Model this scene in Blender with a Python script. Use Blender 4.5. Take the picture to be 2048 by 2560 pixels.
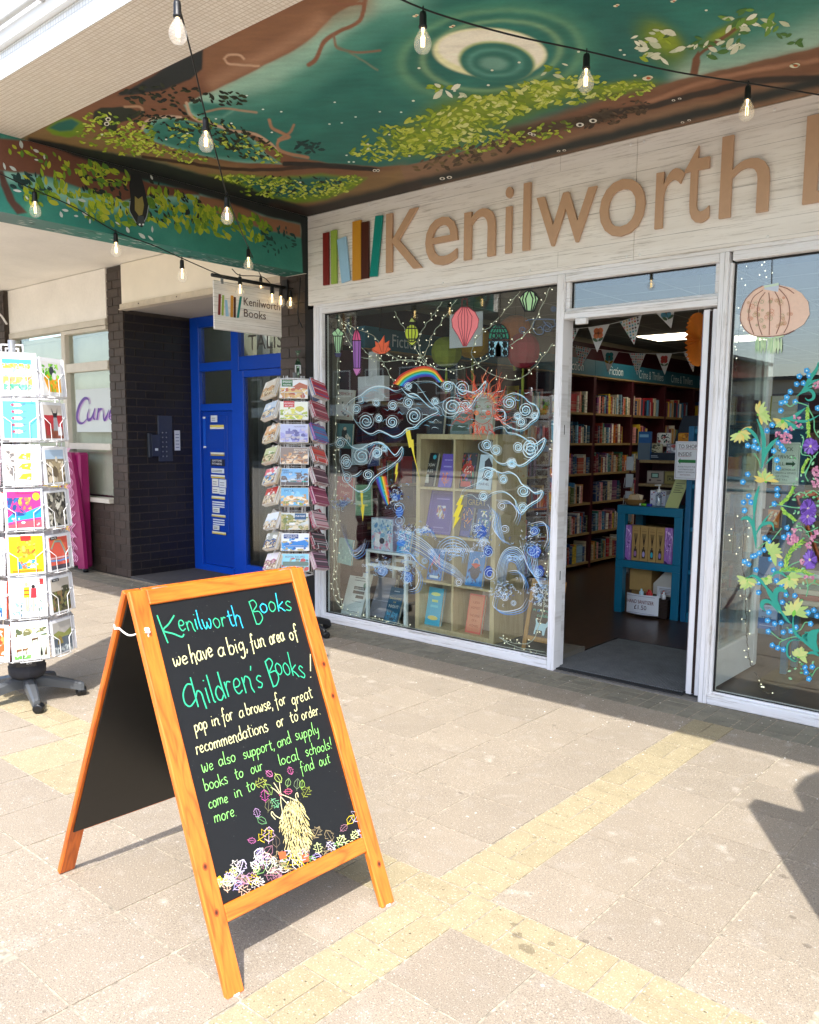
import bpy, bmesh, math, random
import numpy as np
from mathutils import Vector, Matrix
PI = math.pi
R = math.radians
rnd = random.Random(7)
scene = bpy.context.scene
for _o in list(bpy.data.objects):
    bpy.data.objects.remove(_o)
COL = scene.collection

# ---------------------------------------------------------------- camera
YAW, PITCH, ROLL, FPX, CYP = -0.71133, 0.11996, -0.007995, 2101.08, 1344.55
CAM = Vector((2.8016, -4.6261, 1.5))
_f = Vector((math.sin(YAW)*math.cos(PITCH), math.cos(YAW)*math.cos(PITCH), -math.sin(PITCH)))
_r0 = Vector((math.cos(YAW), -math.sin(YAW), 0)); _d0 = _f.cross(_r0)
_r = math.cos(ROLL)*_r0 + math.sin(ROLL)*_d0
_d = -math.sin(ROLL)*_r0 + math.cos(ROLL)*_d0
cam_data = bpy.data.cameras.new('camera')
cam = bpy.data.objects.new('camera', cam_data); COL.objects.link(cam)
_m = Matrix((_r, -_d, -_f)).transposed().to_4x4(); _m.translation = CAM
cam.matrix_world = _m
cam_data.sensor_fit = 'VERTICAL'; cam_data.sensor_height = 24
cam_data.lens = FPX/2560*24; cam_data.shift_y = (CYP-1280)/2560
cam_data.clip_start = 0.05; cam_data.clip_end = 400
scene.camera = cam

# ---------------------------------------------------------------- sky, sun, exposure
SUN = Vector((0.44, -0.66, 1.0)).normalized()      # towards the sun
world = bpy.data.worlds.new('World'); scene.world = world; world.use_nodes = True
_nt = world.node_tree; _bg = _nt.nodes['Background']
_sky = _nt.nodes.new('ShaderNodeTexSky'); _sky.sky_type = 'NISHITA'; _sky.sun_disc = False
_sky.sun_elevation = math.asin(SUN.z); _sky.sun_rotation = math.atan2(SUN.x, SUN.y)
_sky.air_density = 1.0; _sky.dust_density = 2.0; _sky.ozone_density = 1.0
_nt.links.new(_sky.outputs[0], _bg.inputs[0]); _bg.inputs[1].default_value = 0.15
_sl = bpy.data.lights.new('sun', 'SUN'); _sl.energy = 2.35; _sl.angle = R(0.5); _sl.color = (1.0, 0.965, 0.915)
sun = bpy.data.objects.new('sun', _sl); COL.objects.link(sun)
sun.rotation_euler = SUN.to_track_quat('Z', 'Y').to_euler(); sun.location = (6, -10, 14)
vs = scene.view_settings
vs.view_transform = 'Standard'; vs.look = 'None'; vs.gamma = 1; vs.use_curve_mapping = False
vs.exposure = 1.76
try:
    scene.cycles.use_denoising = True
    scene.cycles.max_bounces = 12; scene.cycles.diffuse_bounces = 5
    scene.cycles.transparent_max_bounces = 24; scene.cycles.glossy_bounces = 5
    scene.cycles.sample_clamp_indirect = 6
except Exception:
    pass

# ---------------------------------------------------------------- helpers
def hexc(h, k=1.0):
    if not isinstance(h, str): return tuple(h)
    h = h.lstrip('#'); o = []
    for i in (0, 2, 4):
        v = int(h[i:i+2], 16)/255
        v = v/12.92 if v <= .04045 else ((v+.055)/1.055)**2.4
        o.append(min(1, v*k))
    return tuple(o)

def ray(px, py):
    return (_r*((px-1024)/FPX) + _d*((py-CYP)/FPX) + _f)
def hit(px, py, ax, val):                      # the point of a real plane that a photo point shows
    v = ray(px, py); t = (val-CAM[ax])/v[ax]; return CAM + v*t
def G(px, py, z=0.0): return hit(px, py, 2, z)
def F(px, py, y=0.0): return hit(px, py, 1, y)
def S(px, py, x): return hit(px, py, 0, x)
def proj_np(P):                                # where world points show in the photo (to lay out painted artwork)
    V = P - np.array(CAM)
    x = V@np.array(_r); y = V@np.array(_d); z = np.maximum(V@np.array(_f), .05)
    return FPX*x/z+1024, FPX*y/z+CYP

_mats = {}
def mat(name, col=(.5, .5, .5), rough=.6, metal=0, noise=None, noise2=None, bump=None, var=0, stretch=(1, 1, 1),
        coord='pos', attr=False, spec=.5, emit=None, alpha=None, trans=0, tint2=None, flecks=()):
    """plain principled material: colour x noise x per-object variation; attr = colour comes from the mesh's own paint"""
    if name in _mats: return _mats[name]
    m = bpy.data.materials.new(name); m.use_nodes = True
    nt = m.node_tree; N = nt.nodes; L = nt.links; b = N['Principled BSDF']
    b.inputs['Roughness'].default_value = rough; b.inputs['Metallic'].default_value = metal
    b.inputs['Specular IOR Level'].default_value = spec
    c = hexc(col)
    if coord == 'pos': src = N.new('ShaderNodeNewGeometry').outputs['Position']
    else: src = N.new('ShaderNodeTexCoord').outputs['Object']
    mp = N.new('ShaderNodeMapping'); mp.inputs['Scale'].default_value = stretch; L.new(src, mp.inputs[0]); src = mp.outputs[0]
    if attr:
        a = N.new('ShaderNodeVertexColor'); a.layer_name = 'Col'; out = a.outputs[0]
    else:
        rgb = N.new('ShaderNodeRGB'); rgb.outputs[0].default_value = (*c, 1); out = rgb.outputs[0]
    if tint2 is not None:
        n = N.new('ShaderNodeTexNoise'); n.inputs['Scale'].default_value = tint2[1]; n.inputs['Detail'].default_value = 4; L.new(src, n.inputs['Vector'])
        cr = N.new('ShaderNodeMapRange'); cr.inputs[1].default_value = tint2[2]; cr.inputs[2].default_value = tint2[3]; L.new(n.outputs[0], cr.inputs[0])
        mx = N.new('ShaderNodeMix'); mx.data_type = 'RGBA'; L.new(cr.outputs[0], mx.inputs[0]); L.new(out, mx.inputs[6]); mx.inputs[7].default_value = (*hexc(tint2[0]), 1); out = mx.outputs[2]
    for fc, fs, lo, hi, am in flecks:
        n = N.new('ShaderNodeTexNoise'); n.inputs['Scale'].default_value = fs; n.inputs['Detail'].default_value = 2; L.new(src, n.inputs['Vector'])
        cr = N.new('ShaderNodeMapRange'); cr.inputs[1].default_value = lo; cr.inputs[2].default_value = hi; cr.inputs[4].default_value = am; L.new(n.outputs[0], cr.inputs[0])
        mx = N.new('ShaderNodeMix'); mx.data_type = 'RGBA'; L.new(cr.outputs[0], mx.inputs[0]); L.new(out, mx.inputs[6]); mx.inputs[7].default_value = (*hexc(fc), 1); out = mx.outputs[2]
    def scale(out, fac):
        s = N.new('ShaderNodeVectorMath'); s.operation = 'SCALE'; L.new(out, s.inputs[0]); L.new(fac, s.inputs['Scale']); return s.outputs[0]
    for nz in (noise, noise2):
        if nz:
            n = N.new('ShaderNodeTexNoise'); n.inputs['Scale'].default_value = nz[0]; n.inputs['Detail'].default_value = nz[2] if len(nz) > 2 else 4
            n.inputs['Roughness'].default_value = .6
            L.new(src, n.inputs['Vector'])
            cr = N.new('ShaderNodeMapRange'); cr.inputs[1].default_value = .28; cr.inputs[2].default_value = .72
            cr.inputs[3].default_value = 1-nz[1]; cr.inputs[4].default_value = 1+nz[1]*.6; L.new(n.outputs[0], cr.inputs[0]); out = scale(out, cr.outputs[0])
    if var:
        oi = N.new('ShaderNodeObjectInfo'); cr = N.new('ShaderNodeMapRange'); cr.inputs[3].default_value = 1-var; cr.inputs[4].default_value = 1+var
        L.new(oi.outputs['Random'], cr.inputs[0]); out = scale(out, cr.outputs[0])
    L.new(out, b.inputs['Base Color'])
    if bump:
        n = N.new('ShaderNodeTexNoise'); n.inputs['Scale'].default_value = bump[0]; n.inputs['Detail'].default_value = 5; L.new(src, n.inputs['Vector'])
        bp = N.new('ShaderNodeBump'); bp.inputs['Strength'].default_value = bump[1]; bp.inputs['Distance'].default_value = bump[2] if len(bump) > 2 else .002
        L.new(n.outputs[0], bp.inputs['Height']); L.new(bp.outputs[0], b.inputs['Normal'])
    if emit:
        L.new(out, b.inputs['Emission Color']); b.inputs['Emission Strength'].default_value = emit
    if alpha is not None: b.inputs['Alpha'].default_value = alpha
    if trans: b.inputs['Transmission Weight'].default_value = trans
    _mats[name] = m
    m['_nodes'] = 1
    return m

def glass(name, refl=.05, tint=(.93, .97, .95), rough=0.0):
    """thin clear pane: lets light through, mirrors by angle"""
    if name in _mats: return _mats[name]
    m = bpy.data.materials.new(name); m.use_nodes = True; nt = m.node_tree; N = nt.nodes; L = nt.links
    N.remove(N['Principled BSDF']); out = N['Material Output']
    g = N.new('ShaderNodeNewGeometry'); dt = N.new('ShaderNodeVectorMath'); dt.operation = 'DOT_PRODUCT'
    L.new(g.outputs['Normal'], dt.inputs[0]); L.new(g.outputs['Incoming'], dt.inputs[1])
    ab = N.new('ShaderNodeMath'); ab.operation = 'ABSOLUTE'; L.new(dt.outputs['Value'], ab.inputs[0])
    om = N.new('ShaderNodeMath'); om.operation = 'SUBTRACT'; om.inputs[0].default_value = 1; L.new(ab.outputs[0], om.inputs[1])
    pw = N.new('ShaderNodeMath'); pw.operation = 'POWER'; L.new(om.outputs[0], pw.inputs[0]); pw.inputs[1].default_value = 4.2
    ma = N.new('ShaderNodeMath'); ma.operation = 'MULTIPLY_ADD'; L.new(pw.outputs[0], ma.inputs[0]); ma.inputs[1].default_value = 1-refl; ma.inputs[2].default_value = refl
    tr = N.new('ShaderNodeBsdfTransparent'); tr.inputs[0].default_value = (*tint, 1)
    gl = N.new('ShaderNodeBsdfGlossy'); gl.inputs['Roughness'].default_value = rough; gl.inputs[0].default_value = (1, 1, 1, 1)
    mx = N.new('ShaderNodeMixShader'); L.new(ma.outputs[0], mx.inputs[0]); L.new(tr.outputs[0], mx.inputs[1]); L.new(gl.outputs[0], mx.inputs[2])
    L.new(mx.outputs[0], out.inputs[0]); _mats[name] = m; return m

def tag(o, label=None, cat=None, group=None, kind=None):
    if label: o['label'] = label
    if cat: o['category'] = cat
    if group: o['group'] = group
    if kind: o['kind'] = kind
    return o
def thing(name, label, cat, loc=(0, 0, 0), group=None, rz=0):
    o = bpy.data.objects.new(name, None); COL.objects.link(o); o.empty_display_size = .1
    o.location = loc; o.rotation_euler = (0, 0, rz); return tag(o, label, cat, group)
def wloc(p):
    v = Vector((0, 0, 0))
    while p is not None:
        v += p.location; p = p.parent
    return v
def copy_tree(o, parent=None, **kw):
    c = o.copy(); COL.objects.link(c); c.parent = parent
    for ch in list(o.children): copy_tree(ch, c)
    for k, v in kw.items():
        if k in ('label', 'group'): c[k] = v
    return c
def inst(src, name, parent, loc, scale=(1, 1, 1), rot=(0, 0, 0), m=None):
    """one more piece that shares src's mesh"""
    o = bpy.data.objects.new(name, src.data if hasattr(src, 'data') else src); COL.objects.link(o)
    o.parent = parent; o.location = Vector(loc)-(wloc(parent) if parent else Vector()); o.scale = scale; o.rotation_euler = rot
    return o

class MB:
    def __init__(s): s.v = []; s.f = []; s.c = []; s.mi = []; s.sm = []
    def add(s, vs_, fs_, col=None, mi=0, smooth=False):
        n = len(s.v); s.v += [tuple(p) for p in vs_]
        for f in fs_: s.f.append(tuple(n+i for i in f)); s.c.append(col); s.mi.append(mi); s.sm.append(smooth)
    def poly(s, pts, col=None, mi=0): s.add(pts, [range(len(pts))], col, mi)
    def box(s, a, b, col=None, mi=0, M=None):
        x0, y0, z0 = a; x1, y1, z1 = b
        P = [(x0, y0, z0), (x1, y0, z0), (x1, y1, z0), (x0, y1, z0), (x0, y0, z1), (x1, y0, z1), (x1, y1, z1), (x0, y1, z1)]
        if M is not None: P = [M@Vector(p) for p in P]
        s.add(P, [(0, 3, 2, 1), (4, 5, 6, 7), (0, 1, 5, 4), (1, 2, 6, 5), (2, 3, 7, 6), (3, 0, 4, 7)], col, mi); return s
    def bbox(s, a, b, bev=.004, col=None, mi=0, M=None):
        bm = bmesh.new(); bmesh.ops.create_cube(bm, size=1)
        c = [(a[i]+b[i])/2 for i in range(3)]; d = [abs(b[i]-a[i]) for i in range(3)]
        for v in bm.verts: v.co = Vector([c[i]+v.co[i]*d[i] for i in range(3)])
        bmesh.ops.bevel(bm, geom=bm.edges[:], offset=min(bev, min(d)*.4), segments=1, affect='EDGES')
        P = [v.co.copy() for v in bm.verts]
        if M is not None: P = [M@p for p in P]
        s.add(P, [[v.index for v in f.verts] for f in bm.faces], col, mi); bm.free(); return s
    def tube(s, pts, r=.01, n=8, col=None, mi=0, closed=False, cap=True):
        pts = [Vector(p) for p in pts]; m = len(pts); rs = r if isinstance(r, (list, tuple)) else [r]*m
        base = len(s.v); prev = None
        for i, p in enumerate(pts):
            if closed: t = pts[(i+1) % m]-pts[i-1]
            else: t = pts[min(i+1, m-1)]-pts[max(i-1, 0)]
            if t.length < 1e-9: t = Vector((0, 0, 1))
            t.normalize()
            if prev is None:
                u = t.cross(Vector((0, 0, 1)))
                if u.length < .1: u = t.cross(Vector((1, 0, 0)))
            else: u = prev-t*prev.dot(t)
            if u.length < 1e-6: u = t.orthogonal()
            u.normalize(); w = t.cross(u); prev = u
            for k in range(n):
                a = 2*PI*k/n; s.v.append(tuple(p+(u*math.cos(a)+w*math.sin(a))*rs[i]))
        for i in range(m if closed else m-1):
            j = (i+1) % m
            for k in range(n):
                k2 = (k+1) % n
                s.f.append((base+i*n+k, base+i*n+k2, base+j*n+k2, base+j*n+k)); s.c.append(col); s.mi.append(mi); s.sm.append(True)
        if cap and not closed:
            s.f.append(tuple(base+k for k in range(n))[::-1]); s.c.append(col); s.mi.append(mi); s.sm.append(False)
            s.f.append(tuple(base+(m-1)*n+k for k in range(n))); s.c.append(col); s.mi.append(mi); s.sm.append(False)
        return s
    def lathe(s, prof, c=(0, 0, 0), n=16, col=None, mi=0, axis='z', M=None, sx=1, sy=1):
        base = len(s.v)
        for (r, z) in prof:
            for k in range(n):
                a = 2*PI*k/n; p = Vector((r*math.cos(a)*sx, r*math.sin(a)*sy, z))
                if axis == 'x': p = Vector((p.z, p.x, p.y))
                if axis == 'y': p = Vector((p.x, p.z, p.y))
                p = p+Vector(c)
                if M is not None: p = M@p
                s.v.append(tuple(p))
        for i in range(len(prof)-1):
            for k in range(n):
                k2 = (k+1) % n
                s.f.append((base+i*n+k, base+i*n+k2, base+(i+1)*n+k2, base+(i+1)*n+k)); s.c.append(col); s.mi.append(mi); s.sm.append(True)
        return s
    def prism(s, poly, z0, z1, M=None, col=None, mi=0):
        n = len(poly); P = [Vector((p[0], p[1], z0)) for p in poly]+[Vector((p[0], p[1], z1)) for p in poly]
        if M is not None: P = [M@p for p in P]
        s.add(P, [tuple(range(n))[::-1], tuple(range(n, 2*n))]+[(i, (i+1) % n, n+(i+1) % n, n+i) for i in range(n)], col, mi); return s
    def build(s, name, m, parent=None, local=False, M=None, recalc=False):
        me = bpy.data.meshes.new(name)
        V = s.v
        if parent is not None and not local and M is None:
            w = wloc(parent); V = [(a-w.x, b-w.y, c-w.z) for a, b, c in V]
        me.from_pydata(V, [], s.f)
        if any(c is not None for c in s.c):
            at = me.color_attributes.new('Col', 'FLOAT_COLOR', 'CORNER'); buf = []
            for f, c in zip(s.f, s.c):
                c = hexc(c) if c is not None else (.8, .8, .8); buf += list((*c[:3], 1))*len(f)
            at.data.foreach_set('color', buf)
        ms = m if isinstance(m, (list, tuple)) else [m]
        for x in ms: me.materials.append(x)
        me.polygons.foreach_set('material_index', s.mi); me.polygons.foreach_set('use_smooth', s.sm)
        if recalc:
            bm = bmesh.new(); bm.from_mesh(me); bmesh.ops.recalc_face_normals(bm, faces=bm.faces); bm.to_mesh(me); bm.free()
        me.update()
        o = bpy.data.objects.new(name, me); COL.objects.link(o); o.parent = parent
        if M is not None:
            M2 = Matrix(M)
            if parent is not None and not local: M2.translation = M2.translation-wloc(parent)
            o.matrix_local = M2
        return o

def struct(mb, name, m): return tag(mb.build(name, m), kind='structure')
def smooth(pts, n=6, closed=False):
    """Catmull-Rom through the points"""
    P = [Vector(p) for p in pts]; m = len(P); out = []
    if m < 3: return P
    for i in range(m if closed else m-1):
        a = P[i-1] if (closed or i > 0) else P[0]*2-P[1]
        b = P[i]; c = P[(i+1) % m]; d = P[(i+2) % m] if (closed or i+2 < m) else P[-1]*2-P[-2]
        for k in range(n):
            t = k/n; out.append(.5*((2*b)+(c-a)*t+(2*a-5*b+4*c-d)*t*t+(3*b-a-3*c+d)*t**3))
    if not closed: out.append(P[-1])
    return out
_rj = random.Random(99)
def ribbon(mb, pts, w, nrm, col=None, taper=False, off=.0012):
    """flat brush stroke lying on a surface with normal nrm"""
    P = [Vector(p) for p in pts]; n = len(P); nrm = Vector(nrm).normalized(); L = []; Rr = []
    if n < 2: return
    if off > 0: off += .0009*_rj.random()
    for i, p in enumerate(P):
        t = P[min(i+1, n-1)]-P[max(i-1, 0)]
        if t.length < 1e-9: t = Vector((1, 0, 0))
        sd = nrm.cross(t.normalized()); ww = w*.5
        if taper: ww *= max(.25, math.sin(PI*min(max((i+.5)/n, .06), .94)))
        L.append(p+sd*ww+nrm*off); Rr.append(p-sd*ww+nrm*off)
    V = []
    for a, b in zip(L, Rr): V += [a, b]
    mb.add(V, [(2*i, 2*i+1, 2*i+3, 2*i+2) for i in range(n-1)], col)

_tc = {}
def text_raw(s, spacing=1.0, bold=0.0, res=3):
    k = (s, spacing, bold)
    if k in _tc: return _tc[k]
    c = bpy.data.curves.new('t', 'FONT'); c.body = s; c.size = 1; c.resolution_u = res; c.space_character = spacing; c.offset = bold
    o = bpy.data.objects.new('t', c); me = o.to_mesh()
    V = [tuple(v.co[:2]) for v in me.vertices]; Fc = [tuple(p.vertices) for p in me.polygons]
    o.to_mesh_clear(); bpy.data.objects.remove(o); bpy.data.curves.remove(c)
    xs = [v[0] for v in V]; ys = [v[1] for v in V]
    _tc[k] = (V, Fc, min(xs), max(xs), min(ys), max(ys)); return _tc[k]
def put_text(mb, s, org, right, up, h=None, w=None, col=None, off=.001, align='l', bold=0.0, capfit=False):
    """printed words on a surface: org = left end of the baseline"""
    V, Fc, x0, x1, y0, y1 = text_raw(s, 1.0, bold)
    right = Vector(right).normalized(); up = Vector(up).normalized(); nr = right.cross(up)
    sy = (h/.729) if h else None
    sx = (w/(x1-x0)) if w else sy
    if sy is None: sy = sx
    ox = 0 if align == 'l' else (-(x1-x0)*sx/2 if align == 'c' else -(x1-x0)*sx)
    o = Vector(org)
    mb.add([o+right*((x-x0)*sx+ox)+up*(y*sy)+nr*off for x, y in V], Fc, col)
def letter_prism(s, x0, x1, z0, z1, y, d, bold=0.0, flipfit=None):
    """one cut-out letter standing proud of a board that faces -y"""
    V, Fc, a, b, c, e = text_raw(s, 1.0, bold, 4)
    bm = bmesh.new()
    vs_ = [bm.verts.new((x0+(x-a)/(b-a)*(x1-x0), y, z0+(yy-c)/(e-c)*(z1-z0))) for x, yy in V]
    for f in Fc:
        try: bm.faces.new([vs_[i] for i in f])
        except Exception: pass
    bmesh.ops.remove_doubles(bm, verts=bm.verts, dist=1e-5)
    r = bmesh.ops.extrude_face_region(bm, geom=bm.faces[:])
    for v in [g for g in r['geom'] if isinstance(g, bmesh.types.BMVert)]: v.co.y += d
    bmesh.ops.recalc_face_normals(bm, faces=bm.faces)
    mb = MB(); bm.verts.index_update(); mb.add([v.co.copy() for v in bm.verts], [[v.index for v in f.verts] for f in bm.faces]); bm.free()
    return mb
# ================================================================ materials
M_slab = mat('slab_concrete', '#948877', .9, noise=(5, .07), noise2=(260, .40, 3), bump=(400, .5, .002), var=.06, tint2=('#9f9588', 11, .55, .85), flecks=(('#d9d2c6', 140, .63, .68, .5), ('#4f463e', 170, .64, .69, .6), ('#e2dcd2', 26, .71, .76, .5), ('#d8cfc2', 7, .66, .80, .45)))
M_yel = mat('yellow_block', '#9b8e70', .9, noise=(14, .12), noise2=(230, .28, 3), bump=(400, .4, .0015), var=.06, flecks=(('#e0d8c0', 130, .63, .67, .6), ('#4a4030', 75, .69, .71, .8)))
M_edge = mat('edging_block', '#7f7a6b', .9, noise=(10, .2), noise2=(230, .3, 3), bump=(400, .4, .0015), var=.1)
M_sand = mat('joint_sand', '#a09684', .95, noise=(40, .6), bump=(200, .4))
M_white = mat('white_frame', '#e8e7e6', .38, noise=(60, .10), stretch=(1, 1, 1), bump=(40, .05))
M_whited = mat('white_door_leaf', '#ebebee', .35, noise=(7, .06))
M_greyal = mat('grey_channel', '#8d8a92', .35, noise=(12, .08))
M_brown = mat('brush_seal', '#2a1a16', .9, noise=(80, .5))
M_cream = mat('cream_render', '#f4f0e8', .8, noise=(2.2, .07), noise2=(30, .04), bump=(60, .1))
M_cream2 = mat('cream_panel', '#f2ebda', .6, noise=(3, .06))
M_brick = mat('dark_brick', '#42362f', .55, noise=(30, .25), noise2=(160, .18), bump=(120, .35), var=.22)
M_brickb = mat('black_painted_brick', '#242021', .42, noise=(30, .25), bump=(120, .35), var=.2)
M_mort = mat('dark_mortar', '#4a423b', .9, noise=(60, .2))
M_mortb = mat('black_mortar', '#191717', .8, noise=(60, .2))
M_black = mat('black_rubber', '#101010', .6)
M_paint = mat('painted_colours', attr=True, rough=.55, noise=(45, .09))
M_print = mat('printed_paper', attr=True, rough=.32, noise=(90, .03))
M_wire = mat('white_wire', '#dcdcdc', .3, noise=(30, .05))
M_greyst = mat('grey_steel', '#9fa3a8', .3, metal=.6, noise=(30, .08))

def brick_tex(name, c1, c2, cm, w, h, mort, axis, rough=.4, bumpd=.001, offset=.0, jit=0):
    m = bpy.data.materials.new(name); m.use_nodes = True; nt = m.node_tree; N = nt.nodes; L = nt.links; b = N['Principled BSDF']
    g = N.new('ShaderNodeNewGeometry'); sp = N.new('ShaderNodeSeparateXYZ'); L.new(g.outputs['Position'], sp.inputs[0])
    cb = N.new('ShaderNodeCombineXYZ'); L.new(sp.outputs[axis[0]], cb.inputs[0]); L.new(sp.outputs[axis[1]], cb.inputs[1])
    t = N.new('ShaderNodeTexBrick'); L.new(cb.outputs[0], t.inputs['Vector']); t.offset = offset; t.squash = 1
    t.inputs['Scale'].default_value = 1; t.inputs['Brick Width'].default_value = w; t.inputs['Row Height'].default_value = h
    t.inputs['Mortar Size'].default_value = mort; t.inputs['Mortar Smooth'].default_value = .15; t.inputs['Bias'].default_value = 0
    t.inputs['Color1'].default_value = (*hexc(c1), 1); t.inputs['Color2'].default_value = (*hexc(c2), 1); t.inputs['Mortar'].default_value = (*hexc(cm), 1)
    n = N.new('ShaderNodeTexNoise'); n.inputs['Scale'].default_value = 3; L.new(g.outputs['Position'], n.inputs['Vector'])
    r = N.new('ShaderNodeMapRange'); r.inputs[3].default_value = .9; r.inputs[4].default_value = 1.08; L.new(n.outputs[0], r.inputs[0])
    s = N.new('ShaderNodeVectorMath'); s.operation = 'SCALE'; L.new(t.outputs[0], s.inputs[0]); L.new(r.outputs[0], s.inputs['Scale'])
    L.new(s.outputs[0], b.inputs['Base Color']); b.inputs['Roughness'].default_value = rough
    iv = N.new('ShaderNodeMath'); iv.operation = 'SUBTRACT'; iv.inputs[0].default_value = 1; L.new(t.outputs['Fac'], iv.inputs[1])
    bp = N.new('ShaderNodeBump'); bp.inputs['Distance'].default_value = bumpd; bp.inputs['Strength'].default_value = .6; L.new(iv.outputs[0], bp.inputs['Height']); L.new(bp.outputs[0], b.inputs['Normal'])
    return m
M_mosU = brick_tex('mosaic_soffit', '#ebe3d9', '#e2d8cc', '#c9bcab', .0235, .0235, .0022, ('X', 'Y'))
M_mosF = brick_tex('mosaic_face', '#dfe0e0', '#d3d7d8', '#b9bbbb', .0235, .0235, .0022, ('X', 'Z'))

def plank_mat(name, base='#efebe6', dark='#6d645b', horiz=('X', 'Z'), k=1.0):
    """whitewashed boards printed on a vinyl panel"""
    m = bpy.data.materials.new(name); m.use_nodes = True; nt = m.node_tree; N = nt.nodes; L = nt.links; b = N['Principled BSDF']
    g = N.new('ShaderNodeNewGeometry'); sp = N.new('ShaderNodeSeparateXYZ'); L.new(g.outputs['Position'], sp.inputs[0])
    def vec(sx, sz, ofs=0):
        a = N.new('ShaderNodeMath'); a.operation = 'MULTIPLY'; a.inputs[1].default_value = sx; L.new(sp.outputs[horiz[0]], a.inputs[0])
        c = N.new('ShaderNodeMath'); c.operation = 'MULTIPLY'; c.inputs[1].default_value = sz; L.new(sp.outputs[horiz[1]], c.inputs[0])
        v = N.new('ShaderNodeCombineXYZ'); L.new(a.outputs[0], v.inputs[0]); L.new(c.outputs[0], v.inputs[1]); v.inputs[2].default_value = ofs; return v.outputs[0]
    def noise(v, sc, det=5, ro=.6):
        n = N.new('ShaderNodeTexNoise'); n.inputs['Scale'].default_value = sc; n.inputs['Detail'].default_value = det; n.inputs['Roughness'].default_value = ro; L.new(v, n.inputs['Vector']); return n.outputs[0]
    def rng(o, a, b_, c, d):
        r = N.new('ShaderNodeMapRange'); r.inputs[1].default_value = a; r.inputs[2].default_value = b_; r.inputs[3].default_value = c; r.inputs[4].default_value = d; L.new(o, r.inputs[0]); return r.outputs[0]
    def mixc(fac, a, bcol):
        x = N.new('ShaderNodeMix'); x.data_type = 'RGBA'; L.new(fac, x.inputs[0])
        if isinstance(a, tuple): x.inputs[6].default_value = (*a, 1)
        else: L.new(a, x.inputs[6])
        x.inputs[7].default_value = (*bcol, 1); return x.outputs[2]
    col = mixc(rng(noise(vec(1.1, 13*k), 1.0, 4), .42, .72, 0, .55), hexc(base), hexc('#d6cec4'))
    col = mixc(rng(noise(vec(3.2, 55*k, 3), 1.0, 6, .75), .53, .72, 0, .75), col, hexc('#8f8578'))
    col = mixc(rng(noise(vec(1.6, 95*k, 7), 1.0, 7, .8), .60, .70, 0, .85), col, hexc(dark))
    t = N.new('ShaderNodeTexBrick'); L.new(vec(1, 1), t.inputs['Vector']); t.offset = .5
    t.inputs['Scale'].default_value = 1; t.inputs['Brick Width'].default_value = 6; t.inputs['Row Height'].default_value = .094/k; t.inputs['Mortar Size'].default_value = .0016; t.inputs['Mortar Smooth'].default_value = .6
    f = N.new('ShaderNodeMath'); f.operation = 'MULTIPLY'; L.new(t.outputs['Fac'], f.inputs[0]); L.new(rng(noise(vec(2, 9, 5), 1), .35, .6, 0, .8), f.inputs[1])
    col = mixc(f.outputs[0], col, hexc('#4d443c'))
    L.new(col, b.inputs['Base Color']); b.inputs['Roughness'].default_value = .5
    return m
M_plank = plank_mat('whitewashed_board_print')
M_framew = plank_mat('pale_wood_grain_vinyl', '#ebebee', '#b7b2ae', k=1.0)
M_postw = plank_mat('pale_wood_grain_upright', '#ebebee', '#b7b2ae', horiz=('Z', 'X'), k=1.0)

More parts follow.
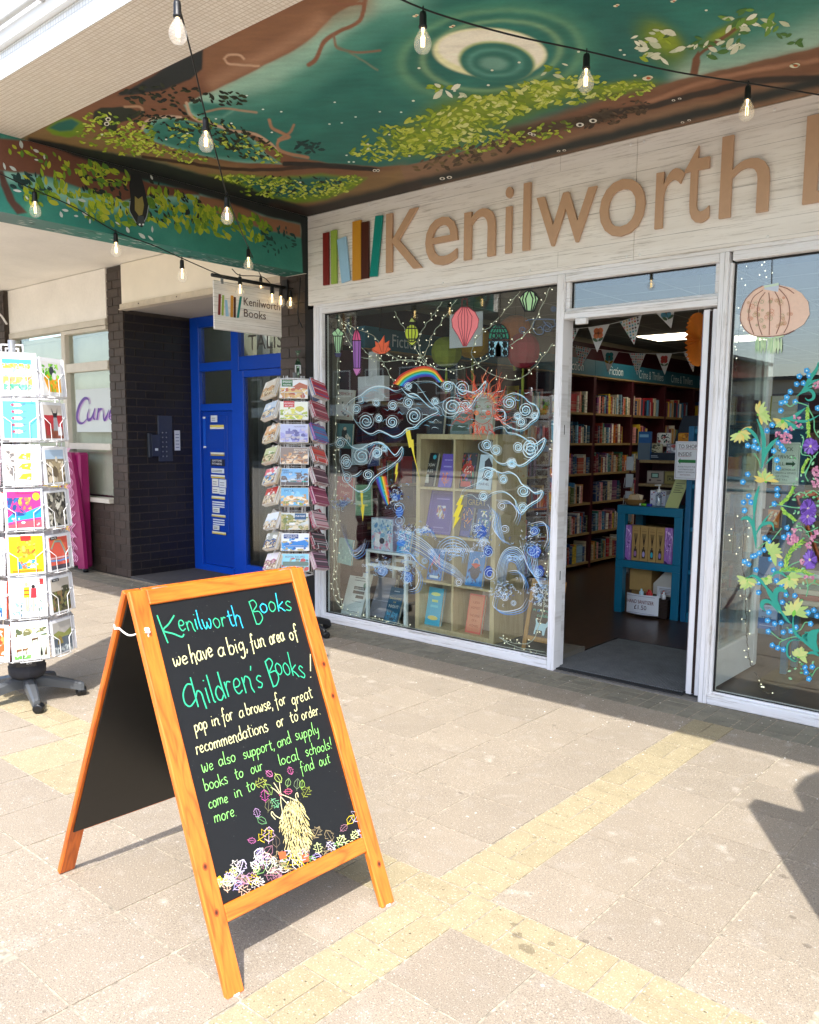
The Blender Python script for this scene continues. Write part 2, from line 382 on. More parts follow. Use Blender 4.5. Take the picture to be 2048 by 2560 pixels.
def wood(name, col, col2, ax='x', scale=1.0, rough=.4, coord='Object', knots=True):
    """varnished wood with grain along the given local axis"""
    if name in _mats: return _mats[name]
    m = bpy.data.materials.new(name); m.use_nodes = True; nt = m.node_tree; N = nt.nodes; L = nt.links; b = N['Principled BSDF']
    st = {'x': (1, 9, 9), 'y': (9, 1, 9), 'z': (9, 9, 1)}[ax]
    if coord == 'Object':
        src = N.new('ShaderNodeTexCoord').outputs['Object']
        oi = N.new('ShaderNodeObjectInfo'); sc = N.new('ShaderNodeVectorMath'); sc.operation = 'SCALE'; sc.inputs[0].default_value = (7, 3, 5); L.new(oi.outputs['Random'], sc.inputs['Scale'])
        ad = N.new('ShaderNodeVectorMath'); L.new(src, ad.inputs[0]); L.new(sc.outputs[0], ad.inputs[1]); src = ad.outputs[0]
    else: src = N.new('ShaderNodeNewGeometry').outputs['Position']
    mp = N.new('ShaderNodeMapping'); mp.inputs['Scale'].default_value = [v*scale for v in st]; L.new(src, mp.inputs[0])
    n1 = N.new('ShaderNodeTexNoise'); n1.inputs['Scale'].default_value = 1.1; n1.inputs['Detail'].default_value = 2; n1.inputs['Distortion'].default_value = .6; L.new(mp.outputs[0], n1.inputs['Vector'])
    w = N.new('ShaderNodeMath'); w.operation = 'MULTIPLY'; w.inputs[1].default_value = 16; L.new(n1.outputs[0], w.inputs[0])
    fr = N.new('ShaderNodeMath'); fr.operation = 'PINGPONG'; fr.inputs[1].default_value = 1; L.new(w.outputs[0], fr.inputs[0])
    pw = N.new('ShaderNodeMath'); pw.operation = 'POWER'; pw.inputs[1].default_value = 3; L.new(fr.outputs[0], pw.inputs[0])
    n2 = N.new('ShaderNodeTexNoise'); n2.inputs['Scale'].default_value = 12; n2.inputs['Detail'].default_value = 4; L.new(mp.outputs[0], n2.inputs['Vector'])
    ad2 = N.new('ShaderNodeMath'); ad2.operation = 'MULTIPLY_ADD'; L.new(pw.outputs[0], ad2.inputs[0]); ad2.inputs[1].default_value = .55
    m3 = N.new('ShaderNodeMapRange'); m3.inputs[1].default_value = .35; m3.inputs[2].default_value = .75; m3.inputs[4].default_value = .5; L.new(n2.outputs[0], m3.inputs[0]); L.new(m3.outputs[0], ad2.inputs[2])
    mx = N.new('ShaderNodeMix'); mx.data_type = 'RGBA'; mx.clamp_factor = True; L.new(ad2.outputs[0], mx.inputs[0]); mx.inputs[6].default_value = (*hexc(col), 1); mx.inputs[7].default_value = (*hexc(col2), 1)
    L.new(mx.outputs[2], b.inputs['Base Color']); b.inputs['Roughness'].default_value = rough
    _mats[name] = m; return m

# ================================================================ the pavement
gb = MB(); gb.poly([(-60, -80, -.02), (60, -80, -.02), (60, 40, -.02), (-60, 40, -.02)]); struct(gb, 'ground', mat('street_paving', '#9a9184', .95, noise=(3, .1), noise2=(90, .3)))
sb = MB(); sb.box((-10, -9, -.019), (7, .06, -.0028)); pav = struct(sb, 'pavement', M_sand)
xs_r = [1.324, 1.636, 1.958, 2.28, 2.60, 2.92, 3.24, 3.56]
xs_l = [1.1085-.3165*k for k in range(1, 36)]
colsX = [(xs_r[i], xs_r[i+1]) for i in range(7)]+[(xs_l[0], 1.1085)]+[(xs_l[i+1], xs_l[i]) for i in range(29)]
rowsY = [(-2.495+.3136*k, -2.495+.3136*(k+1)) for k in range(7)]+[(-2.70-.3165*(k+1), -2.70-.3165*k) for k in range(9)]
YELX = [(1.1085, 1.324)]
def seen(x, y):
    v = Vector((x, y, 0))-CAM; z = v.dot(_f)
    if z < .3: return False
    px = FPX*v.dot(_r)/z+1024; py = FPX*v.dot(_d)/z+CYP
    return -120 < px < 2170 and 900 < py < 2700
slab_src = MB().bbox((-.5, -.5, -1), (.5, .5, 0), .012).build('_slab', M_slab); slab_mesh = slab_src.data
bpy.data.objects.remove(slab_src)
yel_mesh = slab_mesh.copy(); yel_mesh.materials.clear(); yel_mesh.materials.append(M_yel)
edge_mesh = slab_mesh.copy(); edge_mesh.materials.clear(); edge_mesh.materials.append(M_edge)
def lay(x0, x1, y0, y1, me, name, g=.008):
    o = bpy.data.objects.new(name, me); COL.objects.link(o); o.parent = pav
    o.location = ((x0+x1)/2, (y0+y1)/2, rnd.uniform(-.0015, .0012)); o.scale = (x1-x0-g, y1-y0-g, .015)
    o.rotation_euler = (R(rnd.uniform(-.22, .22)), R(rnd.uniform(-.22, .22)), R(rnd.uniform(-.2, .2)))
    return o
# yellow areas seen at the left: tiles of the X band and a patch of its own
def is_yellow(cx, cy):
    return False
cand = []
for (x0, x1) in colsX:
    for (y0, y1) in rowsY:
        cx, cy = (x0+x1)/2, (y0+y1)/2
        if seen(cx, cy): cand.append(((Vector((cx, cy, 0))-CAM).length, x0, x1, y0, y1))
cand.sort()
rest = MB()
for i, (d, x0, x1, y0, y1) in enumerate(cand):
    yl = -1.14 < (x0+x1)/2 < -.40 and -3.10 < (y0+y1)/2 < -2.7
    if i < 292: lay(x0, x1, y0, y1, yel_mesh if yl else slab_mesh, 'paving_slab')
    else: rest.box((x0+.003, y0+.003, -.015), (x1-.003, y1-.003, 0))
if rest.f: tag(rest.build('far_slabs', M_slab, pav), kind='stuff')
blk = []
def stripe_x(y0, y1, xa, xb, unit=.215):
    x = xb; k = 0; h = (y1-y0)
    while x > xa:
        if k % 2 == 0: blk.extend([(x-unit, x, y0, y0+h/2), (x-unit, x, y0+h/2, y1)])
        else: blk.extend([(x-unit/2, x, y0, y1), (x-unit, x-unit/2, y0, y1)])
        x -= unit; k += 1
def stripe_y(x0, x1, ya, yb, unit=.2136):
    y = yb; k = 0; w = x1-x0
    while y > ya+.02:
        u = min(unit, y-ya)
        if k % 2 == 0: blk.extend([(x0, x0+w/2, y-u, y), (x0+w/2, x1, y-u, y)])
        else: blk.extend([(x0, x1, y-u/2, y), (x0, x1, y-u, y-u/2)])
        y -= u; k += 1
stripe_x(-2.70, -2.495, -6.0, 3.4)
stripe_y(1.1085, 1.324, -2.495, -.30)
stripe_y(1.1085, 1.324, -5.0, -2.70)
stripe_x(-.30, -.155, -8, 3.4, .15); stripe_x(-.155, -.008, -8, 3.4, .15)
blk = [b for b in blk if seen((b[0]+b[1])/2, (b[2]+b[3])/2)]
blk.sort(key=lambda b: (Vector(((b[0]+b[1])/2, (b[2]+b[3])/2, 0))-CAM).length)
rest = MB()
for i, b in enumerate(blk):
    if i < 296: lay(*b, edge_mesh if b[2] > -.32 else yel_mesh, 'paving_block', .007)
    else: rest.box((b[0]+.003, b[2]+.003, -.015), (b[1]-.003, b[3]-.003, 0))
if rest.f: tag(rest.build('far_blocks', M_yel, pav), kind='stuff')
# worn stains and crumbs
cr = MB()
for k in range(420):
    x = rnd.uniform(-5, 2.6); y = -abs(rnd.gauss(0, .5)) if k % 3 else rnd.uniform(-3.8, 0)
    s = rnd.uniform(.002, .0055); a = rnd.uniform(0, 3)
    c, sn = math.cos(a)*s, math.sin(a)*s
    cr.add([(x+c, y+sn, .0015), (x-sn, y+c, .0015), (x-c*.8, y-sn*.8, .0015), (x+sn, y-c, .0015), (x, y, .0015+s*.6)], [(0, 1, 4), (1, 2, 4), (2, 3, 4), (3, 0, 4)], rnd.choice(['#e9e4da', '#d8d0c4', '#cfc7bb', '#4a4036']))
tag(cr.build('grit', M_paint), 'pale grit and crumbs scattered on the paving by the shopfront', 'grit', kind='stuff')

b = MB(); r_ = random.Random(12)
for x, y, s_ in [(1.50, -2.60, .02), (1.56, -2.64, .028), (1.60, -2.57, .016), (1.67, -2.49, .013), (1.46, -2.56, .014), (1.72, -2.43, .010), (.75, -1.9, .014), (1.2, -2.03, .012), (.2, -1.4, .012), (-.6, -1.7, .014), (2.0, -1.7, .018), (.6, -.9, .013)]+[(r_.uniform(-3, 2.4), r_.uniform(-3.9, -.1), r_.uniform(.006, .015)) for _ in range(40)]:
    b.poly([(x+math.cos(a*PI/5)*s_*r_.uniform(.6, 1.2), y+math.sin(a*PI/5)*s_*r_.uniform(.5, .9), .0032) for a in range(10)])
tag(b.build('pavement_stains', mat('brown_stain', '#4d4236', .9, alpha=.24)), 'small brown stains and gum spots scattered over the paving', 'stains', kind='stuff')
# ================================================================ canopy with its painted ceiling
ZC = 3.199; XB = -2.264; ZB = 2.764; YI = -2.235; YO = -2.665
def sdpoly(px, py, poly):
    P = np.array(poly, float); n = len(P); d = np.full(px.shape, 1e9); ins = np.zeros(px.shape, bool)
    for i in range(n):
        a = P[i]; b = P[(i+1) % n]; e = b-a; wx = px-a[0]; wy = py-a[1]
        t = np.clip((wx*e[0]+wy*e[1])/(e@e+1e-9), 0, 1); d = np.minimum(d, (wx-e[0]*t)**2+(wy-e[1]*t)**2)
        c = ((a[1] > py) != (b[1] > py)); xx = a[0]+(py-a[1])/(b[1]-a[1]+1e-12)*(b[0]-a[0]); ins ^= c & (px < xx)
    d = np.sqrt(d); return np.where(ins, -d, d)
def sdline(px, py, pts):
    d = np.full(px.shape, 1e9)
    for a, b in zip(pts[:-1], pts[1:]):
        a = np.array(a, float); e = np.array(b, float)-a; wx = px-a[0]; wy = py-a[1]
        t = np.clip((wx*e[0]+wy*e[1])/(e@e+1e-9), 0, 1); d = np.minimum(d, np.hypot(wx-e[0]*t, wy-e[1]*t))
    return d
def sm(x, a, b):
    t = np.clip((x-a)/(b-a), 0, 1); return t*t*(3-2*t)
_rs = np.random.RandomState(5)
def fbm(x, y, f, seed=0, oct=4):
    r = np.random.RandomState(seed); o = 0; am = 1; tot = 0
    for k in range(oct):
        for j in range(3):
            th = r.uniform(0, 2*PI); o = o+am*np.sin((x*math.cos(th)+y*math.sin(th))*f*(2**k)+r.uniform(0, 6)+1.3*np.sin((x*math.sin(th)-y*math.cos(th))*f*(2**k)*.7+r.uniform(0, 6)))
            tot += am
        am *= .55
    return o/tot
class Canvas:
    def __init__(s, px, py, base):
        s.x, s.y = px, py; s.c = np.tile(np.array(hexc(base)), (px.size, 1))
        s.wx = px+fbm(px, py, .02, 1)*7; s.wy = py+fbm(px, py, .02, 2)*7
    def mix(s, m, col): s.c = s.c*(1-m[:, None])+np.array(hexc(col))*m[:, None]
    def poly(s, pts, col, soft=3, op=1.0, warp=True):
        x, y = (s.wx, s.wy) if warp else (s.x, s.y); d = sdpoly(x, y, pts); s.mix((1-sm(d, -soft, soft))*op, col)
    def line(s, pts, w, col, soft=3, op=1.0):
        if len(pts) > 2: pts = [tuple(p[:2]) for p in smooth([Vector((*p, 0)) for p in pts], 4)]
        d = sdline(s.wx, s.wy, pts); s.mix((1-sm(d, w/2-soft*.5, w/2+soft))*op, col)
    def ell(s, cx, cy, rx, ry, col, rot=0, soft=.1, op=1.0, warp=False):
        x, y = (s.wx, s.wy) if warp else (s.x, s.y); c, n = math.cos(R(rot)), math.sin(R(rot)); dx = x-cx; dy = y-cy
        d = np.hypot((dx*c+dy*n)/rx, (-dx*n+dy*c)/ry); s.mix((1-sm(d, 1-soft, 1+soft))*op, col)
    def ring(s, cx, cy, rx, ry, w, col, rot=0, op=1.0):
        c, n = math.cos(R(rot)), math.sin(R(rot)); dx = s.wx-cx; dy = s.wy-cy
        d = np.hypot((dx*c+dy*n)/rx, (-dx*n+dy*c)/ry); s.mix(np.exp(-((d-1)/w)**2)*op, col)
def painted_grid(name, o, u, v, nu, nv, fn, m, parent):
    """a flat painted surface: o corner, u and v edge vectors"""
    a, b = np.meshgrid(np.linspace(0, 1, nu), np.linspace(0, 1, nv)); a = a.ravel(); b = b.ravel()
    P = np.array(o)+a[:, None]*np.array(u)+b[:, None]*np.array(v)
    px, py = proj_np(P); col = fn(px, py)
    me = bpy.data.meshes.new(name); w = wloc(parent); Q = P-np.array(w)
    me.vertices.add(len(Q)); me.vertices.foreach_set('co', Q.ravel())
    i = np.arange((nu-1)*(nv-1)); r = i//(nu-1); c = i % (nu-1); k = r*nu+c
    q = np.stack([k, k+1, k+1+nu, k+nu], 1).ravel(); me.loops.add(len(q)); me.loops.foreach_set('vertex_index', q)
    me.polygons.add(len(i)); me.polygons.foreach_set('loop_start', np.arange(len(i))*4); me.polygons.foreach_set('loop_total', np.full(len(i), 4))
    at = me.color_attributes.new('Col', 'FLOAT_COLOR', 'POINT'); at.data.foreach_set('color', np.hstack([np.clip(col, 0, 1), np.ones((len(col), 1))]).ravel())
    me.materials.append(m); me.update(); me.validate()
    ob = bpy.data.objects.new(name, me); COL.objects.link(ob); ob.parent = parent; return ob
K1 = 1/1.6846
def a1(pts): return [(x*K1, y*K1) for x, y in pts]
def a2(pts): return [(1024+x*K1, y*K1) for x, y in pts]
BR = '#7a4f36'; BR2 = '#94694a'; BR3 = '#5b3826'; TE = '#236e64'; DK = '#15201f'; LIME = '#8fa51f'; PALE = '#9cc4b2'
def mural(px, py):
    c = Canvas(px, py, TE)
    n = fbm(px, py*2.2, .012, 3); c.mix(sm(n, -.1, .6)*.5, '#338878'); c.mix(sm(-n, .1, .7)*.5, '#185650')
    # pale glow under the top left ridge
    glow = a1([(820, 430), (930, 360), (1060, 330), (1180, 280), (1300, 200), (1400, 110), (1500, 40), (1580, 0), (1700, -20)])
    c.line(glow, 120, '#5fa08e', 60, .75); c.line(glow, 55, PALE, 30, .85)
    c.line(a1([(1250, 330), (1450, 250), (1600, 120), (1725, 30)]), 30, '#4d9585', 40, .45)
    # rings round the moon
    for rx, w, col, op in ((255, .10, '#3f8873', .7), (225, .07, '#6ea57f', .65), (195, .06, '#2f7765', .8), (172, .06, '#8fb98a', .6)):
        c.ring(1024+345*K1, 235*K1, rx, rx*.50, w, col, -6, op)
    c.ell(1024+338*K1, 222*K1, 142, 62, '#f0efbe', 3, .05); c.ell(1024+345*K1, 215*K1, 134, 53, '#fbf6e4', 4, .06)
    c.ell(1024+368*K1, 258*K1, 97, 50, '#b8c88c', 6, .06); c.ell(1024+368*K1, 264*K1, 92, 49, '#2c7468', 6, .06)
    c.ring(1024+365*K1, 262*K1, 66, 33, .14, '#5a9a8c', 4, .8); c.ell(1024+355*K1, 268*K1, 34, 16, '#7fb2a2', 4, .4, .8)
    # light sky toward the right, under the tree
    c.line(a2([(1180, 330), (1300, 290), (1500, 240), (1725, 150), (1950, 60)]), 60, '#bcd6c2', 50, .85)
    c.line(a2([(1300, 200), (1500, 130), (1725, 60)]), 90, '#4c9886', 60, .5)
    # branches and banks: left
    c.poly(a1([(860, 205), (1000, 120), (1250, -20), (1560, -20), (1490, 15), (1400, 70), (1330, 150), (1240, 215), (1100, 280), (1000, 335), (900, 380), (820, 415), (770, 440), (790, 480), (860, 510), (940, 545), (1060, 565), (1130, 590), (1180, 640), (1250, 668), (1380, 690), (1560, 702), (1760, 690), (1760, 800), (1500, 860), (1293, 900), (1000, 800), (900, 745), (600, 655), (100, 590), (150, 520)]), BR, 3)
    c.line(a1([(880, 250), (1100, 150), (1350, 60), (1520, 5)]), 55, BR2, 40, .6); c.line(a1([(900, 350), (1050, 270), (1250, 170), (1350, 90)]), 22, '#b58a6c', 26, .6)
    c.line(a1([(120, 560), (300, 600), (600, 640), (900, 720), (1250, 800), (1500, 790), (1700, 740)]), 40, '#8a7148', 30, .75)
    c.poly(a1([(500, 400), (620, 330), (860, 205), (850, 290), (800, 335), (690, 378), (540, 398)]), '#1f2527', 3)
    c.poly(a1([(395, 505), (400, 470), (430, 452), (540, 450), (600, 478), (560, 505), (500, 520), (492, 550), (525, 585), (470, 560), (430, 535)]), '#20261c', 2)
    for p in ([(600, 545), (640, 505), (700, 490), (760, 495), (900, 535), (1020, 560), (1090, 600), (1125, 650), (1190, 690), (1000, 682), (820, 650), (720, 622), (640, 590)],
              [(790, 435), (830, 425), (900, 432), (1000, 460), (940, 500), (860, 495), (800, 470)]):
        c.poly(a1(p), '#6aa596', 3); c.poly([(x*.9+sum(q[0] for q in a1(p))/len(p)*.1, y*.9+sum(q[1] for q in a1(p))/len(p)*.1) for x, y in a1(p)], '#2a7468', 7)
    p = [(880, 735), (1000, 735), (1100, 742), (1350, 735), (1540, 752), (1480, 800), (1380, 838), (1250, 852), (1120, 832), (1000, 790)]
    c.poly(a1(p), '#6b8a1e', 6); c.poly(a1([(980, 745), (1100, 750), (1350, 745), (1500, 757), (1420, 795), (1340, 815), (1200, 830), (1080, 800)]), '#1c6157', 6)
    p = [(190, 540), (230, 510), (300, 495), (360, 520), (345, 565), (280, 578), (220, 565)]
    c.poly(a1(p), '#6b8a1e', 4); c.poly(a1([(205, 538), (240, 515), (300, 503), (335, 520), (300, 550), (250, 552)]), '#1c6157', 4)
    for p, w, col in (([(945, 245), (965, 228), (1010, 232), (1028, 246)], 5, '#c9a58a'), ([(950, 250), (975, 268), (1090, 275)], 5, '#c9a58a'),
                      ([(780, 430), (800, 480), (860, 515), (960, 548), (1080, 568), (1140, 605), (1175, 640)], 7, '#c7a287'),
                      ([(1135, 505), (1150, 540), (1190, 560), (1225, 580), (1180, 600), (1190, 640), (1300, 668)], 8, '#a97c5e'),
                      ([(1240, 525), (1225, 560), (1180, 590)], 6, '#a97c5e'), ([(870, 470), (940, 460), (1080, 475)], 5, '#a5896f'),
                      ([(600, 545), (620, 510), (680, 490), (760, 492)], 6, '#d3b8a2'), ([(530, 450), (590, 450), (600, 480)], 6, '#b08c6e'),
                      ([(600, 660), (800, 690), (1050, 712), (1330, 705), (1550, 715)], 9, '#3b2518'), ([(1200, 690), (1400, 700), (1580, 716)], 12, '#1b1512'),
                      ([(1540, -10), (1530, 50), (1500, 95), (1420, 135), (1365, 175), (1330, 245), (1300, 270)], 12, '#8a5b42'), ([(1405, 150), (1420, 200), (1500, 220), (1600, 215)], 6, '#8a6b54'),
                      ([(1420, 195), (1500, 240), (1590, 298)], 4, '#6f7a66'), ([(1380, -10), (1440, 20), (1530, 10)], 9, '#8a5b42')):
        c.line(a1(p), w*K1*1.3, col, 2.5)
    # green bushes and the long bank on the right
    for x, y, rx, ry, ro in ((330, 470, 210, 75, -12), (180, 520, 170, 95, -14), (560, 400, 170, 60, -14), (880, 380, 160, 38, -10), (1060, 180, 120, 75, 40), (1330, 140, 130, 30, -30), (20, 590, 110, 60, 0)):
        c.ell(1024+x*K1, y*K1, rx*K1, ry*K1, '#5f7f1f', ro, .55, .85, True); c.ell(1024+x*K1+10, y*K1-8, rx*K1*.6, ry*K1*.5, '#a3b423', ro, .8, .7, True)
    c.poly(a2([(-40, 700), (120, 660), (300, 620), (430, 560), (560, 520), (700, 470), (850, 420), (1000, 375), (1170, 325), (1350, 285), (1550, 240), (1725, 195), (2100, 80), (2100, 360), (1725, 420), (900, 640), (0, 830)]), '#8a6a50', 3)
    c.line(a2([(430, 590), (650, 520), (900, 450), (1150, 385), (1400, 330), (1725, 250), (2000, 180)]), 55, BR, 18, .85)
    c.line(a2([(700, 520), (850, 480), (1000, 450), (1200, 400), (1450, 345), (1725, 330)]), 15, '#2f241d', 5)
    c.line(a2([(440, 560), (560, 540), (700, 510), (850, 480)]), 22, '#3d3223', 12, .8); c.line(a2([(1000, 430), (1250, 340), (1500, 290), (1725, 250)]), 7, '#a9795c', 7)
    c.poly(a2([(1180, 315), (1190, 250), (1215, 215), (1225, 260), (1215, 310)]), BR, 2); c.line(a2([(1210, 240), (1290, 180), (1400, 100)]), 6, BR, 3)
    # dark edge along the shop sign and corner
    c.line(a2([(-500, 910), (0, 785), (300, 712), (900, 560), (1725, 345), (2200, 220)]), 20, DK, 14)
    c.poly(a1([(120, 575), (300, 610), (600, 668), (900, 745), (1290, 870), (1330, 1000), (800, 1000), (100, 760)]), '#1a2120', 5)
    c.line(a1([(1150, 870), (1290, 890), (1500, 860), (1760, 790)]), 24, '#2c2019', 10, .9)
    s = 1+.16*fbm(px*.6+py, py*3, .05, 9)[:, None]+.10*fbm(px*.5+py*.2, py*4, .12, 11, 3)[:, None]
    return c.c*s
def leaves(mb, P, lst, seed, nrm, off=.0015):
    r = random.Random(seed)
    for (cx, cy, rx, ry, n, size, cols, ang, rot) in lst:
        for _ in range(n):
            a = r.uniform(0, 2*PI); q = math.sqrt(r.random()); ca, sa = math.cos(R(rot)), math.sin(R(rot))
            u = math.cos(a)*q*rx; v = math.sin(a)*q*ry; x = cx+u*ca-v*sa; y = cy+u*sa+v*ca
            L = size*r.uniform(.65, 1.35); W = L*r.uniform(.28, .5); th = R(ang+r.uniform(-45, 45)); c, s = math.cos(th), math.sin(th)
            if not P(x, y): continue
            pts = []
            for (du, dv) in ((-1, 0), (-.55, -.75), (0, -1), (.55, -.75), (1, 0), (.55, .7), (0, 1), (-.55, .75)):
                X = du*L; Y = dv*W*(1+.2*du); pts.append(P(x+X*c-Y*s, y+X*s+Y*c, 1)+Vector(nrm)*off*r.uniform(.6, 1.4))
            mb.poly(pts, r.choice(cols))
def Pceil(x, y, f=0):
    p = G(x, y, ZC)
    if f: return p
    return XB+.02 < p.x < 3.4 and YI+.02 < p.y < -.03
def Pbeam(x, y, f=0):
    p = S(x, y, XB)
    if f: return p
    return ZB+.01 < p.z < ZC-.02 and -2.5 < p.y < -.06
M_mural = mat('mural_paint', attr=True, rough=.62, noise=(70, .07), bump=(90, .12))
can = thing('canopy', 'white mosaic edged concrete canopy over the shopfront, ceiling painted with teal night sky mural', 'canopy', (0, -1.3, ZC))
painted_grid('painted_ceiling', (XB, 0, ZC), (6.2, 0, 0), (0, YI, 0), 800, 290, mural, M_mural, can)
lv = MB()
GR = ['#9fb52a', '#86a01f', '#c3cf5a', '#6f8f1c', '#b9c43e']; DG = ['#1b2416', '#2a3317', '#171d18']; WH = ['#dfe2c8', '#c9d3b2', '#eef0dc']
def A1(x, y, rx, ry, n, s, c, ang=0, rot=0): return (x*K1, y*K1, rx*K1*1.05, ry*K1*1.05, int(n*1.3), s*K1*.78, c, ang, rot)
def A2(x, y, rx, ry, n, s, c, ang=0, rot=0): return (1024+x*K1, y*K1, rx*K1, ry*K1, int(n*1.1), s*K1*.84, c, ang, rot)
leaves(lv, Pceil, [
    A1(690, 400, 170, 45, 46, 17, DG, 15), A1(960, 415, 80, 28, 26, 15, DG, 20), A1(830, 520, 200, 50, 60, 14, DG, 15, 12), A1(1030, 610, 130, 50, 60, 14, DG, 15, 15), A1(1290, 620, 70, 25, 18, 18, ['#0f3a38', '#123b3a'], 5),
    A1(560, 560, 90, 60, 60, 15, GR, 10, 10), A1(480, 600, 160, 45, 70, 13, GR, 12, 12), A1(700, 640, 170, 26, 70, 12, GR, 8, 12), A1(870, 560, 190, 60, 60, 14, GR, 15, 12), A1(420, 520, 80, 50, 40, 14, GR, 10),
    A1(1080, 755, 170, 18, 90, 11, GR, 5, 3), A1(1240, 800, 220, 36, 150, 11, GR, 0, 0), A1(1430, 775, 90, 30, 60, 11, GR, 0, -15), A1(1100, 640, 90, 40, 40, 12, GR, 10, 15), A1(600, 500, 60, 40, 30, 11, DG, 10), A1(1200, 780, 250, 40, 50, 10, DG, 0),
    A1(800, 610, 200, 60, 30, 9, DG, 10, 10), A1(1640, 590, 120, 60, 60, 17, GR, 0), A1(1600, 640, 120, 40, 50, 15, GR, -10)], 11, (0, 0, -1))
leaves(lv, Pceil, [
    A2(90, 560, 130, 100, 90, 18, GR, -5), A2(280, 500, 200, 95, 170, 18, GR+['#d7dd8c'], -5, -12), A2(480, 410, 150, 65, 90, 20, GR+['#d7dd8c'], 0, -12), A2(680, 380, 150, 60, 70, 18, GR+['#d7dd8c'], 0, -10), A2(900, 380, 130, 35, 70, 13, GR, 0, -10),
    A2(120, 390, 120, 40, 12, 24, GR+WH, 5), A2(620, 300, 60, 40, 8, 24, WH+GR, 0), A2(1040, 190, 110, 70, 22, 28, WH+['#3f5f2a', '#9fb52a'], 0), A2(1290, 190, 110, 50, 22, 26, WH+['#4c7a35'], -20), A2(1450, 90, 140, 50, 26, 30, WH+['#4c7a35', '#6f9a3c'], -15), A2(1600, 170, 100, 30, 8, 22, ['#4c7a35'], 0),
    A2(250, 650, 250, 40, 75, 17, ['#5a4632', '#46351f', '#6d5a38'], -5, -14), A2(850, 480, 180, 40, 60, 15, ['#46351f', '#3a2a1c', '#5a4632'], -5, -14), A2(60, 620, 120, 30, 50, 14, GR, 0, -8), A2(560, 560, 130, 40, 50, 14, GR+['#5d6b25'], 0, -14),
    A2(300, 600, 180, 40, 70, 14, GR, 0, -14)], 12, (0, 0, -1))
dots = [(1040, 400), (1108, 458), (1185, 468), (1410, 428), (1600, 468), (1498, 490), (1388, 520), (1440, 515), (1145, 555), (910, 498), (975, 517), (1550, 605), (1640, 565), (1550, 625), (1470, 680), (1490, 680), (1265, 766), (1460, 652), (790, 560), (700, 585), (430, 565), (1690, 470), (1725, 655)]
def spot(mb, P, x, y, rx, ry, col, n=10, off=.003, nrm=(0, 0, -1)):
    mb.poly([P(x+rx*math.cos(2*PI*k/n), y+ry*math.sin(2*PI*k/n), 1)+Vector(nrm)*off for k in range(n)], col)
for x, y in dots: spot(lv, Pceil, x*K1, y*K1, 3.2, 1.8, '#dfe8df')
for x, y in [(85, 590), (348, 293), (332, 356), (190, 380), (712, 215), (888, 208), (905, 228), (16, 422), (60, 545), (462, 260), (40, 284), (950, 315), (1250, 40)]: spot(lv, Pceil, 1024+x*K1, y*K1, 4, 2.4, '#e8ecd8')
for x, y, s in [(1578, 716, 6), (1592, 716, 6), (456, 500, 9), (450, 519, 9)]:
    spot(lv, Pceil, x*K1, y*K1, s*K1*1.3, s*K1, '#e8e6dc'); spot(lv, Pceil, x*K1, y*K1, s*K1*.75, s*K1*.6, '#15110e', off=.004)
for x, y, s in [(508, 560, 8), (522, 566, 8), (718, 523, 13), (773, 506, 13), (628, 634, 6), (652, 631, 6), (1112, 420, 6), (1138, 413, 6), (1150, 513, 6), (1178, 504, 6), (138, 750, 9), (168, 745, 9)]:
    spot(lv, Pceil, 1024+x*K1, y*K1, s*K1*1.3, s*K1*.7, '#e8e6dc'); spot(lv, Pceil, 1024+x*K1, y*K1, s*K1*.6, s*K1*.4, '#15110e', off=.004)
for x, y, cc in [(868, 22, '#c43d2a'), (22, 65, '#c9682a'), (176, 110, '#a8362a'), (1108, 3, '#c43d2a'), (1000, 328, '#c4612a'), (1620, 275, '#c4612a')]:
    big = 2 if y > 250 else 1
    spot(lv, Pceil, 1024+x*K1, y*K1, 6*big, 2.6*big, '#e9e4c4'); spot(lv, Pceil, 1024+(x+9)*K1, (y-5)*K1, 5*big, 2.4*big, '#e9e4c4'); spot(lv, Pceil, 1024+(x+6)*K1, (y-2)*K1, 2.6*big, 1.6*big, cc, off=.004)
tag(lv.build('painted_leaves', M_mural, can), kind='stuff')
# cross beam
def beamface(px, py):
    c = Canvas(px, py, '#2a7a6c'); k = 1/3.45
    def b(pts): return [(x*k, 340+y*k) for x, y in pts]
    n = fbm(px, py, .018, 8); c.mix(sm(n, -.1, .7)*.6, '#1c5f58'); c.mix(sm(-n, 0, .7)*.35, '#4f9a8c')
    c.line(b([(0, 330), (250, 380), (500, 470), (760, 560), (1050, 590), (1350, 545), (1725, 530), (2600, 800)]), 26, '#8fc0b2', 18, .7)
    c.poly(b([(-100, 0), (600, 60), (900, 200), (1100, 330), (1330, 420), (1725, 470), (1725, 520), (1330, 520), (1050, 560), (850, 500), (700, 450), (480, 370), (200, 320), (-20, 300)]), '#683f2e', 4)
    c.poly(b([(-20, 300), (30, 300), (70, 420), (130, 560), (240, 670), (150, 680), (60, 560), (0, 430)]), '#4d3026', 3)
    c.poly(b([(1725, 520), (2000, 560), (2250, 690), (2600, 760), (2600, 880), (2250, 800), (1900, 690), (1700, 590)]), '#8a5f43', 4)
    c.poly(b([(280, 20), (600, 60), (900, 130), (1250, 240), (1725, 330), (2200, 470), (2700, 690), (2720, 780), (2300, 700), (1900, 560), (1500, 440), (1180, 370), (850, 250), (500, 120)]), '#1c201e', 5)
    c.poly([(752, 520), (800, 520), (800, 720), (758, 700)], DK, 2)
    s = 1+.1*fbm(px, py*2, .06, 10)[:, None]; return c.c*s
bf = painted_grid('painted_beam_face', (XB, -2.42, ZC-.001), (0, 2.42, 0), (0, 0, ZB-ZC+.001), 420, 80, beamface, M_mural, can)
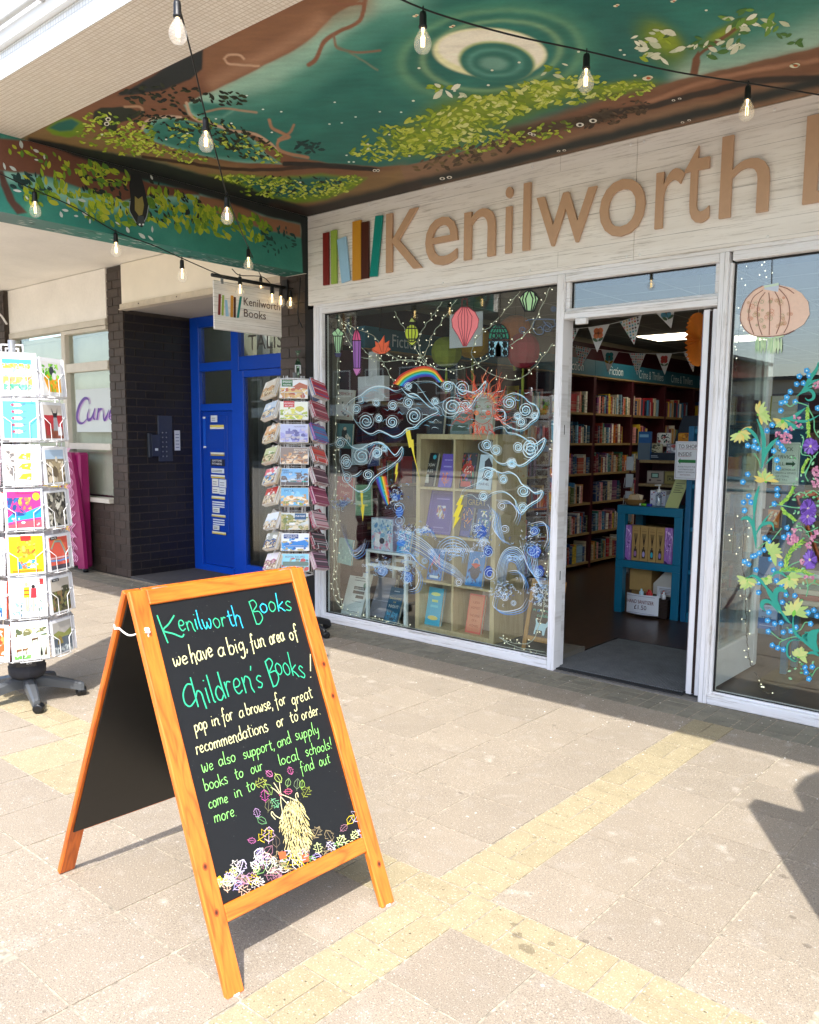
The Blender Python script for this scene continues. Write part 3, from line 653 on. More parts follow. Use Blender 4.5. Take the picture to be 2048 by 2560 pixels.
def underface(px, py):
    c = Canvas(px, py, '#3d8377'); c.mix(sm(px, 250, 40)*0+np.clip((230-px)/230, 0, 1)*.8, '#6f7f80'); c.mix(np.clip((px-450)/200, 0, 1)*.8, '#15655a'); return c.c*(1+.12*fbm(px, py*3, .05, 14)[:, None])
painted_grid('painted_beam_underside', (XB-.24, -2.5, ZB), (.24, 0, 0), (0, 2.47, 0), 26, 300, underface, M_mural, can)
bl = MB(); K2 = 1/3.45
def A3(x, y, rx, ry, n, s, c, ang=0, rot=0): return (x*K2, 340+y*K2, rx*K2*1.05, ry*K2*1.05, int(n*1.7), s*K2*.84, c, ang, rot)
BG = ['#7f9a1e', '#9aac22', '#6c8a1f', '#4f7a22', '#a6ad2e']; BD = ['#0f2220', '#16201a', '#123']
leaves(bl, Pbeam, [A3(500, 200, 430, 90, 26, 36, BG, 60, 10), A3(900, 340, 200, 90, 26, 46, BG, 45), A3(1500, 640, 380, 150, 80, 48, BG, 70, 14), A3(900, 620, 330, 120, 50, 48, BG, 60, 14), A3(400, 450, 220, 140, 26, 50, BG, 60), A3(2000, 760, 330, 120, 46, 48, BG, 60, 12),
                   A3(1300, 560, 480, 160, 40, 30, ['#10211f', '#182018'], 60, 14), A3(850, 400, 160, 90, 14, 34, ['#10211f', '#182018'], 40), A3(250, 430, 180, 120, 12, 42, ['#143c3a', '#10302e'], 60), A3(2400, 900, 160, 120, 22, 26, ['#104a42', '#0f3c38'], 60)], 21, (1, 0, 0))
for x, y in [(178, 75), (313, 130), (383, 183), (315, 205), (38, 262), (108, 278), (1305, 355), (1378, 370), (145, 475), (590, 570), (703, 555), (228, 535), (558, 642), (655, 692), (525, 680), (735, 672), (775, 735), (1012, 752), (1103, 810), (1225, 860), (1300, 880), (1310, 805), (990, 900)]:
    leaves(bl, Pbeam, [(x*K2, 340+y*K2, 1, 1, 1, 30*K2, ['#c9cfc9', '#b7c2be'], 55, 0)], x, (1, 0, 0), .003)
bird = [(1130, 330), (1210, 330), (1240, 430), (1270, 560), (1285, 640), (1260, 720), (1225, 790), (1180, 770), (1140, 700), (1110, 640), (1125, 540), (1112, 430)]
def B3(p, off=.004): return S(p[0]*K2, 340+p[1]*K2, XB)+Vector((off, 0, 0))
bl.poly([B3(p) for p in bird], '#171a1b'); bl.poly([B3(p, .005) for p in [(1160, 520), (1190, 545), (1225, 520), (1240, 600), (1225, 680), (1195, 690), (1160, 640)]], '#8a7f45')
for p in ([(1118, 560), (1112, 640), (1140, 700), (1170, 750)], [(1278, 600), (1262, 690), (1240, 740)]): ribbon(bl, smooth([B3(q, .006) for q in p]), .006, (1, 0, 0), '#8f9ba0')
bl.poly([B3(p, .006) for p in [(1185, 690), (1235, 690), (1245, 750), (1215, 780), (1180, 755)]], '#3a4248')
for x, y in [(1200, 765), (1230, 765)]: spot(bl, lambda a, b_, f=0: S(a, b_, XB), x*K2, 340+y*K2, 2.5, 2.5, '#e8ecec', nrm=(1, 0, 0), off=.008)
r_ = random.Random(3)
for k in range(150):
    y = -2.3+2.2*r_.random()**.8; x = XB-.02-.2*r_.random(); L = r_.uniform(.015, .04)
    bl.poly([(x, y-L, ZB-.002), (x+.005, y, ZB-.002), (x, y+L, ZB-.002), (x-.005, y, ZB-.002)], r_.choice(['#c9d5d2', '#9fb6b0', '#1a3f3b', '#e4eae8']))
tag(bl.build('painted_beam_leaves', M_mural, can), kind='stuff')
cb = MB(); cb.box((XB-.24, -2.5, ZB+.002), (XB-.0015, -.002, 3.195)); cb.build('cross_beam', M_cream, can)
cb = MB(); cb.box((-12, YO, ZC), (6, YI-.0, 3.6)); cb.build('mosaic_edge_beam', [M_mosU], can)
cb = MB(); cb.box((-12, YO-.004, ZC+.001), (6, YO-.001, 3.325)); cb.build('mosaic_face', M_mosF, can)
cb = MB(); cb.box((-12, YI, ZC+.003), (6, .3, 3.6)); cb.build('roof_slab', M_cream, can)
cb = MB(); cb.box((-12, YO-.035, 3.327), (6, YO-.0, 4.1)); cb.build('white_fascia_board', mat('white_gloss', '#e6e8ea', .3, noise=(3, .05)), can)
cb = MB(); cb.tube([(-12, YO-.062, 3.400), (-3, YO-.062, 3.401), (6, YO-.062, 3.400)], .016, 12); 
for x in (-5.4, -3.2, -1.0, 1.2): cb.tube([(x, YO-.062, 3.4), (x, YO-.03, 3.4)], .022, 8)
cb.build('conduit_pipe', mat('pipe_grey', '#bdbfbf', .4, noise=(20, .1)), can)
# ================================================================ the shopfront
M_glass = glass('shop_glass', .085)
M_ink = mat('letter_copper', '#c09c7e', .45, noise=(25, .05))
shop = thing('shopfront', 'bookshop front with whitewashed plank fascia and white framed windows round an open doorway', 'shopfront', (-.4, 0, 0))
GY = .05
def part(name, m, *boxes, bev=.004, parent=shop, kind=None, label=None):
    b = MB()
    for a, c in boxes: b.bbox(a, c, bev)
    return tag(b.build(name, m, parent), label=label, kind=kind)
# fascia in three vinyl panels, with screws
for a, b in ((XB+.002, .5), (.502, 3.3)):
    part('fascia_panel', M_plank, ((a, -.0, 2.519), (b, .03, 3.197)), bev=.002)
part('fascia_lip', M_framew, ((-2.206, .004, 2.497), (3.3, .05, 2.5185)), bev=.003)
for x, z in ((-2.25, 3.165), (-2.25, 2.54), (-1.6, 3.175), (-1.6, 2.545), (-.9, 3.17), (-.9, 2.545), (.46, 3.165), (.54, 3.165), (.46, 2.545), (.54, 2.545), (-.2, 3.17), (-.2, 2.545), (1.25, 2.545), (1.25, 3.17)):
    scr = MB(); scr.lathe([(0, -.006), (.006, -.005), (.008, 0)], (x, 0, z), 8, axis='y'); scr.build('fascia_screw', M_white, shop)
bk = MB(); bk.box((XB, .055, 2.45), (3.3, .3, 3.19)); bk.build('header_wall', mat('shop_header', '#4a4642', .9, noise=(5, .1)), shop)
# logo books and letters
for nm, pts, col in (('red', [(-2.068, 3.04), (-2.009, 3.04), (-2.009, 2.651), (-2.068, 2.651)], '#7d211d'), ('green', [(-1.982, 3.045), (-1.921, 3.045), (-1.92, 2.651), (-1.978, 2.651)], '#98b44c'),
                     ('blue', [(-1.913, 2.969), (-1.822, 2.982), (-1.776, 2.66), (-1.865, 2.647)], '#9cc7e6'), ('gold', [(-1.75, 3.076), (-1.665, 3.076), (-1.662, 2.651), (-1.751, 2.651)], '#c98f2d'),
                     ('brown', [(-1.658, 3.056), (-1.586, 3.056), (-1.586, 2.653), (-1.658, 2.653)], '#4a2018'), ('teal', [(-1.518, 3.08), (-1.448, 3.075), (-1.501, 2.655), (-1.574, 2.66)], '#00857c')):
    b = MB(); b.prism([(x, -z) for x, z in pts], 0, .014, M=Matrix.Translation((0, -.022, 0))@Matrix.Rotation(R(-90), 4, 'X'))
    b.build('logo_book', mat('logo_'+nm, col, .4, noise=(20, .04)), shop, recalc=True)
for ch, x0, x1, z0, z1 in (('K', -1.411, -1.074, 2.668, 3.075), ('e', -1.044, -.765, 2.660, 2.977), ('n', -.710, -.459, 2.668, 2.977), ('i', -.382, -.330, 2.668, 3.075), ('l', -.247, -.197, 2.668, 3.075), ('w', -.150, .262, 2.668, 2.970),
                           ('o', .286, .570, 2.660, 2.978), ('r', .633, .796, 2.669, 2.976), ('t', .797, .941, 2.664, 3.07), ('h', .996, 1.250, 2.669, 3.084), ('B', 1.417, 1.73, 2.672, 3.092), ('o', 1.79, 2.07, 2.662, 2.98)):
    letter_prism(ch, x0, x1, z0, z1, -.024, .018).build('letter', M_ink, shop)
# frames
def frame(*a, **k): return part(*a, **k)
frame('window_frame', M_postw, ((-2.206, .0, 0.0), (-2.150, .10, 2.497)), ((-2.149, .012, .0), (-2.118, .09, 2.497)))
frame('window_head', M_framew, ((-2.117, .006, 2.449), (-.0015, .09, 2.496)))
frame('window_sill', M_framew, ((-2.117, .004, .002), (-.0015, .10, .060)), ((-2.117, .03, .0605), (-.0015, .10, .068)))
frame('door_post', M_postw, ((0, -.002, 0), (.052, .085, 2.496)), ((.004, .0855, 0), (.045, .135, 2.496)))
frame('door_post', M_postw, ((1.005, -.002, 0), (1.055, .12, 2.496)), ((1.0555, .02, .0), (1.072, .1, 2.44)))
frame('transom_bar', M_framew, ((.053, .002, 2.222), (1.004, .10, 2.272)), ((.053, .02, 2.2725), (1.004, .09, 2.288)))
frame('transom_frame', M_framew, ((.053, .003, 2.449), (1.004, .09, 2.496)), ((.053, .02, 2.2885), (.080, .085, 2.4485)), ((.978, .02, 2.2885), (1.004, .085, 2.4485)))
frame('window_head', M_framew, ((1.073, .005, 2.447), (3.3, .09, 2.496)))
frame('window_sill', M_framew, ((1.0565, -.002, .001), (3.3, .10, .057)), ((1.0725, .03, .0575), (3.3, .10, .068)))
frame('glazing_gasket', M_black, ((-2.1175, .045, .068), (-2.106, .06, 2.449)), ((1.0725, .045, .069), (1.0815, .06, 2.446)), ((-2.105, .046, .0685), (-.002, .056, .074)), ((1.082, .046, .0685), (3.3, .056, .074)), ((-2.105, .046, 2.438), (-.002, .056, 2.4485)), ((1.082, .046, 2.436), (3.3, .056, 2.4465)), ((.0805, .046, 2.2885), (.09, .056, 2.448)), ((.0905, .046, 2.44), (.977, .056, 2.448)), bev=.001)
def pane(x0, x1, z0, z1, y=GY):
    b = MB(); b.box((x0, y, z0), (x1, y+.006, z1)); return b.build('glass_pane', M_glass, shop)
pane(-2.105, -.003, .069, 2.448); pane(.081, .977, 2.289, 2.448); pane(1.0725, 3.3, .069, 2.446)
frame('magnet_box', M_white, ((.14, -.012, 2.185), (.215, .02, 2.2205)), bev=.003)
for z in (1.55, .62): frame('lock_keep', M_black, ((.0525, .045, z-.03), (.054, .052, z+.03)), bev=.0005)
# folded door leaves standing open inside the doorway
dr = thing('folding_door', 'white glazed folding door standing open against the right doorpost, its edge toward the street', 'door', (.95, .06, 0))
for x in (.912, .962):
    b = MB(); b.bbox((x, .05, .02), (x+.036, .13, 2.21), .003); b.bbox((x, .93, .02), (x+.036, 1.00, 2.21), .003); b.build('door_stile', M_whited, dr)
    b = MB(); b.bbox((x, .131, .02), (x+.036, .929, .24), .003); b.bbox((x, .131, 2.13), (x+.036, .929, 2.21), .003); b.build('door_rail', M_whited, dr)
    b = MB(); b.box((x+.015, .131, .2405), (x+.021, .929, 2.1295)); b.build('door_glass', M_glass, dr)
b = MB(); b.box((.9482, .046, .03), (.9618, .09, 2.20)); b.build('brush_seal', M_brown, dr)
b = MB(); b.box((.905, .06, .03), (.9115, .08, 2.2)); b.box((.9985, .08, .03), (1.003, .10, 2.2)); b.build('door_gasket', M_greyal, dr)

# ================================================================ brick piers and the neighbouring front
def brick_wall(name, label, axis, fixed, a0, a1, z0, z1, th, m, mm, cat='wall', bl=.215, bh=.075, j=.010, out=-1, extra=0):
    """bricks one by one on a recessed mortar core; axis x: wall runs along x at y=fixed facing out; axis y: runs along y at x=fixed"""
    root = thing(name, label, cat, ((a0+a1)/2, fixed, z0) if axis == 'x' else (fixed, (a0+a1)/2, z0))
    c = MB(); d = .008*(-out)
    if axis == 'x': c.box((a0, min(fixed+d, fixed+th*-out), z0), (a1, max(fixed+d, fixed+th*-out), z1))
    else: c.box((min(fixed+d, fixed+th*-out), a0, z0), (max(fixed+d, fixed+th*-out), a1, z1))
    c.build('mortar', mm, root)
    key = m.name+'_brick'
    if key not in _mats:
        s = MB().bbox((-.5, -.5, -.5), (.5, .5, .5), .03).build('_b', m); _mats[key] = s.data; bpy.data.objects.remove(s)
    me = _mats[key]; z = z0+.004; row = 0
    while z+bh < z1+.02:
        h = min(bh, z1-z-.002); x = a0 if row % 2 == 0 else a0-(bl+j)/2
        while x < a1-.01:
            b0 = max(x, a0); b1 = min(x+bl, a1)
            if b1-b0 > .02 and h > .02:
                dd = .03; oo = fixed+out*rnd.uniform(-.0015, .0015)
                o = bpy.data.objects.new('brick', me); COL.objects.link(o); o.parent = root
                if axis == 'x': L = ((b0+b1)/2, oo-out*dd/2, z+h/2); sc = (b1-b0, dd, h)
                else: L = (oo-out*dd/2, (b0+b1)/2, z+h/2); sc = (dd, b1-b0, h)
                o.location = Vector(L)-root.location; o.scale = sc
            x += bl+j
        z += bh+j; row += 1
    return root
brick_wall('brick_pier', 'tall narrow dark brown brick pier between neighbouring window and blue doorway', 'x', .07, -5.40, -5.106, 0, 3.19, .9, M_brick, M_mort, 'pier')
brick_wall('brick_wall', 'black painted brick side wall of the blue door recess with entry panel', 'y', -5.10, .085, .86, 0, 2.75, .28, M_brickb, M_mortb, 'wall', out=1)
brick_wall('brick_pier', 'dark brick pier behind the spinning recipe book rack beside the bookshop window', 'x', 0.0, -2.60, -2.30, 0, 3.19, .9, M_brick, M_mort, 'pier')
brick_wall('brick_wall', 'low dark brick base wall under the neighbouring blinds window', 'x', .07, -7.62, -5.405, 0, .765, .2, M_brick, M_mort)
brick_wall('brick_pier', 'dark brick pier at the far left behind greeting card rack', 'x', .0, -9.6, -7.64, 0, 3.19, .3, M_brick, M_mort, 'pier')
b = MB(); b.box((-2.2995, .003, 0), (-2.2085, .054, 2.49)); b.box((-2.2995, .003, 2.4905), (-2.2665, .2, 3.19)); struct(b, 'wall_gap', mat('black_gap', '#151313', .8))
nb = thing('neighbour_front', 'cream rendered wall panels above the neighbouring window and blue door recess', 'wall', (-5, .1, 2.8))
b = MB(); b.bbox((-7.64, .06, 2.69), (-5.405, .3, 3.196), .003); b.build('render_panel', M_cream, nb)
b = MB(); b.bbox((-5.102, .06, 2.755), (-2.605, .12, 3.196), .003); b.build('lintel_panel', M_cream2, nb)
b = MB(); b.bbox((-5.102, .035, 2.752), (-2.605, .0595, 2.80), .002); b.bbox((-5.102, .02, 2.742), (-2.605, .12, 2.7515), .002); b.build('drip_trim', mat('old_cream_trim', '#cfc4b0', .6, noise=(12, .15)), nb)
b = MB(); b.box((-5.099, .1205, 2.7525), (-2.605, 1.4, 2.78)); b.build('recess_ceiling', mat('grey_cream', '#b7b0a6', .8, noise=(3, .06)), nb)
for x in (-4.75, -4.1, -3.4): 
    b = MB(); b.lathe([(0, -.005), (.006, -.004), (.007, 0)], (x, .034, 2.775), 8, axis='y'); b.build('bolt', M_brick, nb)
b = MB(); b.tube(smooth([(-7.9, -.1, 2.93), (-7.75, -.05, 2.95), (-7.66, -.02, 2.90), (-7.63, .03, 2.80)]), .012, 8); tag(b.build('white_cable', M_white), 'white curved cable at the far left under cream ceiling', 'cable')

# neighbouring window with blinds and purple brush sign
nw = thing('blinds_window', 'neighbouring white framed window with pale vertical blinds and purple brush lettering', 'window', (-6.5, .1, .78))
def np_(name, m, *bx, bev=.003, parent=nw):
    b = MB()
    for a, c in bx: b.bbox(a, c, bev)
    return b.build(name, m, parent)
M_oldw = mat('old_white_gloss', '#cdc6b8', .4, noise=(8, .1))
np_('frame', M_oldw, ((-7.62, .04, 2.625), (-5.406, .16, 2.688)), ((-7.62, .02, .767), (-5.406, .18, .815)), ((-7.62, .05, .816), (-7.56, .15, 2.624)), ((-6.365, .05, .816), (-6.285, .15, 2.624)))
np_('sash_rail', M_oldw, ((-6.284, .055, 2.17), (-5.406, .14, 2.265)), ((-6.284, .055, 1.33), (-5.406, .14, 1.40)), ((-7.559, .055, 2.17), (-6.366, .14, 2.265)), ((-6.284, .045, 2.58), (-5.406, .14, 2.62)))
M_blind = mat('blind_fabric', '#c9c5b4', .8, noise=(9, .06), var=.05)
for k in range(25):
    x = -7.55+k*.088; b = MB(); M4 = Matrix.Translation((x, .22, 0))@Matrix.Rotation(R(28), 4, 'Z'); b.box((-.045, -.0008, .83), (.045, .0008, 2.56), M=M4); b.build('blind_slat', M_blind, nw)
np_('blind_rail', M_blind, ((-7.56, .19, 2.562), (-5.41, .25, 2.61)))
np_('glass_pane', M_glass, ((-7.559, .10, .816), (-5.406, .104, 2.62)), bev=.0005)
np_('lettered_panel', mat('frosted_film', '#c3cac8', .35, noise=(6, .03)), ((-6.15, .085, 1.52), (-5.406, .098, 1.985)), bev=.002)
b = MB(); b.box((-7.6, .6, .2), (-5.41, .62, 2.7)); b.build('dark_room', mat('dim_room', '#3b3a37', .9, noise=(2, .1)), nw)
cv = MB(); Pn = lambda x, y: Vector((F(x, y, .084).x, .0835, F(x, y, .084).z))
def brush(pts, w, col='#5b2a8a', off=0):
    ribbon(cv, smooth([Pn(x, y)+Vector((0, -off, 0)) for x, y in pts], 5), w, (0, -1, 0), col, True)
for ofs, col, oo in ((3, '#b48fc0', 0), (0, '#562788', .001)):
    brush([(224+ofs, 1010), (221+ofs, 998), (211+ofs, 997), (199+ofs, 1015), (193+ofs, 1040), (197+ofs, 1055), (207+ofs, 1058), (219+ofs, 1046)], .042, col, oo)
    brush([(223+ofs, 1022), (219+ofs, 1040), (222+ofs, 1050), (230+ofs, 1044), (237+ofs, 1022)], .034, col, oo); brush([(238+ofs, 1020), (234+ofs, 1042), (239+ofs, 1050)], .034, col, oo)
    brush([(247+ofs, 1020), (243+ofs, 1050)], .036, col, oo); brush([(244+ofs, 1036), (250+ofs, 1024), (257+ofs, 1022)], .028, col, oo)
    brush([(258+ofs, 1024), (261+ofs, 1050), (268+ofs, 1040), (273+ofs, 1024)], .032, col, oo); brush([(275+ofs, 1042), (283+ofs, 1034), (284+ofs, 1024), (277+ofs, 1028), (274+ofs, 1044), (280+ofs, 1052)], .03, col, oo)
cv.build('brush_lettering', M_print, nw)

# blue door set in the recess
YD = .88
bd = thing('blue_door', 'bright blue door set with letterbox panel and tall glazed door in the brick recess', 'door', (-4.3, YD, 0))
M_blue = mat('blue_paint', '#0a47b8', .28, noise=(6, .05)); M_blued = mat('blue_panel_paint', '#0a3fa6', .32, noise=(4, .06))
def X(px, py=1100): return F(px, py, YD).x
def bp(name, m, *bx, bev=.004):
    b = MB()
    for a, c in bx: b.bbox(a, c, bev)
    return b.build(name, m, bd)
bp('door_frame', M_blue, ((-5.099, YD-.02, .0), (-4.945, YD+.06, 2.75)), ((-4.944, YD-.02, 2.64), (-2.9, YD+.06, 2.75)))
bp('door_frame', M_blue, ((-4.385, YD-.02, 0), (-4.262, YD+.06, 2.639)))
bp('transom_rail', M_blue, ((-4.944, YD-.015, 2.175), (-4.3855, YD+.05, 2.265)), ((-4.261, YD-.015, 2.16), (-2.9, YD+.05, 2.30)))
bp('middle_rail', M_blue, ((-4.944, YD-.015, 1.755), (-4.3855, YD+.05, 1.83)))
bp('bottom_rail', M_blue, ((-4.944, YD-.03, .0), (-4.3855, YD+.05, .085)))
bp('lower_panel', M_blued, ((-4.944, YD+.012, .086), (-4.3855, YD+.04, 1.754)))
bp('letter_plate_panel', M_blued, ((-4.84, YD+.004, .46), (-4.50, YD+.0115, 1.70)), ((-4.80, YD-.0, .52), (-4.54, YD+.0035, 1.66)), bev=.003)
M_dglass = glass('dark_glass', .07, (.75, .8, .78))
bp('upper_glass', M_dglass, ((-4.944, YD+.02, 2.266), (-4.3855, YD+.026, 2.6385)), ((-4.261, YD+.02, 2.301), (-2.9, YD+.026, 2.6385)), bev=.0005)
bp('middle_glass', M_dglass, ((-4.944, YD+.02, 1.831), (-4.3855, YD+.026, 2.1745)), bev=.0005)
bp('door_leaf', M_blue, ((-4.258, YD-.03, .02), (-4.175, YD+.03, 2.155)), ((-4.1745, YD-.03, 2.085), (-3.3, YD+.03, 2.155)), ((-4.1745, YD-.03, .02), (-3.3, YD+.03, .15)), ((-3.2995, YD-.03, .02), (-3.2, YD+.03, 2.155)))
bp('door_glass', M_dglass, ((-4.1745, YD, .1505), (-3.3, YD+.006, 2.0845)), bev=.0005)
bp('door_handle', M_greyst, ((-3.42, YD-.09, 1.0), (-3.395, YD-.065, 2.0)), ((-3.42, YD-.0645, 1.9), (-3.395, YD-.0305, 1.92)))
st = MB(); r_ = random.Random(4); z = 1.66
rows = [(1.655, .11, .07, '#d9dfe6'), (1.575, .24, .025, '#e8d36a'), (1.555, .24, .018, '#f2f0e8'), (1.275, .24, .028, '#ece9dc'), (1.262, .24, .014, '#e3c93f'), (1.18, .25, .075, '#2a2f45'), (1.09, .22, .05, '#dfe7ec'), (1.035, .24, .018, '#f4f2ea'), (1.015, .24, .012, '#e3c93f'), (.96, .11, .08, '#e6e6e0'), (.955, -.12, .085, '#dde3ea'), (.875, .12, .07, '#e8e8e2'), (.87, -.11, .07, '#d8dee4'), (.80, .23, .02, '#f0ead0'), (.785, .23, .012, '#e3c93f'), (.745, .21, .014, '#dfe5ea'), (.72, .21, .014, '#dfe5ea'), (.695, .21, .012, '#dfe5ea'), (.655, .12, .055, '#e2e4de'), (.60, .24, .014, '#f0ead0'), (.588, .24, .012, '#e3c93f'), (.55, .2, .013, '#dfe5ea'), (.525, .2, .013, '#dfe5ea'), (.50, .2, .013, '#dfe5ea'), (.46, .11, .05, '#dfe0da'), (.41, .24, .016, '#f0ead0'), (.397, .24, .012, '#e3c93f')]
for z, w, h, c in rows:
    x0 = -4.79+(0 if w > 0 else .125); w = abs(w); x0 += (.245-w)/2 if w > .15 else .02
    z = z*.98+.05
    st.box((x0, YD-.0045, z-h/2), (x0+w, YD-.0005, z+h/2), c)
    if h > .045 and c != '#2a2f45':
        for k in range(2): st.box((x0+.015, YD-.0055, z-h*.25+k*h*.3), (x0+w-.03, YD-.0046, z-h*.25+k*h*.3+.006), '#5a6474')
put_text(st, 'ANYTIME', (-4.76, YD-.005, 1.215), (1, 0, 0), (0, 0, 1), h=.022, w=.17, col='#e8e8ee'); put_text(st, 'FITNESS', (-4.76, YD-.005, 1.183), (1, 0, 0), (0, 0, 1), h=.022, w=.17, col='#e8e8ee')
st.box((-4.925, YD+.006, 1.38), (-4.885, YD+.0118, 1.68), '#1658c8'); st.box((-4.925, YD+.005, 1.675), (-4.885, YD+.0118, 1.695), '#e8ecf2'); st.box((-4.925, YD+.005, 1.36), (-4.885, YD+.0118, 1.378), '#e8ecf2')
st.build('letter_slots_and_labels', M_print, bd)
tx = MB(); put_text(tx, 'TALISMAN', F(622, 876, YD)+Vector((0, -.002, 0)), (1, 0, 0), (0, 0, 1), h=.16, w=1.0, col='#4c4a46'); tx.build('transom_lettering', M_print, bd)
b = MB(); b.box((-5.09, 1.7, 0), (-2.0, 1.72, 2.7)); b.box((-5.09, .95, 0), (-5.08, 1.7, 2.7)); struct(b, 'lobby_wall', mat('lobby_beige', '#8f8a78', .9, noise=(3, .1)))
b = MB(); b.box((-4.75, 1.5, 0), (-4.65, 1.6, 2.7)); b.box((-4.2, 1.45, 0), (-4.1, 1.55, 2.7)); b.box((-3.9, 1.5, 0), (-3.86, 1.55, 2.7)); tag(b.build('lobby_frame', M_oldw), 'pale upright door frames inside the blue doored lobby', 'frame')
b = MB(); b.box((-5.5, .9, -.005), (-2, 3, .01)); b.box((-5.098, .0605, -.012), (-2.602, .8495, .02)); struct(b, 'recess_floor', mat('grey_step', '#4e4c4b', .85, noise=(20, .15)))
# intercom on the black brick side wall
def sp(name, label, m, x, y0, y1, z0, z1, d, cat):
    b = MB(); b.bbox((-5.10, y0, z0), (-5.10+d, y1, z1), .004); return tag(b.build(name, m), label, cat)
M_intc = mat('intercom_steel', '#4a4f5c', .3, metal=.4, noise=(30, .06))
ent = thing('entry_panel', 'tall grey entry keypad panel on the black brick beside blue door', 'panel', (-5.09, .5, 1.2))
b = MB(); b.bbox((-5.0985, .43, 1.215), (-5.083, .60, 1.70), .003); b.build('plate', M_intc, ent)
for r0 in range(6):
    for c0 in range(2):
        b = MB(); b.lathe([(.007, 0), (.007, .004), (0, .005)], (-5.083, .48+c0*.045, 1.52-.05*r0), 8, axis='x'); b.build('button', M_greyst, ent)
ent2 = thing('door_intercom', 'dark intercom box with small screen low left of the keypad panel', 'intercom', (-5.09, .37, 1.3))
b = MB(); b.bbox((-5.0985, .30, 1.26), (-5.06, .335, 1.51), .004); b.build('handset', mat('intercom_dark', '#2e333c', .4), ent2)
b = MB(); b.bbox((-5.0985, .337, 1.27), (-5.065, .445, 1.50), .004); b.build('housing', M_intc, ent2)
b = MB(); b.box((-5.0648, .375, 1.33), (-5.0635, .41, 1.355), '#cfd6de'); b.build('name_plate', M_print, ent2)
b = MB(); b.box((-5.0985, .635, 1.33), (-5.0955, .705, 1.545), '#dfe3e8')
for k in range(5): b.box((-5.0954, .648, 1.36+k*.035), (-5.0948, .692, 1.366+k*.035), '#43608f')
tag(b.build('notice_card', M_print), 'small white notice card on black brick right of the keypad panel', 'notice')
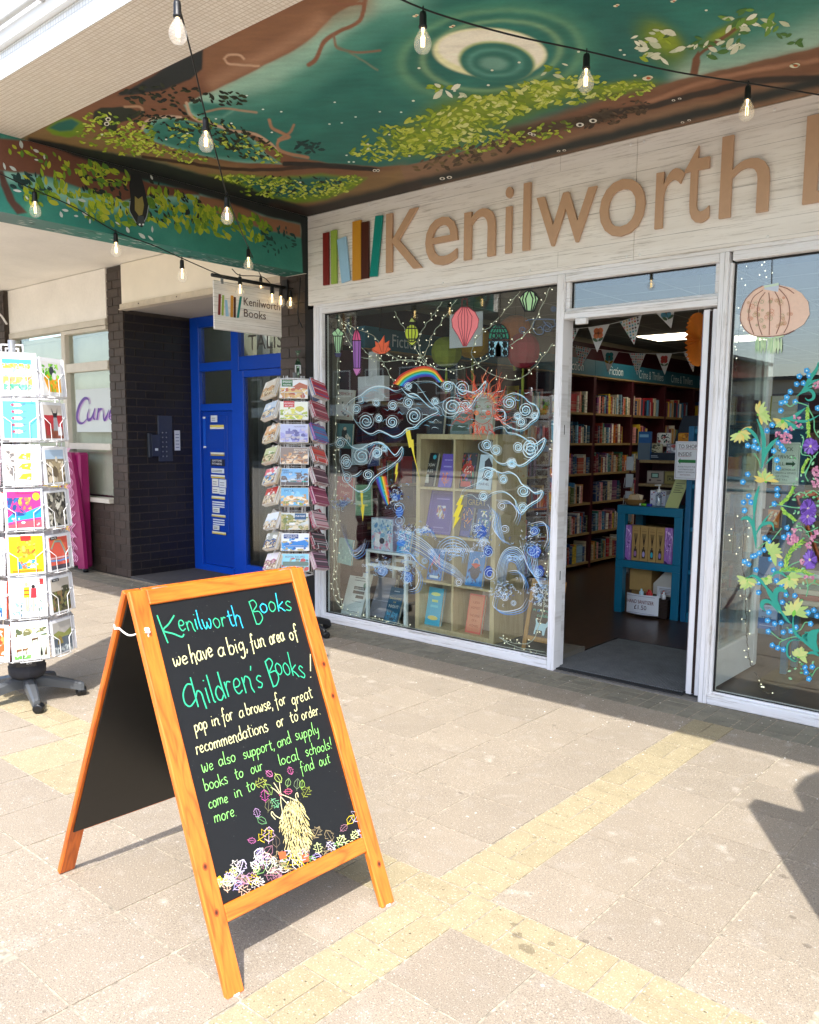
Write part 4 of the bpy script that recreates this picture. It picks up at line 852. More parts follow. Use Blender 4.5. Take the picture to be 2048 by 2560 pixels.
# ================================================================ pavement chalkboard
GL = {
 'a': (.95, [[(.78, .82), (.5, 1.02), (.16, .78), (.1, .35), (.3, .03), (.58, .12), (.76, .5)], [(.8, 1.0), (.77, .45), (.9, .02)]]),
 'b': (.9, [[(.14, 1.95), (.12, 1.0), (.1, .02)], [(.13, .62), (.4, .98), (.74, .75), (.72, .25), (.4, 0), (.13, .2)]]),
 'c': (.8, [[(.7, .84), (.42, 1), (.12, .62), (.14, .2), (.42, 0), (.72, .18)]]),
 'd': (.92, [[(.74, .62), (.45, .98), (.12, .62), (.16, .15), (.45, .02), (.72, .3)], [(.74, 1.9), (.75, .8), (.84, .02)]]),
 'e': (.82, [[(.12, .48), (.45, .5), (.68, .68), (.5, .98), (.2, .85), (.1, .4), (.32, .02), (.72, .18)]]),
 'f': (.7, [[(.72, 1.7), (.52, 1.95), (.34, 1.6), (.32, .5), (.3, -.55)], [(.06, .95), (.6, 1.02)]]),
 'g': (.88, [[(.7, .82), (.42, 1), (.12, .62), (.28, .15), (.66, .35)], [(.72, 1), (.72, .1), (.62, -.65), (.3, -.8), (.1, -.55)]]),
 'h': (.88, [[(.14, 1.95), (.12, .9), (.1, 0)], [(.12, .6), (.4, .98), (.68, .8), (.68, .3), (.74, -.25)]]),
 'i': (.4, [[(.2, .98), (.18, .4), (.24, 0)], [(.2, 1.38), (.23, 1.44)]]),
 'k': (.8, [[(.14, 1.95), (.12, .9), (.12, 0)], [(.7, .98), (.2, .5), (.45, .3), (.78, -.02)]]),
 'l': (.4, [[(.18, 1.95), (.16, .8), (.2, .1), (.36, 0)]]),
 'm': (1.3, [[(.12, .98), (.12, .4), (.12, 0)], [(.13, .65), (.38, .98), (.6, .8), (.6, .02)], [(.61, .65), (.85, .98), (1.08, .8), (1.1, .05)]]),
 'n': (.88, [[(.12, .98), (.12, .4), (.12, 0)], [(.13, .62), (.4, .98), (.68, .78), (.68, .25), (.82, -.12)]]),
 'o': (.88, [[(.42, 1), (.12, .7), (.14, .22), (.42, 0), (.72, .28), (.72, .75), (.42, 1)]]),
 'p': (.9, [[(.14, .98), (.12, .2), (.1, -.85)], [(.13, .62), (.4, .98), (.74, .75), (.7, .25), (.4, .05), (.14, .2)]]),
 'r': (.7, [[(.14, .98), (.13, .4), (.12, 0)], [(.14, .6), (.36, .95), (.62, .88)]]),
 's': (.75, [[(.64, .85), (.4, 1), (.16, .78), (.36, .52), (.64, .3), (.45, .02), (.1, .12)]]),
 't': (.72, [[(.34, 1.6), (.32, .7), (.4, .08), (.64, .1)], [(.06, 1.05), (.66, 1.12)]]),
 'u': (.9, [[(.14, .98), (.12, .4), (.3, .02), (.6, .15), (.72, .5)], [(.74, .98), (.73, .4), (.84, 0)]]),
 'v': (.8, [[(.1, .98), (.38, 0), (.72, .98)]]),
 'w': (1.15, [[(.1, .98), (.16, .25), (.32, 0), (.54, .4), (.56, .7)], [(.55, .5), (.72, .02), (.96, .3), (1.0, .8), (.9, 1.02)]]),
 'y': (.85, [[(.12, .98), (.16, .4), (.4, .2), (.66, .4)], [(.7, .98), (.68, 0), (.56, -.65), (.28, -.8)]]),
 'K': (1.15, [[(.1, 1.95), (.14, .9), (.2, -.45)], [(.95, 1.7), (.55, 1.1), (.18, .62), (.6, .2), (.95, -.15), (1.12, 0)]]),
 'B': (1.1, [[(.12, 1.9), (.18, 1.0), (.3, -.1)], [(.12, 1.85), (.55, 1.95), (.72, 1.5), (.3, 1.02), (.78, .95), (.95, .4), (.6, -.05), (.3, -.05)]]),
 'C': (1.15, [[(.95, 1.35), (.6, 1.55), (.2, 1.15), (.12, .45), (.45, 0), (1.0, .25)]]),
 'W': (1.2, [[(.1, 1.3), (.2, .25), (.38, .02), (.6, .6), (.62, .9)], [(.6, .6), (.8, .02), (1.02, .4), (1.08, 1.1), (.95, 1.3)]]),
 'D': (1.05, [[(.14, 1.6), (.14, 0)], [(.1, 1.6), (.6, 1.5), (.9, .9), (.6, .15), (.12, 0)]]),
 'S': (.75, [[(.64, 1.4), (.4, 1.6), (.16, 1.25), (.36, .82), (.64, .5), (.45, .02), (.1, .12)]]),
 'G': (1.0, [[(.8, 1.4), (.45, 1.55), (.12, .9), (.35, .05), (.8, .2), (.82, .7), (.5, .7)]]),
 ',': (.35, [[(.2, .12), (.16, -.15), (.05, -.35)]]), '.': (.4, [[(.15, .04), (.2, .08)]]), "'": (.35, [[(.2, 1.95), (.15, 1.7), (.08, 1.6)]]),
 '!': (.5, [[(.3, 1.95), (.26, 1.2), (.22, .55)], [(.2, .12), (.22, .04)]]), '-': (.6, [[(.1, .5), (.5, .5)]]), ' ': (.62, [])}
def handwrite(mb, s, P, a, b, up, col, w, nrm, seed=0, cols=None, off=.0012, halo=None):
    """chalk pen words along a line a->b (photo coords of the surface P), up = one x-height"""
    r = random.Random(seed); W = sum(GL.get(c, GL['o'])[0] for c in s); k = 0.0
    for ci, c in enumerate(s):
        adv, strokes = GL.get(c, GL['o']); jy = r.uniform(-.06, .06); js = r.uniform(.94, 1.08)
        for st in strokes:
            pts = []
            for (gx, gy) in st:
                t = (k+gx*.96)/W*.955; y = (gy*js+jy)*.9
                pts.append(P(a[0]+(b[0]-a[0])*t+up[0]*y+r.uniform(-.02, .02)*abs(up[1]), a[1]+(b[1]-a[1])*t+up[1]*y+r.uniform(-.02, .02)*abs(up[1])))
            pts = smooth(pts, 5); cc = cols[int(ci/len(s)*len(cols))] if cols else col
            if halo: ribbon(mb, pts, w*1.5, nrm, halo, False, off*.5)
            ribbon(mb, pts, w*.67*r.uniform(.9, 1.1), nrm, cc, False, off)
        k += adv
A0 = Vector((1.083, -3.36, 0)); BU = Vector((.0205, .9998, 0)); BV = Vector((-.388, .008, .922)).normalized(); BN = BU.cross(BV).normalized()
if BN.x < 0: BN = -BN
def Mloc(o, u, v, n): m = Matrix((u, v, n)).transposed().to_4x4(); m.translation = o; return m
MF = Mloc(A0, BU, BV, BN)
def Pb(px, py):
    d = ray(px, py); t = (A0-CAM).dot(BN)/d.dot(BN); return CAM+d*t
wd = wood('orange_pine_along', '#dc7625', '#a94a14', 'y', 1.3, .38); wdx = wood('orange_pine_across', '#dc7625', '#a94a14', 'x', 1.3, .38)
M_board = mat('chalkboard', '#0c0c0d', .5, noise=(40, .2), noise2=(260, .25), bump=(300, .1))
ab = thing('pavement_chalkboard', 'large orange pine framed A-board chalked with green and cream words and a hedgehog', 'chalkboard', (.63, -3.03, 0))
BW = .655; SW = .056; BT = .02
def bpart(name, x0, x1, y0, y1, m, M, z0=-BT, z1=0, bev=.003):
    b = MB(); b.bbox((-(x1-x0)/2, -(y1-y0)/2, z0), ((x1-x0)/2, (y1-y0)/2, z1), bev)
    MM = M@Matrix.Translation(((x0+x1)/2, (y0+y1)/2, 0)); return b.build(name, m, ab, M=MM)
bpart('front_stile', 0, SW, 0, 1.1405, wd, MF); bpart('front_stile', BW-SW, BW, 0, 1.1405, wd, MF)
bpart('top_rail', SW+.0005, BW-SW-.0005, 1.094, 1.1405, wdx, MF, z1=-.001); bpart('bottom_rail', SW+.0005, BW-SW-.0005, .182, .229, wdx, MF, z1=-.001)
bpart('front_board', SW+.0005, BW-SW-.0005, .2295, 1.0935, M_board, MF, -.015, -.009, .001)
# rear frame leans the other way
RT = A0+BV*1.1405-BN*.021; RV = (RT-Vector((.125, -3.345, 0))).normalized(); RN = BU.cross(RV).normalized(); RN = RN if RN.x < 0 else -RN
RU = RV.cross(RN).normalized() if RV.cross(RN).normalized().y > 0 else -RV.cross(RN).normalized()
RL = (RT-Vector((.125, -3.345, 0))).length
MR = Mloc(Vector((.125, -3.345, 0)), BU, RV, BU.cross(RV).normalized())
wd2 = wood('orange_pine_rear', '#cf681c', '#9c4412', 'y', 1.3, .4)
zz = (-.0, .02) if BU.cross(RV).x > 0 else (-.02, 0)
bpart('rear_stile', 0, SW, 0, RL-.001, wd2, MR, -.0205, -.0005); bpart('rear_stile', BW-SW, BW, 0, RL-.001, wd2, MR, -.0205, -.0005)
bpart('rear_rail', SW+.0005, BW-SW-.0005, .185, .229, wd2, MR, -.0205, -.0015); bpart('rear_rail', SW+.0005, BW-SW-.0005, RL-.048, RL-.001, wd2, MR, -.0205, -.0015)
bpart('rear_board', .012, BW-.012, .20, RL-.006, mat('rear_panel_black', '#0e0e0e', .35, noise=(30, .3), bump=(14, .08, .001)), MR, .0, .006, .001)
tp = MB(); tp.box((-.5, 0, 0), (.5, 1, 1)) if False else None
hg = MB()
for s in (.08, .56): hg.tube([A0+BU*s+BV*1.138-BN*.012, A0+BU*(s+.05)+BV*1.138-BN*.012], .006, 8)
hg.build('hinge', M_greyst, ab)
for s, t in ((.028, .345), (.028, .22), (.63, .80), (.632, .69), (.632, .13)):
    k = MB(); P0 = A0+BU*s+BV*t+BN*.0004
    for q, (rr, cc) in enumerate(((.009, '#a8541a'), (.006, '#7a3512'), (.003, '#4a1e0c'))):
        k.poly([P0+BU*math.cos(a*PI/6)*rr+BV*math.sin(a*PI/6)*rr*1.3+BN*.0002*q for a in range(12)], cc)
    k.build('knot', M_print, ab)
sg = MB(); pA = A0+BU*.028+BV*1.02+BN*.004; pB = Vector((.125, -3.345, 0))+BU*.01+RV*1.035+Vector((-.01, -.005, 0))
mid = (pA+pB)/2+Vector((0, -.012, -.018))
sg.tube(smooth([pA, (pA*2+mid)/3, mid, pB], 5), .0028, 6)
for c in (pA, pB):
    for k in range(3): sg.tube([c+Vector((math.cos(a*.9+k)*.007, math.sin(a*.9+k*2)*.004-.003, math.sin(a*.9)*.006)) for a in range(8)], .0026, 6)
sg.tube([pA, pA+Vector((.002, -.002, -.03))], .0028, 6)
sg.build('cord', mat('white_cord', '#e8e4dc', .8, bump=(400, .5)), ab)
for s in (.03, .625):
    k = MB(); k.lathe([(.012, .0), (.012, .004), (0, .004)], A0+BU*s+Vector((-.008, 0, -.0005)), 10); k.build('foot_pad', M_white, ab)
ck = MB()
def T(s, a, b, up, col, w, seed, cols=None, crop='a', halo=None):
    if crop == 'a': f = lambda p: (340+p[0]/2.6136, 1400+p[1]/2.6136); k = 1/2.6136
    else: f = lambda p: (120+p[0]/1.76, 1900+p[1]/1.76); k = 1/1.76
    handwrite(ck, s, Pb9, f(a), f(b), (up[0]*k, up[1]*k), col, w, BN, seed, cols, halo=halo)
A9 = A0-BN*.009
def Pb9(px, py):
    d = ray(px, py); t = (A9-CAM).dot(BN)/d.dot(BN); return CAM+d*t
TG = ['#2fa87a', '#2fa87a', '#2ac79c', '#28b4d8', '#3cc0e0', '#2fa87a', '#38cf92', '#2fa87a', '#28b8d0', '#34cf96']
T('K', (170, 510), (330, 480), (-26, -80), '#2fa87a', .0072, 1)
T('enilworth', (285, 468), (725, 425), (-20, -72), '', .0056, 2, ['#2fa87a', '#2fa87a', '#27c9a8', '#28b4d8', '#2ac0c8', '#2fa87a', '#2fa87a', '#28b4e0', '#28b4e0'])
T('B', (765, 415), (850, 405), (-22, -84), '#2fa87a', .0062, 3); T('ooks', (812, 345), (1035, 330), (-14, -70), '', .0056, 4, ['#28b8e0', '#2fa87a', '#28c0d8', '#2fa87a'])
T('we', (246, 700), (350, 672), (-14, -60), '#d3cf98', .0056, 5); T('have', (365, 680), (515, 625), (-16, -66), '#d3cf98', .0056, 6); T('a', (540, 635), (590, 620), (-14, -64), '#d3cf98', .0056, 7)
T('big,', (610, 622), (740, 585), (-16, -62), '#d3cf98', .0056, 8); T('fun', (754, 590), (852, 557), (-14, -58), '#d3cf98', .0056, 9); T('area', (876, 556), (978, 522), (-14, -56), '#d3cf98', .0056, 10); T('of', (1006, 525), (1068, 512), (-14, -52), '#d3cf98', .0056, 11)
T('C', (318, 978), (420, 915), (-24, -92), '#2aa87c', .0075, 12); T('hildren', (400, 962), (795, 842), (-32, -108), '#2aa87c', .0066, 13); T("'s", (770, 855), (842, 828), (-20, -90), '#2aa87c', .0062, 14)
T('B', (875, 838), (960, 800), (-26, -104), '#2aa87c', .0068, 15); T('ooks', (915, 745), (1125, 775), (-22, -84), '#2aa87c', .0062, 16); T('!', (1120, 775), (1175, 768), (-8, -84), '#d3cf98', .0062, 17)
T('pop', (385, 1128), (475, 1095), (-12, -50), '#d3cf98', .0044, 18); T('in', (495, 1092), (552, 1070), (-10, -48), '#d3cf98', .0044, 19); T('for', (568, 1070), (645, 1040), (-12, -52), '#d3cf98', .0044, 20); T('a', (675, 1035), (712, 1020), (-10, -48), '#d3cf98', .0044, 21)
T('browse,', (725, 1018), (905, 965), (-12, -48), '#d3cf98', .0044, 22); T('for', (915, 965), (990, 935), (-12, -48), '#d3cf98', .0044, 23); T('great', (1022, 955), (1165, 895), (-12, -50), '#d3cf98', .0044, 24)
T('recommendations', (395, 1272), (890, 1110), (-12, -50), '#d3cf98', .0046, 25); T('or', (922, 1098), (975, 1075), (-10, -46), '#d3cf98', .0044, 26); T('to', (1010, 1070), (1068, 1045), (-10, -46), '#d3cf98', .0044, 27); T('order.', (1085, 1045), (1215, 1005), (-10, -44), '#d3cf98', .0044, 28)
GC = '#86cc6c'
T('We', (432, 1392), (515, 1365), (-10, -46), GC, .0036, 29); T('also', (540, 1350), (662, 1312), (-10, -46), GC, .0036, 30); T('support,', (702, 1300), (918, 1232), (-10, -44), GC, .0036, 31); T('and', (925, 1228), (1020, 1192), (-10, -44), GC, .0036, 32); T('supply', (1042, 1180), (1205, 1130), (-10, -46), GC, .0036, 33)
T('books', (450, 1512), (612, 1455), (-12, -46), GC, .0036, 34); T('to', (650, 1440), (710, 1415), (-10, -46), GC, .0036, 35); T('our', (752, 1400), (838, 1370), (-10, -42), GC, .0036, 36)
T('local', (935, 1345), (1075, 1300), (-10, -44), GC, .0036, 37); T('schools!', (1110, 1285), (1295, 1225), (-10, -42), GC, .0036, 38); T('find', (1078, 1395), (1172, 1362), (-10, -44), GC, .0036, 39); T('out', (1198, 1350), (1275, 1325), (-8, -42), GC, .0036, 40)
T('come', (708, 215), (798, 182), (-6, -30), GC, .0036, 41, crop='b'); T('in', (820, 170), (858, 155), (-6, -30), GC, .0036, 42, crop='b'); T('to', (875, 145), (918, 125), (-6, -30), GC, .0036, 43, crop='b'); T('more.', (732, 278), (838, 242), (-6, -32), GC, .0036, 44, crop='b')
# hedgehog and leaves
def Q(x, y): return Pb9(120+x/1.76, 1900+y/1.76)
r_ = random.Random(8)
for k in range(560):
    a = r_.uniform(0, 2*PI); q = math.sqrt(r_.random()); x = 1095+q*math.cos(a)*62+((-14) if math.sin(a) < 0 else 0); y = 300+q*math.sin(a)*132
    if x < 1040 and y < 220: continue
    L = r_.uniform(12, 24); th = R(75+(x-1095)*-.35+r_.uniform(-18, 18)); ribbon(ck, [Q(x, y), Q(x+math.cos(th)*L, y+math.sin(th)*L)], .0018, BN, r_.choice(['#d9c98a', '#cdbb72', '#c4b27a', '#e2d59c']), off=.0012+.0006*r_.random())
for p in ([(1022, 150), (1060, 165), (1095, 180)], [(1022, 150), (1024, 190), (1030, 230), (1026, 262)], [(1022, 150), (1004, 118), (992, 100)], [(1024, 150), (1020, 120), (1018, 98)], [(1020, 152), (996, 130), (980, 120)], [(1095, 185), (1088, 155), (1096, 145), (1100, 165)], [(1030, 262), (1000, 245), (985, 228), (982, 240), (1000, 262)], [(1022, 160), (1050, 190), (1080, 215)]):
    ribbon(ck, smooth([Q(*t) for t in p]), .0026, BN, '#d8cf9c')
spot(ck, lambda x, y, f=0: Pb9(x, y), 120+1022/1.76, 1900+152/1.76, 4, 4, '#c05a6a', nrm=BN, off=.002); spot(ck, lambda x, y, f=0: Pb9(x, y), 120+1055/1.76, 1900+186/1.76, 2.4, 2.4, '#f0ead0', nrm=BN, off=.002)
for x, y in ((1030, 420), (1130, 432)): ck.poly([Q(x-18, y-14)+BN*.002, Q(x+14, y-18)+BN*.002, Q(x+18, y+12)+BN*.002, Q(x-10, y+20)+BN*.002], '#d9582c')
def leaf_doodle(x, y, s, ang, col, w=.002, kind=0):
    c, n = math.cos(R(ang)), math.sin(R(ang)); pts = []
    prof = [(0, 0), (.2, .3), (.32, .2), (.45, .42), (.6, .25), (.72, .32), (1, 0)] if kind == 0 else ([(0, 0), (.3, .3), (.65, .28), (1, 0)] if kind == 1 else [(0, .05), (.15, .35), (.3, .15), (.5, .5), (.6, .2), (.85, .38), (.8, .15), (1.05, 0)])
    for sg_ in (1, -1):
        L = [(u*s, v*s*sg_) for u, v in prof]; ribbon(ck, [Q(x+u*c-v*n, y+u*n+v*c) for u, v in L], w, BN, col)
    ribbon(ck, [Q(x-.15*s*c, y-.15*s*n), Q(x+.9*s*c, y+.9*s*n)], w*.8, BN, col)
for x, y, s, a, c, k in [(960, 50, 34, 40, '#c26a9a', 0), (1000, 62, 46, 55, '#a8c060', 1), (1060, 32, 34, 70, '#b85a8a', 0), (1052, 118, 38, -80, '#7a9a5a', 1), (1094, 128, 46, -85, '#6a7a5a', 1), (1115, 125, 38, -85, '#8ab04a', 1), (1125, 160, 46, -60, '#8f9a3a', 2), (915, 110, 48, -25, '#a8b04a', 2), (955, 105, 56, 60, '#7a9a4a', 1), (955, 180, 50, -95, '#b04a8a', 0), (985, 175, 42, 50, '#7ac08a', 2), (1040, 140, 34, -5, '#c25a7a', 0), (968, 225, 52, -85, '#6a6a4a', 1), (925, 250, 40, -110, '#9a7aa0', 0), (920, 255, 48, 30, '#5a8a5a', 1),
                         (880, 352, 34, 10, '#a85a8a', 0), (930, 350, 66, -35, '#d9c020', 2), (970, 360, 66, -88, '#c9a8c0', 0), (1005, 385, 54, -95, '#6a5a4a', 1)]: leaf_doodle(x, y, s, a, c, .0019, k)
for k in range(66):
    t = k/66; x = 745+t*640 if k % 3 else 745+r_.random()*300; base = 615-(x-745)*.42
    if 1035 < x < 1160: base += 5
    y = base-r_.uniform(8, 120 if x < 950 else (60 if x < 1160 else 105)); 
    if 1025 < x < 1165 and y < 430: y = 445-(x-1025)*.1
    leaf_doodle(x, y, r_.uniform(36, 66), r_.uniform(-130, 60), r_.choice(['#d9c020', '#c9bcd8', '#cfd8b0', '#b88aa8', '#e0d8d0', '#8a7a5a', '#7aa85a', '#cfa890', '#dfe8a0', '#b8a8e0', '#9a6a7a']), r_.choice([.0018, .0022, .003]), r_.choice([0, 1, 2, 2]))
dst = random.Random(2)
for k in range(90):
    x = dst.uniform(.06, .59); y = dst.uniform(.235, 1.08); P0 = A9+BU*x+BV*y+BN*.0008; s = dst.uniform(.0006, .0013); ck.poly([P0+BU*s, P0+BV*s, P0-BU*s, P0-BV*s], '#6b6b66')
tag(ck.build('chalk_writing_and_drawing', mat('chalk_pen', attr=True, rough=.8, noise=(500, .18)), ab), kind='stuff')
# ================================================================ little printed pictures (cards, book covers)
def picture(mb, M, w, h, shapes, z=.0006):
    """shapes in unit coords on a card whose local frame is M (x right, y up, z out)"""
    k = 0
    def P(x, y): return M@Vector((x*w, y*h, z+k*.00018))
    for s in shapes:
        k += 1; t = s[0]
        if t == 'r': mb.poly([P(s[1], s[2]), P(s[3], s[2]), P(s[3], s[4]), P(s[1], s[4])], s[5])
        elif t == 'e': mb.poly([P(s[1]+s[3]*math.cos(a*PI/6), s[2]+s[4]*math.sin(a*PI/6)) for a in range(12)], s[5])
        elif t == 'p': mb.poly([P(*q) for q in s[1]], s[2])
        elif t == 'l': ribbon(mb, [P(*q) for q in s[1]], s[2]*w, M.to_3x3()@Vector((0, 0, 1)), s[3], off=0)
        elif t == 't': 
            R3 = M.to_3x3(); put_text(mb, s[1], P(s[2], s[3]), R3@Vector((1, 0, 0)), R3@Vector((0, 1, 0)), h=s[4]*h, w=s[5]*w if len(s) > 5 and s[5] else None, col=s[6] if len(s) > 6 else '#ffffff', off=.0002, align='c')
        elif t == 'n':                         # loose blotches inside a box: seed, x0,y0,x1,y1, colours, count, size
            r = random.Random(s[1])
            for _ in range(s[7]):
                x = r.uniform(s[2], s[4]); y = r.uniform(s[3], s[5]); a = s[8]*r.uniform(.4, 1.2); b = a*r.uniform(.3, 1)*w/h; th = r.uniform(0, PI); c_, s_ = math.cos(th), math.sin(th)
                k += .02; pts = []
                for q in range(6):
                    u = a*math.cos(q*PI/3); v = b*math.sin(q*PI/3)*r.uniform(.7, 1.2); pts.append(P(min(max(x+u*c_-v*s_, s[2]), s[4]), min(max(y+u*s_+v*c_, s[3]), s[5])))
                mb.poly(pts, r.choice(s[6]))
W_ = '#eeeeee'
def scape(seed, sky, far, near, acc, b=.07):
    return [('r', b, b, 1-b, 1-b, sky), ('n', seed, b, .55, 1-b, 1-b, [sky, W_, acc], 10, .12), ('p', [(b, b), (1-b, b), (1-b, .5), (.7, .62), (.45, .5), (.2, .6), (b, .52)], far), ('n', seed+1, b, b, 1-b, .5, near, 50, .09), ('n', seed+2, b, b, 1-b, .35, near+[acc], 22, .06)]
